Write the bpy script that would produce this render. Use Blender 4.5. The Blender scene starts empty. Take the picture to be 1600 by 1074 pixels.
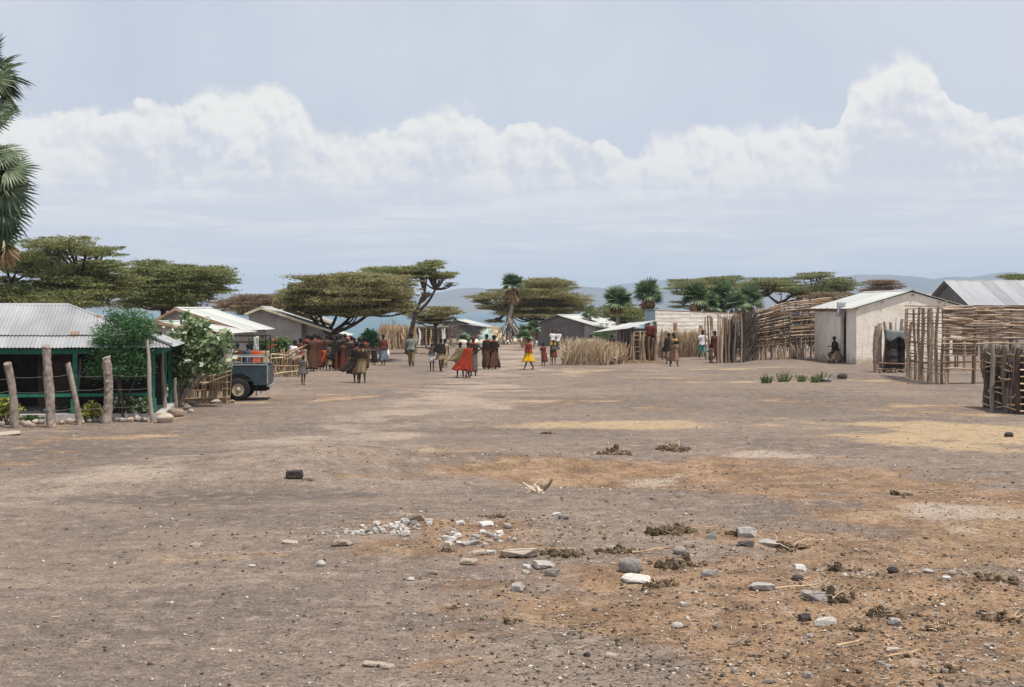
import bpy, math, random
import numpy as np
from mathutils import Vector, Matrix, Euler

rnd = random.Random(7)
rng = np.random.default_rng(11)
scene = bpy.context.scene
C = scene.collection
R = math.radians

# ------------------------------------------------------------------ camera
F = 2222.0          # focal length in photo pixels (50 mm on 36 mm film)
HZ = 484.0          # photo row of the horizon
H = 2.9             # eye height
cam_d = bpy.data.cameras.new('camera'); cam = bpy.data.objects.new('camera', cam_d); C.objects.link(cam)
cam.location = (0, 0, H); cam.rotation_euler = (R(90), 0, 0)
cam_d.lens = 50; cam_d.sensor_width = 36; cam_d.shift_y = -(537 - HZ) / 1600
cam_d.clip_start = 0.1; cam_d.clip_end = 60000
scene.camera = cam

# ------------------------------------------------------------------ sun, sky, exposure
SUN_EL, SUN_AZ = 68.0, 127.0      # azimuth clockwise from +Y (the view direction)
sun_d = bpy.data.lights.new('sun', 'SUN'); sun = bpy.data.objects.new('sun', sun_d); C.objects.link(sun)
sun_d.energy = 4.6; sun_d.angle = R(0.55); sun_d.color = (1.0, 0.945, 0.85)
sdir = Vector((math.sin(R(SUN_AZ)) * math.cos(R(SUN_EL)), math.cos(R(SUN_AZ)) * math.cos(R(SUN_EL)), math.sin(R(SUN_EL))))
sun.rotation_euler = (-sdir).to_track_quat('-Z', 'Y').to_euler()
vs = scene.view_settings
vs.view_transform = 'Standard'; vs.look = 'None'; vs.exposure = 0.1; vs.gamma = 1.0; vs.use_curve_mapping = False
scene.cycles.use_denoising = True
scene.cycles.max_bounces = 6; scene.cycles.diffuse_bounces = 3; scene.cycles.volume_bounces = 0
scene.cycles.transparent_max_bounces = 8


class NT:
    """small helper for writing node trees"""
    def __init__(s, tree): s.t = tree
    def n(s, typ, **kw):
        nd = s.t.nodes.new(typ)
        for k, v in kw.items(): setattr(nd, k, v)
        return nd
    def put(s, sock, v):
        if isinstance(v, bpy.types.NodeSocket): s.t.links.new(v, sock)
        else:
            if hasattr(sock.default_value, '__len__') and not hasattr(v, '__len__'): v = (v,) * len(sock.default_value)
            if hasattr(v, '__len__') and len(v) == 3 and len(sock.default_value) == 4: v = (*v, 1)
            sock.default_value = v
    def m(s, op, a, b=None, c=None, clamp=False):
        nd = s.n('ShaderNodeMath', operation=op, use_clamp=clamp); s.put(nd.inputs[0], a)
        if b is not None: s.put(nd.inputs[1], b)
        if c is not None: s.put(nd.inputs[2], c)
        return nd.outputs[0]
    def mix(s, fac, a, b, mode='MIX'):
        nd = s.n('ShaderNodeMix', data_type='RGBA', blend_type=mode); nd.clamp_factor = True
        s.put(nd.inputs[0], fac); s.put(nd.inputs[6], a); s.put(nd.inputs[7], b); return nd.outputs[2]
    def ss(s, x, lo, hi, a=0.0, b=1.0):
        nd = s.n('ShaderNodeMapRange', interpolation_type='SMOOTHSTEP'); s.put(nd.inputs[0], x)
        s.put(nd.inputs[1], lo); s.put(nd.inputs[2], hi); s.put(nd.inputs[3], a); s.put(nd.inputs[4], b); return nd.outputs[0]
    def noise(s, vec, scale, detail=4, rough=0.55, dist=0.0, out=0):
        nd = s.n('ShaderNodeTexNoise'); s.put(nd.inputs['Vector'], vec); s.put(nd.inputs['Scale'], scale)
        s.put(nd.inputs['Detail'], detail); s.put(nd.inputs['Roughness'], rough); s.put(nd.inputs['Distortion'], dist)
        return nd.outputs[out]
    def vmul(s, vec, v):
        nd = s.n('ShaderNodeVectorMath', operation='MULTIPLY'); s.put(nd.inputs[0], vec); s.put(nd.inputs[1], v); return nd.outputs[0]
    def vadd(s, vec, v):
        nd = s.n('ShaderNodeVectorMath', operation='ADD'); s.put(nd.inputs[0], vec); s.put(nd.inputs[1], v); return nd.outputs[0]
    def comb(s, x, y, z):
        nd = s.n('ShaderNodeCombineXYZ'); s.put(nd.inputs[0], x); s.put(nd.inputs[1], y); s.put(nd.inputs[2], z); return nd.outputs[0]


def build_world():
    w = bpy.data.worlds.new('World'); scene.world = w; w.use_nodes = True
    t = w.node_tree; t.nodes.clear(); k = NT(t)
    sky = k.n('ShaderNodeTexSky', sky_type='NISHITA', sun_disc=False, sun_elevation=R(SUN_EL), sun_rotation=R(SUN_AZ),
              altitude=400, air_density=1.0, dust_density=3.0, ozone_density=1.0)
    base = k.mix(1.0, sky.outputs[0], (0.094, 0.094, 0.094), 'MULTIPLY')
    tc = k.n('ShaderNodeTexCoord'); d = tc.outputs['Generated']
    sp = k.n('ShaderNodeSeparateXYZ'); k.put(sp.inputs[0], d)
    az = k.m('MULTIPLY', k.m('ARCTAN2', sp.outputs[0], sp.outputs[1]), 57.2958)
    el = k.m('MULTIPLY', k.m('ARCSINE', sp.outputs[2]), 57.2958)
    # cumulus bank: height of the cloud tops along the horizon, repeating all round
    prof = [(0, 205), (60, 192), (130, 190), (200, 178), (290, 172), (340, 152), (400, 138), (440, 140), (470, 165), (515, 212),
            (560, 214), (610, 204), (650, 182), (690, 176), (740, 180), (780, 196), (830, 192), (890, 208), (940, 236), (985, 246),
            (1012, 222), (1045, 206), (1130, 203), (1200, 198), (1250, 186), (1292, 212), (1318, 175), (1335, 130), (1400, 106),
            (1450, 122), (1490, 175), (1550, 205), (1600, 212)]
    u = k.m('DIVIDE', k.m('PINGPONG', k.m('ADD', az, 19.8), 39.6), 39.6)
    fc = k.n('ShaderNodeFloatCurve'); cv = fc.mapping.curves[0]
    pts = [((math.degrees(math.atan((px - 800) / F)) + 19.8) / 39.6, math.degrees(math.atan((HZ - py) / F)) / 14) for px, py in prof]
    cv.points[0].location = (0, pts[0][1]); cv.points[1].location = (1, pts[-1][1])
    for p in pts[1:-1]: cv.points.new(*p)
    fc.mapping.update(); k.put(fc.inputs[1], u)
    top = k.m('MULTIPLY', fc.outputs[0], 14)
    def cell(vec, scale, det=3.0, rough=.58):
        vn = k.n('ShaderNodeTexVoronoi', feature='F1', normalize=True); k.put(vn.inputs['Vector'], vec); k.put(vn.inputs['Scale'], scale)
        k.put(vn.inputs['Detail'], det); k.put(vn.inputs['Roughness'], rough); return k.m('SUBTRACT', .5, vn.outputs['Distance'])
    warp = k.n('ShaderNodeTexNoise'); k.put(warp.inputs['Vector'], d); warp.inputs['Scale'].default_value = 26; warp.inputs['Detail'].default_value = 3
    dw = k.vadd(d, k.vmul(k.vadd(warp.outputs[1], (-.5, -.5, -.5)), (.016, .016, .012)))
    puff = cell(dw, 30); puff2 = cell(k.vadd(dw, (.003, -.001, .0055)), 30)
    lump = k.noise(d, 11, 4, .6, .4); wisp = k.noise(d, 70, 5, .65)
    bump = k.m('ADD', k.m('ADD', k.m('MULTIPLY', puff, 2.6), k.m('MULTIPLY', k.m('SUBTRACT', wisp, .5), .8)), k.m('MULTIPLY', k.m('SUBTRACT', lump, .5), .9))
    depth = k.m('ADD', k.m('SUBTRACT', k.m('SUBTRACT', top, .35), el), bump)          # degrees below the cloud top
    soft = k.ss(lump, .42, .62, .10, .8)
    mask = k.ss(depth, -.06, soft)
    light = k.m('ADD', k.m('MULTIPLY', k.m('SUBTRACT', lump, .5), 2.6), k.m('MULTIPLY', k.m('SUBTRACT', puff, puff2), 5.0))
    bright = k.ss(k.m('ADD', k.m('SUBTRACT', .86, k.m('MULTIPLY', depth, .21)), light), -.15, 1.0)
    white = (.88, .862, .82); grey = (.665, .672, .73); lilac = (.625, .66, .745)
    # long flat streaks low down
    sv = k.comb(k.m('MULTIPLY', az, 0.055), k.m('MULTIPLY', el, 0.75), 0.0)
    streak = k.ss(k.noise(sv, 2.4, 4, 0.58, 0.5), 0.42, 0.66)
    low = k.ss(el, 6.2, 3.6)
    haze = k.ss(el, 2.6, 0.2)
    veil = k.m('MULTIPLY', k.noise(d, 4.5, 4, 0.6, 0.3), 0.8)
    col = k.mix(k.m('ADD', 0.52, veil), base, lilac)
    cl = k.mix(bright, grey, white)
    cl = k.mix(k.m('MULTIPLY', low, 0.88), cl, k.mix(streak, (.715, .715, .77), (.85, .835, .83)))
    col = k.mix(k.m('MULTIPLY', mask, 0.96), col, cl)
    col = k.mix(k.m('MULTIPLY', haze, 0.75), col, (.90, .88, .875))
    bg = k.n('ShaderNodeBackground'); k.put(bg.inputs[0], col); bg.inputs[1].default_value = 1.0
    o = k.n('ShaderNodeOutputWorld'); t.links.new(bg.outputs[0], o.inputs[0])
build_world()

# ------------------------------------------------------------------ noise and ground height
_lat = np.random.default_rng(3).random((256, 256))
def vnoise(x, y):
    x = np.asarray(x, float); y = np.asarray(y, float)
    xi = np.floor(x).astype(int); yi = np.floor(y).astype(int); fx = x - xi; fy = y - yi
    fx = fx * fx * (3 - 2 * fx); fy = fy * fy * (3 - 2 * fy)
    a = _lat[xi % 256, yi % 256]; b = _lat[(xi + 1) % 256, yi % 256]; c = _lat[xi % 256, (yi + 1) % 256]; d = _lat[(xi + 1) % 256, (yi + 1) % 256]
    return (a * (1 - fx) + b * fx) * (1 - fy) + (c * (1 - fx) + d * fx) * fy - 0.5
def fbm(x, y, s, o=4):
    r = 0; a = 1.0
    for i in range(o):
        r = r + a * vnoise(x / s + 17.3 * i, y / s + 9.1 * i); a *= 0.5; s *= 0.5
    return r
def sstep(x, a, b):
    t = np.clip((x - a) / (b - a), 0, 1); return t * t * (3 - 2 * t)
def blob(x, y, cx, cy, rx, ry):
    return np.exp(-(((x - cx) / rx) ** 2 + ((y - cy) / ry) ** 2))
LAKE_Z = -8.0
def gz(x, y):
    x = np.asarray(x, float); y = np.asarray(y, float)
    z = 0.10 * fbm(x, y, 9.0, 4) * sstep(np.abs(y - 20), 200, 20)
    z = z + 0.36 * blob(x, y, -3.2, 26.4, 2.4, 1.2) + 0.12 * blob(x, y, .6, 27.6, 2.0, .8) + 0.10 * blob(x, y, -5.5, 25.0, 3.0, 2.2)
    z = z - 0.24 * blob(x, y, 2.0, 25.0, 2.6, 1.3) + .14 * blob(x, y, 3.4, 30.5, 3.5, 1.3) - .10 * blob(x, y, -4, 22.6, 5, .9) + 0.10 * blob(x, y, 1.5, 21.6, 3.6, 1.2)
    z = z + 0.13 * blob(x, y, -0.9, 19.2, 1.9, 0.9) + 0.10 * blob(x, y, 1.2, 17.6, 2.6, 1.1) + 0.10 * blob(x, y, 3.6, 14.6, 2.2, 1.5)
    z = z + 0.22 * blob(x, y, 12.6, 60.5, 4.5, 1.6) + 0.12 * sstep(y, 60, 75) * sstep(x, 8, 14)
    rough = 0.045 * fbm(x, y, 0.55, 3) * (0.35 + 1.3 * np.clip(blob(x, y, 2.0, 16.5, 3.5, 3.5) + blob(x, y, 6, 15, 3, 4), 0, 1)) * sstep(y, 60, 25)
    z = z + rough
    z = z - 16.0 * sstep(y, 140, 420) + 0.0 * x
    return z
def g1(x, y): return float(gz(x, y))
def G(px, py):
    """ground point seen at a photo pixel"""
    k = (py - HZ) / F; Y = H / max(k, 1e-4)
    for _ in range(25):
        Y2 = (H - g1((px - 800) / F * Y, Y)) / k; Y = 0.5 * Y + 0.5 * Y2
    x = (px - 800) / F * Y
    return Vector((x, Y, g1(x, Y)))
def P(px, py, Y): return Vector(((px - 800) / F * Y, Y, H - (py - HZ) / F * Y))
def on(x, y): return Vector((x, y, g1(x, y)))

# ------------------------------------------------------------------ materials
def material(name, cols, scale=4.0, detail=5, rough=0.85, bump=0.0, bscale=None, bdist=0.02, stretch=(1, 1, 1), coord='Object',
             island=0.0, objrand=0.0, spec=0.25, metal=0.0, translucent=0.0, speck=None, foot=None):
    m = bpy.data.materials.new(name); m.use_nodes = True; t = m.node_tree; t.nodes.clear(); k = NT(t)
    tc = k.n('ShaderNodeTexCoord'); geo = k.n('ShaderNodeNewGeometry')
    v = geo.outputs['Position'] if coord == 'World' else tc.outputs[coord]
    v = k.vmul(v, stretch)
    f = k.noise(v, scale, detail, 0.6)
    if island: f = k.m('ADD', f, k.m('MULTIPLY', k.m('SUBTRACT', geo.outputs['Random Per Island'], 0.5), island))
    if objrand:
        oi = k.n('ShaderNodeObjectInfo'); f = k.m('ADD', f, k.m('MULTIPLY', k.m('SUBTRACT', oi.outputs['Random'], 0.5), objrand))
    cr = k.n('ShaderNodeValToRGB'); k.put(cr.inputs[0], f); e = cr.color_ramp.elements
    n = len(cols); e[0].position = 0.28; e[0].color = (*cols[0], 1); e[1].position = 0.72; e[1].color = (*cols[-1], 1)
    for i in range(1, n - 1):
        q = e.new(0.28 + 0.44 * i / (n - 1)); q.color = (*cols[i], 1)
    col = cr.outputs[0]
    if speck:
        sc, thr, c2 = speck
        col = k.mix(k.ss(k.noise(v, sc, 3, 0.6), thr, thr + 0.06), col, c2)
    if foot:      # mud splashed and rubbed on the lower wall, streaks below the eave
        sp = k.n('ShaderNodeSeparateXYZ'); k.put(sp.inputs[0], tc.outputs['Object']); nz = k.noise(tc.outputs['Object'], 3.0, 5, .65)
        col = k.mix(k.m('MULTIPLY', k.ss(k.m('ADD', sp.outputs[2], k.m('MULTIPLY', k.m('SUBTRACT', .5, nz), 1.6)), .55, .0), .75), col, foot)
        stv = k.vmul(tc.outputs['Object'], (5, 5, .35)); col = k.mix(k.m('MULTIPLY', k.ss(k.noise(stv, 1.0, 4, .6), .56, .72), .35), col, foot)
    p = k.n('ShaderNodeBsdfPrincipled'); k.put(p.inputs['Base Color'], col); p.inputs['Roughness'].default_value = rough
    p.inputs['Specular IOR Level'].default_value = spec; p.inputs['Metallic'].default_value = metal
    if bump:
        bn = k.n('ShaderNodeBump'); bn.inputs['Strength'].default_value = bump; bn.inputs['Distance'].default_value = bdist
        k.put(bn.inputs['Height'], k.noise(v, bscale or scale * 4, 5, 0.65)); t.links.new(bn.outputs[0], p.inputs['Normal'])
    sh = p.outputs[0]
    if translucent:
        tr = k.n('ShaderNodeBsdfTranslucent'); k.put(tr.inputs[0], col); mx = k.n('ShaderNodeMixShader'); mx.inputs[0].default_value = translucent
        t.links.new(sh, mx.inputs[1]); t.links.new(tr.outputs[0], mx.inputs[2]); sh = mx.outputs[0]
    o = k.n('ShaderNodeOutputMaterial'); t.links.new(sh, o.inputs[0])
    return m

M = {}
M['bark_pale'] = material('bark_pale', [(.16, .125, .105), (.30, .25, .215), (.42, .36, .31)], 9, stretch=(1, 1, .35), bump=.8, bscale=26, objrand=.35)
M['bark_dark'] = material('bark_dark', [(.045, .032, .025), (.10, .075, .06), (.17, .135, .11)], 8, stretch=(1, 1, .3), bump=.8, bscale=20, objrand=.2)
M['stick'] = material('stick', [(.16, .10, .06), (.32, .222, .145), (.47, .355, .255)], 3, objrand=.55, bump=.4, bscale=30)
M['stick_grey'] = material('stick_grey', [(.15, .10, .072), (.28, .205, .15), (.41, .32, .25)], 3, objrand=.6, bump=.4, bscale=30)
M['stick_tan'] = material('stick_tan', [(.28, .19, .11), (.46, .33, .20), (.60, .46, .31)], 3, objrand=.5, bump=.3, bscale=30)
M['stick_dark'] = material('stick_dark', [(.07, .05, .04), (.13, .10, .08), (.20, .16, .13)], 3, objrand=.5, bump=.4, bscale=30)
M['straw'] = material('straw', [(.40, .29, .17), (.66, .51, .335), (.80, .68, .51)], 1.2, island=.7)
M['reed'] = material('reed', [(.34, .23, .135), (.58, .43, .27), (.74, .59, .41)], 1.2, island=.7)
M['brush'] = material('brush', [(.045, .035, .028), (.10, .08, .062), (.17, .14, .11)], 1.5, island=.7)
M['metal_roof'] = material('metal_roof', [(.25, .25, .26), (.33, .335, .345), (.42, .425, .43)], .9, rough=.5, spec=.4, metal=.12, objrand=.28,
                           stretch=(1, .22, 1), speck=(1.4, .645, (.27, .17, .12)))
M['pale_roof'] = material('pale_roof', [(.38, .39, .37), (.47, .48, .45), (.55, .56, .53)], .8, rough=.5, spec=.4, metal=.05, objrand=.25,
                          stretch=(1, .25, 1), speck=(1.8, .69, (.42, .33, .24)))
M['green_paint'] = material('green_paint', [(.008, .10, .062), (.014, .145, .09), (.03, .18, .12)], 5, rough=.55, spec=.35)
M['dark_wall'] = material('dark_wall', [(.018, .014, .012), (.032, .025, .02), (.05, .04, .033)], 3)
M['white_plaster'] = material('white_plaster', [(.64, .575, .48), (.79, .73, .635), (.86, .81, .72)], 1.6, bump=.55, bscale=9, bdist=.05, foot=(.36, .27, .19))
M['grey_plaster'] = material('grey_plaster', [(.26, .24, .225), (.345, .32, .30), (.42, .395, .375)], 1.3, bump=.4, bscale=8, bdist=.04)
M['dark_plaster'] = material('dark_plaster', [(.12, .11, .105), (.16, .15, .143), (.21, .20, .19)], 1.3, bump=.4, bscale=8, bdist=.04, speck=(1.1, .64, (.30, .28, .27)))
M['timber'] = material('timber', [(.22, .13, .08), (.36, .23, .15), (.46, .32, .22)], 4, stretch=(.3, 1, 1), objrand=.3)
M['fascia'] = material('fascia', [(.42, .36, .25), (.58, .52, .38), (.68, .62, .48)], 3, stretch=(1, .3, 1))
M['wire'] = material('wire', [(.10, .09, .085), (.16, .15, .14)], 5, rough=.6)
M['stone_tan'] = material('stone_tan', [(.22, .17, .13), (.36, .29, .23), (.47, .40, .33)], 3, objrand=.4, bump=.6, bscale=10)
M['stone_white'] = material('stone_white', [(.36, .325, .285), (.50, .47, .43), (.62, .59, .55)], 3, objrand=.35, bump=.5, bscale=10)
M['stone_grey'] = material('stone_grey', [(.20, .175, .165), (.33, .30, .28), (.44, .41, .385)], 3, objrand=.4, bump=.6, bscale=10)
M['stone_dark'] = material('stone_dark', [(.035, .03, .028), (.07, .06, .055), (.13, .115, .105)], 3, objrand=.3, bump=.7, bscale=10)
M['dung'] = material('dung', [(.05, .033, .02), (.115, .08, .048), (.21, .155, .10)], 5, bump=1, bscale=16, bdist=.04, island=.3)
M['bone_wood'] = material('bone_wood', [(.36, .27, .18), (.56, .45, .33), (.70, .60, .47)], 4, bump=.6, bscale=14)
M['cloth_white'] = material('cloth_white', [(.55, .53, .52), (.72, .70, .69)], 3)
M['skin'] = material('skin', [(.028, .017, .012), (.045, .028, .020), (.065, .042, .031)], 3, rough=.55, spec=.35)
M['hair'] = material('hair', [(.008, .007, .006), (.018, .015, .013)], 20)
M['eye'] = material('eye', [(.5, .46, .42), (.6, .56, .52)], 8, rough=.3)

def leafmat(name, a, b, c, tr=.3, isl=.6):
    return material(name, [a, b, c], .55, detail=3, rough=.6, spec=.25, island=isl, translucent=tr, coord='World')
M['acacia'] = leafmat('acacia', (.165, .158, .062), (.28, .262, .115), (.38, .34, .18), .42)
M['acacia_green'] = leafmat('acacia_green', (.13, .155, .052), (.235, .26, .10), (.34, .35, .16), .42)
M['acacia_brown'] = leafmat('acacia_brown', (.15, .105, .06), (.26, .187, .115), (.37, .28, .19), .42)
M['acacia_far'] = leafmat('acacia_far', (.14, .155, .065), (.25, .265, .12), (.34, .34, .18), .42)
M['shrub_green'] = leafmat('shrub_green', (.03, .092, .032), (.072, .178, .066), (.15, .275, .125), .4)
M['calotropis'] = leafmat('calotropis', (.09, .155, .055), (.24, .33, .15), (.52, .57, .38), .38, .9)
M['bush'] = leafmat('bush', (.04, .085, .026), (.10, .17, .052), (.20, .27, .10), .35)
M['yellow_bush'] = leafmat('yellow_bush', (.15, .18, .03), (.34, .36, .075), (.50, .49, .13), .35)
M['flower'] = material('flower', [(.75, .74, .68), (.82, .82, .78)], 3)
M['flower_yellow'] = material('flower_yellow', [(.6, .4, .05), (.7, .5, .1)], 3)
M['thorn'] = leafmat('thorn', (.14, .09, .065), (.23, .165, .125), (.32, .24, .19), .15)
M['palm'] = material('palm', [(.06, .105, .045), (.14, .21, .10), (.27, .33, .19)], 2, rough=.45, spec=.4, island=.35, objrand=.4, translucent=.2)
M['palm_near'] = material('palm_near', [(.028, .052, .022), (.07, .11, .05), (.17, .21, .12)], 2, rough=.45, spec=.4, island=.5, objrand=.5, translucent=.2)
M['palm_dead'] = material('palm_dead', [(.16, .10, .05), (.30, .20, .11), (.44, .32, .19)], 2, island=.4, objrand=.4)
M['aloe'] = leafmat('aloe', (.05, .09, .03), (.11, .16, .055), (.21, .24, .10), .2)
# ------------------------------------------------------------------ mesh helpers
class MB:
    def __init__(s): s.v = []; s.f = []; s.m = []
    def add(s, v, f, m=0):
        b = len(s.v); s.v += [tuple(p) for p in v]; s.f += [tuple(i + b for i in q) for q in f]; s.m += [m] * len(f); return s
    def box(s, c, d, rot=None, m=0):
        x, y, z = d[0] / 2, d[1] / 2, d[2] / 2
        v = [Vector(p) for p in ((-x, -y, -z), (x, -y, -z), (x, y, -z), (-x, y, -z), (-x, -y, z), (x, -y, z), (x, y, z), (-x, y, z))]
        if rot is not None:
            r = Euler(rot).to_matrix(); v = [r @ p for p in v]
        v = [p + Vector(c) for p in v]
        return s.add(v, [(0, 3, 2, 1), (4, 5, 6, 7), (0, 1, 5, 4), (1, 2, 6, 5), (2, 3, 7, 6), (3, 0, 4, 7)], m)
    def tube(s, path, rad, n=8, m=0, jit=0.0):
        path = [Vector(p) for p in path]; vs = []; fs = []; k = len(path)
        if not hasattr(rad, '__len__'): rad = [rad] * k
        ref = None
        for i, p in enumerate(path):
            t = (path[min(i + 1, k - 1)] - path[max(i - 1, 0)]).normalized()
            if ref is None: ref = Vector((1, 0, 0)) if abs(t.x) < .8 else Vector((0, 1, 0))
            a = (ref - t * ref.dot(t)).normalized(); b = t.cross(a); ref = a
            for j in range(n):
                th = 2 * math.pi * j / n; r = rad[i] * (1 + jit * (rnd.random() - .5))
                vs.append(p + (a * math.cos(th) + b * math.sin(th)) * r)
        for i in range(k - 1):
            for j in range(n):
                fs.append((i * n + j, i * n + (j + 1) % n, (i + 1) * n + (j + 1) % n, (i + 1) * n + j))
        fs.append(tuple(reversed(range(n)))); fs.append(tuple((k - 1) * n + j for j in range(n)))
        return s.add(vs, fs, m)
    def loft(s, rings, m=0, cap=True, close=True):
        n = len(rings[0]); vs = [p for r in rings for p in r]; fs = []
        for i in range(len(rings) - 1):
            for j in range(n if close else n - 1):
                fs.append((i * n + j, i * n + (j + 1) % n, (i + 1) * n + (j + 1) % n, (i + 1) * n + j))
        if cap: fs.append(tuple(reversed(range(n)))); fs.append(tuple((len(rings) - 1) * n + j for j in range(n)))
        return s.add(vs, fs, m)
    def ellipsoid(s, c, r, nu=12, nv=8, m=0, fn=None):
        c = Vector(c); rings = []
        for i in range(nv + 1):
            ph = math.pi * (0.02 + 0.96 * i / nv) - math.pi / 2
            ring = []
            for j in range(nu):
                th = 2 * math.pi * j / nu
                p = Vector((math.cos(ph) * math.cos(th), math.cos(ph) * math.sin(th), math.sin(ph)))
                k = fn(p) if fn else 1.0
                ring.append(c + Vector((p.x * r[0], p.y * r[1], p.z * r[2])) * k)
            rings.append(ring)
        return s.loft(rings, m)
    def mesh(s, name, mats, smooth=False):
        me = bpy.data.meshes.new(name); me.from_pydata(s.v, [], s.f); me.update()
        for mt in (mats if isinstance(mats, (list, tuple)) else [mats]): me.materials.append(mt)
        if any(s.m): me.polygons.foreach_set('material_index', s.m)
        if smooth: me.polygons.foreach_set('use_smooth', [True] * len(me.polygons))
        return me

def npmesh(name, v, quads, mats, smooth=False):
    """mesh from arrays: quads is (n,4) or (n,3)"""
    me = bpy.data.meshes.new(name); n, k = quads.shape
    me.vertices.add(len(v)); me.vertices.foreach_set('co', np.asarray(v, np.float32).ravel())
    me.loops.add(n * k); me.loops.foreach_set('vertex_index', quads.astype(np.int32).ravel())
    me.polygons.add(n); me.polygons.foreach_set('loop_start', np.arange(0, n * k, k, dtype=np.int32))
    me.update(calc_edges=True); me.validate()
    for mt in (mats if isinstance(mats, (list, tuple)) else [mats]): me.materials.append(mt)
    if smooth: me.polygons.foreach_set('use_smooth', np.ones(n, bool))
    return me

def link(name, data, parent=None, loc=(0, 0, 0), rot=(0, 0, 0), scale=(1, 1, 1)):
    o = bpy.data.objects.new(name, data); C.objects.link(o); o.location = loc; o.rotation_euler = rot; o.scale = scale
    if parent: o.parent = parent
    return o
def tag(o, label, cat, group=None):
    o['label'] = label; o['category'] = cat
    if group: o['group'] = group
    return o
def thing(name, label, cat, loc=(0, 0, 0), rz=0.0, group=None):
    o = link(name, None, None, loc, (0, 0, rz)); o.empty_display_size = .2
    return tag(o, label, cat, group)
def part(name, mb, mats, parent, smooth=False, **kw): return link(name, mb.mesh(name, mats, smooth), parent, **kw)
def kind(o, k): o['kind'] = k; return o

# shared stick meshes: length 1 along +Z, radius 1
STK = []
def _sticks():
    for i in range(7):
        mb = MB(); a = [rnd.uniform(-1, 1) for _ in range(4)]; rings = []
        for j in range(7):
            t = j / 6; r = (1.1 - .3 * t) * rnd.uniform(.88, 1.12)
            cx = 1.1 * a[0] * math.sin(t * 3.1) + .6 * a[1] * math.sin(t * 7); cy = 1.1 * a[2] * math.sin(t * 3.1) + .6 * a[3] * math.sin(t * 6)
            rings.append([(cx + r * math.cos(k * 1.0472), cy + r * math.sin(k * 1.0472), t) for k in range(6)])
        mb.loft(rings); STK.append(mb)
_sticks(); _stkmesh = {}
def stick(parent, a, b, r, mat='stick', name='stick', i=None):
    """one straight-ish stick from a to b (parent's local space), shared mesh"""
    a = Vector(a); b = Vector(b); d = b - a; i = rnd.randrange(7) if i is None else i
    key = (i, mat)
    if key not in _stkmesh: _stkmesh[key] = STK[i].mesh('stick', M[mat], True)
    o = bpy.data.objects.new(name, _stkmesh[key]); C.objects.link(o); o.parent = parent
    q = d.to_track_quat('Z', 'Y') @ Euler((0, 0, rnd.uniform(0, 6.28))).to_quaternion()
    o.rotation_mode = 'QUATERNION'; o.rotation_quaternion = q; o.location = a; o.scale = (r, r, d.length)
    return o

# corrugated sheet, shared per size
_sheets = {}
def sheet(parent, O, u, v, width, length, mat, pitch=.1, amp=.011, name='roof_sheet'):
    """corrugated sheet: O corner, u across the waves, v along them (unit vectors, local)"""
    key = (round(width, 3), round(length, 3), mat, pitch)
    if key not in _sheets:
        nw = max(2, round(width / pitch)); ns = nw * 6; mb = MB(); rows = []
        for t in (0, .25, .5, .75, 1):
            rows.append([(width * 1.02 * i / ns, length * t, amp * math.sin(2 * math.pi * nw * i / ns)) for i in range(ns + 1)])
        mb.loft(rows, 0, False, False); _sheets[key] = mb.mesh('roof_sheet', M[mat], True)
    u = Vector(u).normalized(); v = Vector(v).normalized(); n = u.cross(v)
    o = bpy.data.objects.new(name, _sheets[key]); C.objects.link(o); o.parent = parent
    m = Matrix((u, v, n)).transposed().to_4x4(); m.translation = Vector(O) + n * rnd.uniform(0, .012)
    o.matrix_local = m
    return o
def slope(parent, O, u, v, wide, length, mat, sw=.8, name='roof_sheet', **kw):
    k = max(1, round(wide / sw)); w = wide / k; u = Vector(u).normalized()
    for i in range(k):
        sheet(parent, Vector(O) + u * (w * i) + Vector(v).normalized() * rnd.uniform(-.03, .03), u, v, w, length, mat, name=name, **kw)

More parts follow.
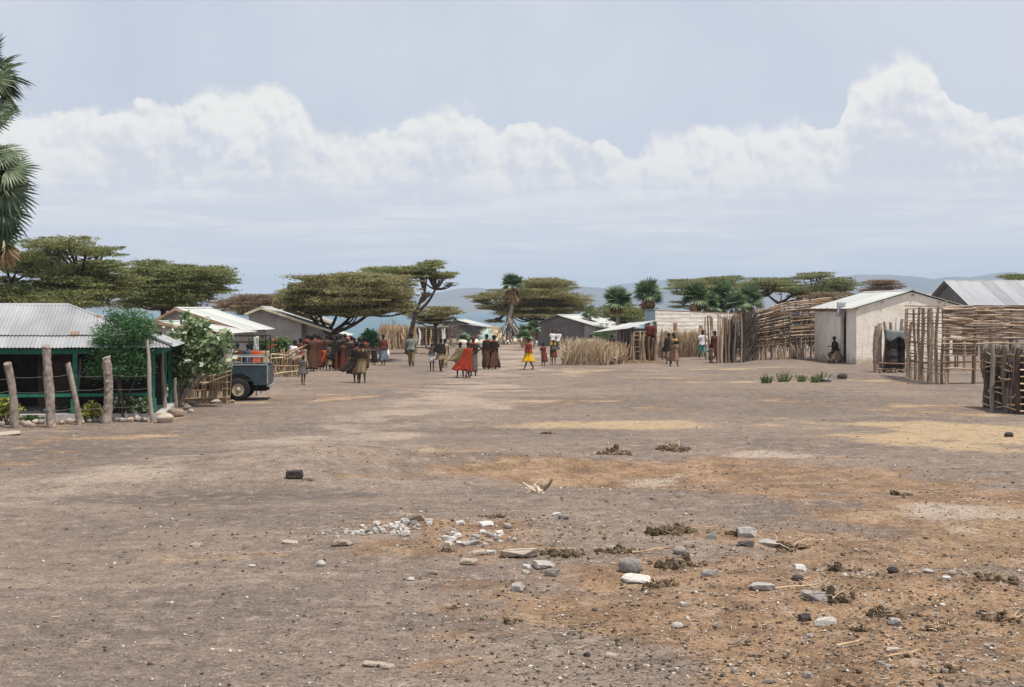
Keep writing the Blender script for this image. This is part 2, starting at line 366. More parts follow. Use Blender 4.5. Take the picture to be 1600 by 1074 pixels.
# ------------------------------------------------------------------ ground, lake, mountains, haze
def build_ground():
    ys = [-12.0]
    while ys[-1] < 9600: ys.append(ys[-1] + max(.07, .0066 * abs(ys[-1]) if ys[-1] < 150 else .03 * ys[-1]))
    ys = np.array(ys); nx = 520; q = np.linspace(-1, 1, nx)
    xs = np.sinh(q * 9.2) / math.sinh(9.2) * 7400 + q * 16
    X, Y = np.meshgrid(xs, ys); Z = gz(X, Y)
    Z = np.where(np.abs(X) > 250, np.minimum(Z, -1 - 12 * sstep(np.abs(X), 250, 900)), Z)
    v = np.stack([X, Y, Z], -1).reshape(-1, 3); ny = len(ys)
    i = np.arange(ny - 1)[:, None] * nx + np.arange(nx - 1)[None, :]
    qd = np.stack([i, i + 1, i + nx + 1, i + nx], -1).reshape(-1, 4)
    # what the soil is made of, place by place
    x, y = v[:, 0], v[:, 1]; n1 = fbm(x, y, 3.0, 4); n2 = fbm(x + 50, y - 20, 1.1, 4)
    edge = y - 10.5
    brown = np.clip(1.5 * blob(x, y, 4.3, 24.5, 3.6, 3.4) + 1.2 * blob(x, y, .2, 26.2, 1.9, 1.5) + 1.5 * blob(x, y, 4.2, 15.0, 3.4, 3.4)
                    + 1.1 * blob(x, y, -.4, 18.0, 2.2, 1.3) + .9 * blob(x, y, 8.0, 19, 3, 5) + .8 * blob(x, y, 2.0, 12.5, 2.5, 2) + 1.1 * blob(x, y, 8.5, 32, 2.6, 1.4), 0, 1.4)
    brown = sstep(brown + 1.2 * n1 + 1.3 * n2, .2, 1.25)
    sand = sstep(1.5 * blob(x, y, 10.6, 32.5, 4.2, 4.0) + .9 * blob(x, y, 3.0, 36, 4, 1.6) + .8 * blob(x, y, 7.0, 68, 6, 2.2) + .75 * blob(x, y, 4.0, 62, 5, 1.5)
                 + .8 * blob(x, y, 10.5, 57, 3.5, 1.5) + .7 * blob(x, y, -8, 17, 5, 2) + .6 * blob(x, y, 12, 72, 6, 3) + 1.0 * n1 + .9 * n2, .25, 1.4)
    pale = sstep(1.4 * blob(x, y, 5.4, 28.2, 1.5, .8) + 1.2 * blob(x, y, -1.0, 19.3, 1.3, .7) + .9 * blob(x, y, 6.5, 20.5, 1.2, 1.0) + .9 * blob(x, y, 2.6, 25.4, .9, .6)
                 + .8 * blob(x, y, 3.6, 30.2, 2, .6) + .9 * blob(x, y, 3.1, 16.3, 1.3, .8) + .9 * n1 + 1.0 * n2, .4, 1.6)
    # pale wheel-worn band running from the lower left to the middle distance
    tx = np.interp(y, [10, 17, 21, 25, 30, 40, 60, 90, 140], [-10, -7.8, -8.0, -6.5, -4.3, -3.0, -1.0, 0, -1])
    tr = np.exp(-((x - tx - 2.5 * n1) / (1.3 + .02 * y)) ** 2)
    track = 1.0 * sstep(tr + .9 * n2 + .5 * n1, .2, 1.5)
    dark = sstep(1.2 * blob(x, y, -2.0, 22.6, 6.0, .9) + 1.0 * blob(x, y, 5.0, 20.8, 4.0, .8) + .9 * blob(x, y, -9.5, 29, 4.0, 2.5) + .8 * blob(x, y, -6, 21.5, 4, 1.5) + .7 * blob(x, y, 4, 45, 9, 5)
                 + .8 * blob(x, y, -6, 35, 7, 2) + 1.1 * n1 + .8 * n2, .25, 1.4)
    me = npmesh('ground', v, qd, ground_mat(), True)
    for nm, a in (('dark', dark), ('brown', brown), ('sand', sand), ('pale', pale), ('track', track)):
        at = me.attributes.new(nm, 'FLOAT', 'POINT'); at.data.foreach_set('value', a.astype(np.float32))
    kind(link('ground', me), 'structure')

def ground_mat():
    m = bpy.data.materials.new('ground'); m.use_nodes = True; t = m.node_tree; t.nodes.clear(); k = NT(t)
    geo = k.n('ShaderNodeNewGeometry'); v = geo.outputs['Position']
    def at(nm):
        a = k.n('ShaderNodeAttribute'); a.attribute_name = nm; return a.outputs['Fac']
    big = k.noise(v, .16, 5, .6); mid = k.noise(v, 1.3, 5, .62); fine = k.noise(v, 9, 6, .7); grit = k.noise(v, 55, 4, .7)
    sv = k.vmul(v, (.35, 1.6, 1)); drift = k.noise(sv, .55, 5, .6, .4)
    col = k.mix(k.ss(big, .35, .65), (.165, .136, .121), (.232, .188, .160))
    col = k.mix(k.m('MULTIPLY', k.ss(drift, .48, .72), .6), col, (.30, .247, .205))
    col = k.mix(k.m('MULTIPLY', at('dark'), .92), col, (.135, .115, .106))
    br = k.mix(k.ss(mid, .35, .65), (.185, .122, .080), (.31, .21, .135))
    col = k.mix(k.ss(k.m('ADD', at('brown'), k.m('MULTIPLY', k.m('SUBTRACT', fine, .5), 1.6)), .1, .95), col, br)
    col = k.mix(k.m('MULTIPLY', k.ss(k.m('ADD', at('sand'), k.m('MULTIPLY', k.m('SUBTRACT', fine, .5), 1.1)), .05, .95), .92), col, (.41, .318, .205))
    col = k.mix(k.m('MULTIPLY', k.ss(k.m('ADD', at('track'), k.m('MULTIPLY', k.m('SUBTRACT', mid, .5), 1.0)), .1, 1.0), .85), col, (.365, .305, .258))
    col = k.mix(k.m('MULTIPLY', k.ss(k.m('ADD', at('pale'), k.m('MULTIPLY', k.m('SUBTRACT', fine, .5), 1.2)), .15, .95), .8), col, (.39, .34, .30))
    # mottling at several sizes, dark and light grains, chips
    mot = k.noise(v, 3.4, 4, .65, .3); sand_g = k.noise(v, 24, 4, .7)
    col = k.mix(k.m('MULTIPLY', k.ss(mot, .53, .66), .55), col, (.33, .275, .238))
    col = k.mix(k.m('MULTIPLY', k.ss(mot, .47, .34), .55), col, (.105, .086, .078))
    fac = k.m('ADD', k.m('ADD', k.m('MULTIPLY', k.m('SUBTRACT', grit, .5), 2.4), k.m('MULTIPLY', k.m('SUBTRACT', sand_g, .5), 1.8)), k.m('ADD', k.m('MULTIPLY', k.m('SUBTRACT', fine, .5), 1.0), 1.0))
    fac = k.m('MAXIMUM', fac, .3); col = k.mix(1.0, col, k.comb(fac, fac, fac), 'MULTIPLY')
    col = k.mix(1.0, col, (.93, .885, .835), 'MULTIPLY')
    chip = None
    for sc, th, dens in ((7.0, .13, .56), (19.0, .20, .50)):
        vo = k.n('ShaderNodeTexVoronoi'); k.put(vo.inputs['Vector'], v); vo.inputs['Scale'].default_value = sc
        wn = k.n('ShaderNodeTexWhiteNoise'); t.links.new(vo.outputs['Position'], wn.inputs['Vector'])
        c1 = k.m('MULTIPLY', k.ss(vo.outputs['Distance'], th, th * .6), k.ss(k.m('ADD', k.noise(v, 2.1, 2), k.m('MULTIPLY', wn.outputs[0], .12)), dens, dens + .05))
        chipcol = k.mix(k.ss(wn.outputs[0], .45, .8), (.10, .085, .08), (.47, .41, .36)); col = k.mix(k.m('MULTIPLY', c1, .85), col, chipcol)
        chip = c1 if chip is None else chip
    p = k.n('ShaderNodeBsdfPrincipled'); k.put(p.inputs['Base Color'], col); p.inputs['Roughness'].default_value = .95; p.inputs['Specular IOR Level'].default_value = .1
    h = k.m('ADD', k.m('MULTIPLY', fine, .035), k.m('ADD', k.m('MULTIPLY', grit, .014), k.m('MULTIPLY', mid, .05)))
    h = k.m('ADD', h, k.m('MULTIPLY', chip, .02))
    bn = k.n('ShaderNodeBump'); bn.inputs['Strength'].default_value = .8; bn.inputs['Distance'].default_value = 1.0; k.put(bn.inputs['Height'], h)
    t.links.new(bn.outputs[0], p.inputs['Normal'])
    o = k.n('ShaderNodeOutputMaterial'); t.links.new(p.outputs[0], o.inputs[0]); return m
build_ground()

def build_far():
    # lake
    M['water'] = material('water', [(.03, .095, .125), (.045, .12, .15)], .02, rough=.35, spec=.3, coord='World', stretch=(.3, 1, 1), bump=.3, bscale=.6, bdist=.05)
    n = 40; xs = np.linspace(-7400, 7400, n); ys = np.concatenate([[200], np.geomspace(300, 7600, n - 1)])
    X, Y = np.meshgrid(xs, ys); v = np.stack([X, Y, np.full_like(X, LAKE_Z)], -1).reshape(-1, 3)
    i = np.arange(n - 1)[:, None] * n + np.arange(n - 1)[None, :]; q = np.stack([i, i + 1, i + n + 1, i + n], -1).reshape(-1, 4)
    kind(link('lake', npmesh('lake', v, q, M['water'])), 'structure')
    # far shore: two ranges
    M['hill'] = material('hill', [(.07, .062, .05), (.12, .105, .08), (.17, .15, .115)], .004, coord='World', rough=.95)
    def rng_mesh(name, Y0, prof, seed, depth):
        nx, ny = 300, 26; px = np.linspace(-700, 2300, nx); prx, pry = zip(*prof); py = np.interp(px, prx, pry)
        X1 = (px - 800) / F * Y0; top = (HZ - py) / F * Y0 + H
        t = np.linspace(0, 1, ny); X = np.repeat(X1[None], ny, 0); Y = Y0 - depth * .55 + depth * t[:, None] + 0 * X
        rid = np.sin(np.pi * np.clip(t / 1.1, 0, 1)) ** .8
        Z = LAKE_Z - 6 + (top[None] - LAKE_Z + 6) * rid[:, None]
        nn = fbm(X + seed * 900, Y, 620, 5); Z = Z + nn * 85 * rid[:, None] * (.35 + .65 * (1 - rid[:, None]))
        Z[0] = Z[-1] = LAKE_Z - 8
        v = np.stack([X, Y, Z], -1).reshape(-1, 3); i = np.arange(ny - 1)[:, None] * nx + np.arange(nx - 1)[None, :]
        q = np.stack([i, i + 1, i + nx + 1, i + nx], -1).reshape(-1, 4)
        kind(link(name, npmesh(name, v, q, M['hill'], True)), 'structure')
    rng_mesh('mountains', 6600, [(-700, 465), (0, 462), (300, 460), (560, 470), (640, 466), (690, 461), (720, 455), (750, 452), (780, 456), (830, 452), (880, 447), (900, 443),
             (935, 446), (965, 449), (1000, 456), (1030, 446), (1070, 442), (1120, 448), (1180, 438), (1240, 442), (1310, 436), (1345, 431), (1375, 431), (1400, 434), (1430, 438),
             (1445, 441), (1470, 434), (1500, 434), (1530, 429), (1545, 427), (1575, 434), (1620, 440), (1900, 452), (2300, 462)], 1, 2200)
    rng_mesh('distant_mountains', 9000, [(-700, 470), (0, 468), (500, 466), (700, 462), (900, 462), (1020, 440), (1100, 436), (1150, 433), (1200, 437), (1330, 444), (1440, 445), (1600, 446), (2300, 466)], 5, 1800)
    # the air
    hz = bpy.data.materials.new('haze'); hz.use_nodes = True; t = hz.node_tree; t.nodes.clear(); k = NT(t)
    pv = k.n('ShaderNodeVolumePrincipled'); pv.inputs['Color'].default_value = (.62, .79, 1.0, 1); pv.inputs['Density'].default_value = 1.6e-4; pv.inputs['Anisotropy'].default_value = 0.0
    o = k.n('ShaderNodeOutputMaterial'); t.links.new(pv.outputs[0], o.inputs['Volume'])
    mb = MB(); mb.box((0, 4800, 108.5), (16000, 10900, 253)); kind(part('haze', mb, hz, None), 'stuff')
build_far()
# ------------------------------------------------------------------ building helpers
def wall_pieces(mb, L, h, th, openings=(), m=0):
    """wall along +x from 0..L, thickness th inward (+y); openings (x0,x1,z0,z1)"""
    ops = sorted(openings); x = 0
    for (a, b, z0, z1) in ops:
        if a > x: mb.box(((x + a) / 2, th / 2, h / 2), (a - x, th, h), m=m)
        if z0 > 0: mb.box(((a + b) / 2, th / 2, z0 / 2), (b - a, th, z0), m=m)
        if z1 < h: mb.box(((a + b) / 2, th / 2, (z1 + h) / 2), (b - a, th, h - z1), m=m)
        x = b
    if x < L: mb.box(((x + L) / 2, th / 2, h / 2), (L - x, th, h), m=m)
def rough_wall(mb, amt=.012):
    mb.v = [(x + rnd.uniform(-amt, amt) * .5, y, z) for x, y, z in mb.v]

def gable_house(name, label, loc, theta, w, L, h, apex, wall, roof, apex_x=.5, og=.14, oe=.35, gable_open=(), left_open=(), right_open=(), fascia=None, hr=None, oer=None, gwall=None, cat='house', group=None, sheet_w=.8):
    """gable end on local y=0 facing -y; ridge runs along +y; hr: eave height on the right if it differs"""
    t = thing(name, label, cat, loc, theta, group); th = .16; hr = h if hr is None else hr; hm = min(h, hr); ax = w * apex_x
    def gable(y0, ops):
        mb = MB(); wall_pieces(mb, w, hm, th, ops); mb.v = [(x, y + y0, z) for x, y, z in mb.v]
        tri = [(0, hm), (w, hm), (w, hr - .02), (ax, apex - .02), (0, h - .02)]
        if abs(hr - hm) < 1e-6: tri = [p for i, p in enumerate(tri) if i != 2]
        if abs(h - hm) < 1e-6: tri = tri[:-1]
        n = len(tri); v = [(x, y0, z) for x, z in tri] + [(x, y0 + th, z) for x, z in tri]
        mb.add(v, [tuple(range(n)), tuple(reversed(range(n, 2 * n)))] + [(i, (i + 1) % n + 0, (i + 1) % n + n, i + n)[::-1] for i in range(n)])
        return mb
    part('gable_wall', gable(0, gable_open), M[gwall or wall], t); part('gable_wall', gable(L - th, ()), M[wall], t)
    for side, ops, hh in ((0, left_open, h), (1, right_open, hr)):
        mb = MB(); wall_pieces(mb, L - 2 * th - .004, hh - .03, th, ops)
        vv = []
        for x, y, z in mb.v: vv.append((y if side == 0 else w - y, x + th + .002, z))
        mb.v = vv; part('side_wall', mb, M[wall], t)
    for sgn, x0, hh in ((-1, 0, h), (1, w, hr)):
        ov = oe if sgn < 0 or oer is None else oer; run = (ax - x0) * (-sgn); sl = Vector((-sgn * run, 0, apex - hh)); ln = sl.length; d = sl / ln
        O = Vector((x0, -og, hh)) - d * (ov / max(abs(d.x), .3)); length = ln + ov / max(abs(d.x), .3)
        O.z += .05
        # short lap so the two slopes meet under the cap
        if sgn < 0: slope(t, O + Vector((0, L + 2 * og, 0)), (0, -1, 0), d, L + 2 * og, length, roof, sheet_w)
        else: slope(t, O, (0, 1, 0), d, L + 2 * og, length, roof, sheet_w)
    mb = MB(); a = .16
    dl = Vector((-ax, 0, h - apex)).normalized() * a; dr = Vector((w - ax, 0, hr - apex)).normalized() * a; tp = Vector((ax, 0, apex + .085))
    mb.loft([[tp + dl + Vector((0, y, 0)), tp + Vector((0, y, .012)), tp + dr + Vector((0, y, 0)), tp + Vector((0, y, -.012))] for y in (-og - .02, L + og + .02)])
    part('ridge_cap', mb, M[roof], t)
    if fascia:
        for x0, hh in ((0, h), (w, hr)):
            A = Vector((ax, -og - .02, apex + .0)); B = Vector((x0, -og - .02, hh)); B = B + (B - A).normalized() * (oe if x0 == 0 or oer is None else oer)
            mb = MB(); c = (A + B) / 2; ang = math.atan2(B.z - A.z, B.x - A.x)
            mb.box((c.x, c.y, c.z - .01), ((B - A).length, .035, .11), (0, -ang, 0)); part('barge_board', mb, M[fascia], t)
    return t

# ------------------------------------------------------------------ green verandah building (left)
def verandah():
    x0, x1, yf, yr, yb = -19.5, -9.15, 38.0, 40.5, 43.0
    ze, zr = 1.93, 2.99
    base = on(-13.5, 40); t = thing('verandah_building', 'low open-fronted building with green posts and corrugated iron hip roof', 'building', (x1, yf, 0), R(9))
    o = Vector((x1, yf, 0)); xr = -12.1          # ridge ends here, then the hip
    S = Vector((0, yr - yf, zr - ze)); ln = S.length; d = S / ln
    # front slope in two overlapping rows; hip cut per sheet
    k = 0; w = .765; x = x0
    def cutsheet(xa, xb, lo, hi_fn, lift, u, v, O, mat='metal_roof', pitch=.095):
        nw = round((xb - xa) / pitch); ns = max(6, nw * 6); rows = []
        for tt in (0, .2, .4, .6, .8, 1):
            rw = []
            for i in range(ns + 1):
                s = xa + (xb - xa) * 1.02 * i / ns; top = hi_fn(s); q = lo + max(top - lo, .01) * tt
                p = O + u * s + v * q; n = u.cross(v); rw.append(p + n * (lift + .012 * math.sin(2 * math.pi * (s) / pitch)) - o)
            rows.append(rw)
        mb = MB(); mb.loft(rows, 0, False, False); part('roof_sheet', mb, M[mat], t, True)
    O = Vector((0, yf, ze)); u = Vector((1, 0, 0))
    def hi(s): return ln if s <= xr else max(.05, ln * (1 - (s - xr) / (x1 - xr)))
    while x < x1 - .1:
        xb = min(x + w, x1); j = rnd.uniform(-.02, .02)
        cutsheet(x, xb, -.12 + j, lambda s: min(hi(s), .95) , .012, u, d, O)
        if hi(x) > .8: cutsheet(x, xb, .62 + j, hi, .04 + rnd.uniform(0, .012), u, d, O)
        x += w
    # right hip slope
    S2 = Vector((xr - x1, 0, zr - ze)); l2 = S2.length; d2 = S2 / l2; u2 = Vector((0, 1, 0)); y = 0; O2 = Vector((x1, yf, ze)); wid = yb - yf
    while y < wid - .1:
        yb_ = min(y + w, wid)
        cutsheet(y, yb_, -.12, lambda s: max(.05, l2 * (1 - abs(s - wid / 2) / (wid / 2))), .02, u2, d2, O2); y += w
    # back slope
    mb = MB(); mb.add([Vector(p) - o for p in ((x0, yb, ze), (x1, yb, ze), (xr, yr, zr), (x0, yr, zr))], [(0, 3, 2, 1)]); part('back_slope', mb, M['metal_roof'], t)
    mb = MB(); mb.tube([Vector((x0, yr, zr + .03)) - o, Vector((xr, yr, zr + .03)) - o], .06, 8); part('ridge_cap', mb, M['metal_roof'], t)
    mb = MB(); mb.tube([Vector((xr, yr, zr + .03)) - o, Vector((x1 + .05, yf - .05, ze + .05)) - o], .045, 8); part('hip_cap', mb, M['metal_roof'], t)
    # timber
    def bx(name, a, b, mat='green_paint'):
        a = Vector(a); b = Vector(b); mb = MB(); mb.box((a + b) / 2 - o, b - a); part(name, mb, M[mat], t)
    bx('eave_beam', (x0, 38.22, 1.72), (x1 - .2, 38.32, 1.86))
    bx('eave_beam', (x1 - .32, 38.33, 1.72), (x1 - .22, yb - .2, 1.86))
    for xx in (-17.4, -15.4, -13.62, -11.62, -9.62):
        bx('post', (xx - .06, 38.2 + .0, .1), (xx + .06, 38.21 + .12, 1.715))
        bx('post_foot', (xx - .1, 38.15, .08), (xx + .1, 38.37, .52))
    for a, b in ((-17.34, -15.46), (-15.34, -13.68), (-13.56, -11.68), (-11.56, -9.68)):
        bx('rail', (a, 38.24, .58), (b, 38.30, .665))
    for xx in (-14.5, -10.62, -16.4): bx('baluster', (xx - .035, 38.245, .15), (xx + .035, 38.295, .578))
    for yy in (40.2, 42.3): bx('post', (x1 - .38, yy, .1), (x1 - .26, yy + .12, 1.715))
    bx('floor_slab', (x0, 38.05, -.25), (x1 - .15, yb - .2, .13), 'stone_grey')
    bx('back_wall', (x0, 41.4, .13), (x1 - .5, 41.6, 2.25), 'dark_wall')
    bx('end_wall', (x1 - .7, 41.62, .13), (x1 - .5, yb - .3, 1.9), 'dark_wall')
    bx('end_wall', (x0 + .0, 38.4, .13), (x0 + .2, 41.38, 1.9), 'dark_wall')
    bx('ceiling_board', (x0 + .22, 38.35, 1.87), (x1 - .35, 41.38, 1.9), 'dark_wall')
    bx('door', (-13.1, 41.55, .13), (-12.2, 41.388, 1.75), 'stick_dark')
    # bench inside
    bx('bench_board', (-16.5, 40.8, .5), (-13.9, 41.2, .56), 'dark_wall')
verandah()

# ------------------------------------------------------------------ houses of the left row
def left_row():
    def at(px, Y): return Vector(((px - 800) / F * Y, Y, g1((px - 800) / F * Y, Y)))
    # ridges run away from us: brown boarded gables face the street, right-hand slopes show
    gable_house('tin_roofed_house', 'grey house with long pale tin roof and brown gable behind the leafy shrub', at(250, 66), R(-3), 3.7, 5.6, 2.5, 2.95,
                'grey_plaster', 'pale_roof', .22, .3, .4, fascia='timber', hr=2.02, gwall='grey_plaster', gable_open=((1.2, 1.9, 0, 1.8),), right_open=((1.0, 1.9, 0, 1.75), (4.4, 5.2, .9, 1.6)))
    gable_house('lean_to_house', 'low pale tin lean-to roof between the verandah building and the grey house', at(236, 57.5), R(-4), 2.9, 4.2, 2.2, 2.42, 'grey_plaster', 'pale_roof', .12, .2, .35, fascia='timber', hr=2.0)
    t = gable_house('barge_board_house', 'grey house with cream barge board and deep porch roof left of the umbrella tree', at(389, 78), R(5), 2.85, 6.5, 2.72, 3.0, 'grey_plaster', 'pale_roof', .24, .4, .2, fascia='fascia', hr=2.27, oer=1.75)
    for y in (.2, 3.0, 6.0): stick(t, (4.25, y, -.1), (4.25, y, 1.95), .07, 'stick_dark', 'porch_post')
    gable_house('dark_gabled_house', 'farther dark-gabled house with narrow tin roof seen above the cream barge board', at(431, 93), R(5), 3.3, 7.5, 2.75, 3.07, 'dark_plaster', 'metal_roof', .25, .4, .3, fascia='fascia', hr=2.15, oer=.5)
    gable_house('small_tin_shed', 'small shed with low white tin roof behind the crowd and tree trunks', at(470, 99), R(2), 3.0, 5, 1.3, 1.75, 'grey_plaster', 'pale_roof', .2, .3, .3, hr=1.1)
left_row()

# ------------------------------------------------------------------ far middle huts
def middle():
    p = P(688, 536, 150); p.z = -.1
    gable_house('far_shore_hut', 'far hut with bright pale tin roof in front of the lake', p, R(-14), 5.0, 3.6, 1.2, 1.9, 'dark_plaster', 'pale_roof', .35, .3, .4, hr=1.1)
    p = P(700, 536, 138); p.z = -.05
    gable_house('grey_tin_hut', 'low hut with dull grey tin roof in front of the pale far roof', p, R(-10), 3.9, 3, 1.2, 1.45, 'dark_plaster', 'metal_roof', .5, .25, .35)
    # grey hut in the centre
    p = G(840, 541); 
    t = gable_house('grey_mud_hut', 'dark grey plastered hut with pale patched tin roof behind the dry stalk hedge', p, R(-32), 5.35, 6.4, 1.75, 2.42, 'dark_plaster', 'pale_roof', .36, .3, .45, gable_open=((.95, 1.3, .95, 1.45),), hr=1.55)
    mb = MB(); mb.box((1.125, .1, 1.2), (.34, .05, .49)); part('window_board', mb, M['timber'], t)
    mb = MB(); mb.box((4.75, -.012, 1.05), (.95, .02, .9)); mb.v = [(x + rnd.uniform(-.12, .12), y, z + rnd.uniform(-.2, .2)) for x, y, z in mb.v]; part('plaster_patch', mb, M['grey_plaster'], t)
    mb = MB()
    for i in range(7): mb.ellipsoid((5.2 + rnd.uniform(-.3, .35), 1.0 + i * .5, 1.72 + rnd.uniform(0, .1)), (rnd.uniform(.12, .24), rnd.uniform(.12, .25), .07), 7, 5)
    part('roof_stone', mb, M['stone_white'], t)
    # thatched dome
    c = G(771, 537); t = thing('dome_hut', 'low rounded hut of brush and faded turquoise sheet by the dead palm roots', 'hut', c)
    mb = MB(); mb.ellipsoid((0, 0, 0), (1.15, 1.15, 1.2), 22, 14, fn=lambda p: 1 + .07 * math.sin(9 * p.x + 7 * p.z) + rnd.uniform(-.04, .04)); part('brush_dome', mb, M['reed'], t)
    mb = MB(); mb.ellipsoid((-.25, -.2, .08), (.98, .98, 1.16), 18, 12, fn=lambda p: 1.04 if (p.x < .2 and p.z > .1 and p.y < .3) else .6)
    M['turquoise'] = material('turquoise', [(.30, .24, .18), (.35, .50, .45), (.50, .60, .55)], 2.2); part('sheet', mb, M['turquoise'], t)
    v = []; 
    stalks_part(t, 'straw', 'thatch', [(math.cos(a) * 1.1 * s, math.sin(a) * 1.1 * s, 1.15 * math.sqrt(max(0, 1 - s * s))) for a, s in [(rnd.uniform(0, 6.28), rnd.random() ** .5) for _ in range(300)]], .5, .02, lean=1.2)
    # sacks and mats lying in a row
    spots = [(706, 538, 22), (722, 539, 18), (742, 538, 16), (757, 539, 26), (786, 538, 22), (806, 537, 26), (820, 536, 24), (838, 538, 8), (846, 538, 8)]
    names = ['pale sack lying leftmost of the row before the lake huts', 'flat cream sack second from the left in the far row', 'small cream bundle in the far row below the grey tin hut',
             'broad cream mat bundle below the round brush hut', 'flattened cream mat below the dead palm roots', 'pale heaped sack right of the dead palm roots',
             'tall pale sack heap left of the grey mud hut', 'small white pot left of the grey mud hut corner', 'small white pot at the grey mud hut corner']
    for i, (px, py, w) in enumerate(spots):
        c = G(px, py); s = w / F * c.y / 2; mb = MB(); hh = .32 if w > 10 else .22
        mb.ellipsoid((0, 0, hh * .35), (s, .4 if w > 10 else s, hh), 14, 8, fn=lambda p: 1 + .18 * math.sin(6 * p.x + i) * math.cos(3 * p.y + 2 * i))
        o = link('sack' if w > 10 else 'pot', mb.mesh('sack', M['stone_white' if i > 6 else 'straw_mat'], True), None, c); tag(o, names[i], 'sack' if w > 10 else 'pot', 'sacks and mats in the far row' if w > 10 else None)
M['straw_mat'] = material('straw_mat', [(.42, .34, .24), (.60, .52, .40), (.72, .65, .53)], 2.5, objrand=.3)

def stalks_part(parent, mat, name, bases, length, r, lean=.25, jitter=.3, dirv=None, seed=1, kindtag=True):
    """many thin stalks as one part; bases are local points"""
    g = np.random.default_rng(seed); b = np.array(bases, float); n = len(b)
    d = np.stack([g.normal(0, lean, n), g.normal(0, lean, n), np.ones(n)], -1)
    if dirv is not None: d += np.array(dirv)
    d /= np.linalg.norm(d, axis=1)[:, None]; L = length * (1 + g.uniform(-jitter, jitter, n))
    s = np.cross(d, g.normal(0, 1, (n, 3))); s /= np.linalg.norm(s, axis=1)[:, None]; t = np.cross(d, s)
    rr = r * g.uniform(.6, 1.4, n)[:, None]; bend = g.normal(0, .08, (n, 3)) * L[:, None]
    mid = b + d * L[:, None] * .5 + bend; tip = b + d * L[:, None]
    ring = []
    for c, k in ((b, 1.0), (mid, .9), (tip, .45)):
        for a in (0, 2.094, 4.189): ring.append(c + (s * math.cos(a) + t * math.sin(a)) * rr * k)
    v = np.stack(ring, 1).reshape(-1, 3); base = np.arange(n)[:, None] * 9; q = []
    for lv in (0, 1):
        for a in range(3): q.append(base + np.array([[lv * 3 + a, lv * 3 + (a + 1) % 3, lv * 3 + 3 + (a + 1) % 3, lv * 3 + 3 + a]]))
    q = np.concatenate(q, 0)
    o = link(name, npmesh(name, v, q, M[mat]), parent)
    if kindtag: kind(o, 'stuff')
    return o
middle()

# ------------------------------------------------------------------ white house, right
def white_house():
    c = G(1338, 570); th = R(5)
    L = 7.2
    t = gable_house('white_plastered_house', 'white plastered house with pale tin gable roof and dark doorway', c, th, 5.6, L, 2.92, 3.76, 'white_plaster', 'pale_roof', .52, .13, .32,
                    left_open=((1.45, 2.4, 0, 2.72),), hr=3.0)
    # door leaf ajar inside, rafter ends, blocked gable foot
    mb = MB(); mb.box((.55, 2.55, 1.3), (.9, .05, 2.55), (0, 0, .35)); part('door', mb, M['stick_dark'], t)
    for y in (2.9, 4.0, 5.1, 6.2, 7.0):
        mb = MB(); mb.box((-.16, y, 2.83), (.34, .13, .2), (0, -.1, 0)); part('rafter_end', mb, M['timber'], t)
    for x in (.06, 1.4, 2.98, 4.4, 5.6):
        z = 2.84 + (.78 * (x / 2.91) if x < 2.91 else .05 + .73 * (1 - (x - 2.91) / 2.69)); mb = MB(); mb.tube([(x, -.12, z), (x, .3, z)], .05, 7); part('purlin_end', mb, M['timber'], t)
    # notice on the eave above the door, with faded writing
    s = thing('notice_board', 'pale hand-painted notice board hung at the eave over the dark doorway', 'sign', P(1314, 495, 74.75), R(8))
    mb = MB(); mb.box((0, 0, .37), (.42, .03, .76), (0, .04, 0)); part('board', mb, M['notice'], s)
    for x_ in (-.215, .215): mb = MB(); mb.box((x_, 0, .37), (.02, .04, .78), (0, .04, 0)); part('frame_strip', mb, M['ink'], s)
    k = 0
    for z, a, b in ((.62, -.12, .10), (.54, -.15, .14), (.46, -.10, .15), (.38, -.15, .06), (.30, -.08, .13), (.21, -.14, .05), (.13, -.05, .12)):
        mb = MB(); x = a
        while x < b:
            w = rnd.uniform(.02, .045); hh = rnd.uniform(.012, .03); mb.box((x + w / 2, -.018, z + rnd.uniform(-.008, .008)), (w, .004, hh), (0, rnd.uniform(-.4, .4), 0)); x += w + rnd.uniform(.008, .02)
        part('writing', mb, M['ink'], s)
    mb = MB()
    for x in (-.12, .12): mb.tube([(x, 0.01, .44), (x + .18, .3, .42), (x + .45, .75, .40)], .012, 6)
    part('hanger', mb, M['wire'], s)
M['notice'] = material('notice', [(.28, .26, .29), (.37, .35, .38), (.43, .41, .44)], 3)
M['ink'] = material('ink', [(.10, .08, .10), (.17, .15, .17)], 6)
white_house()

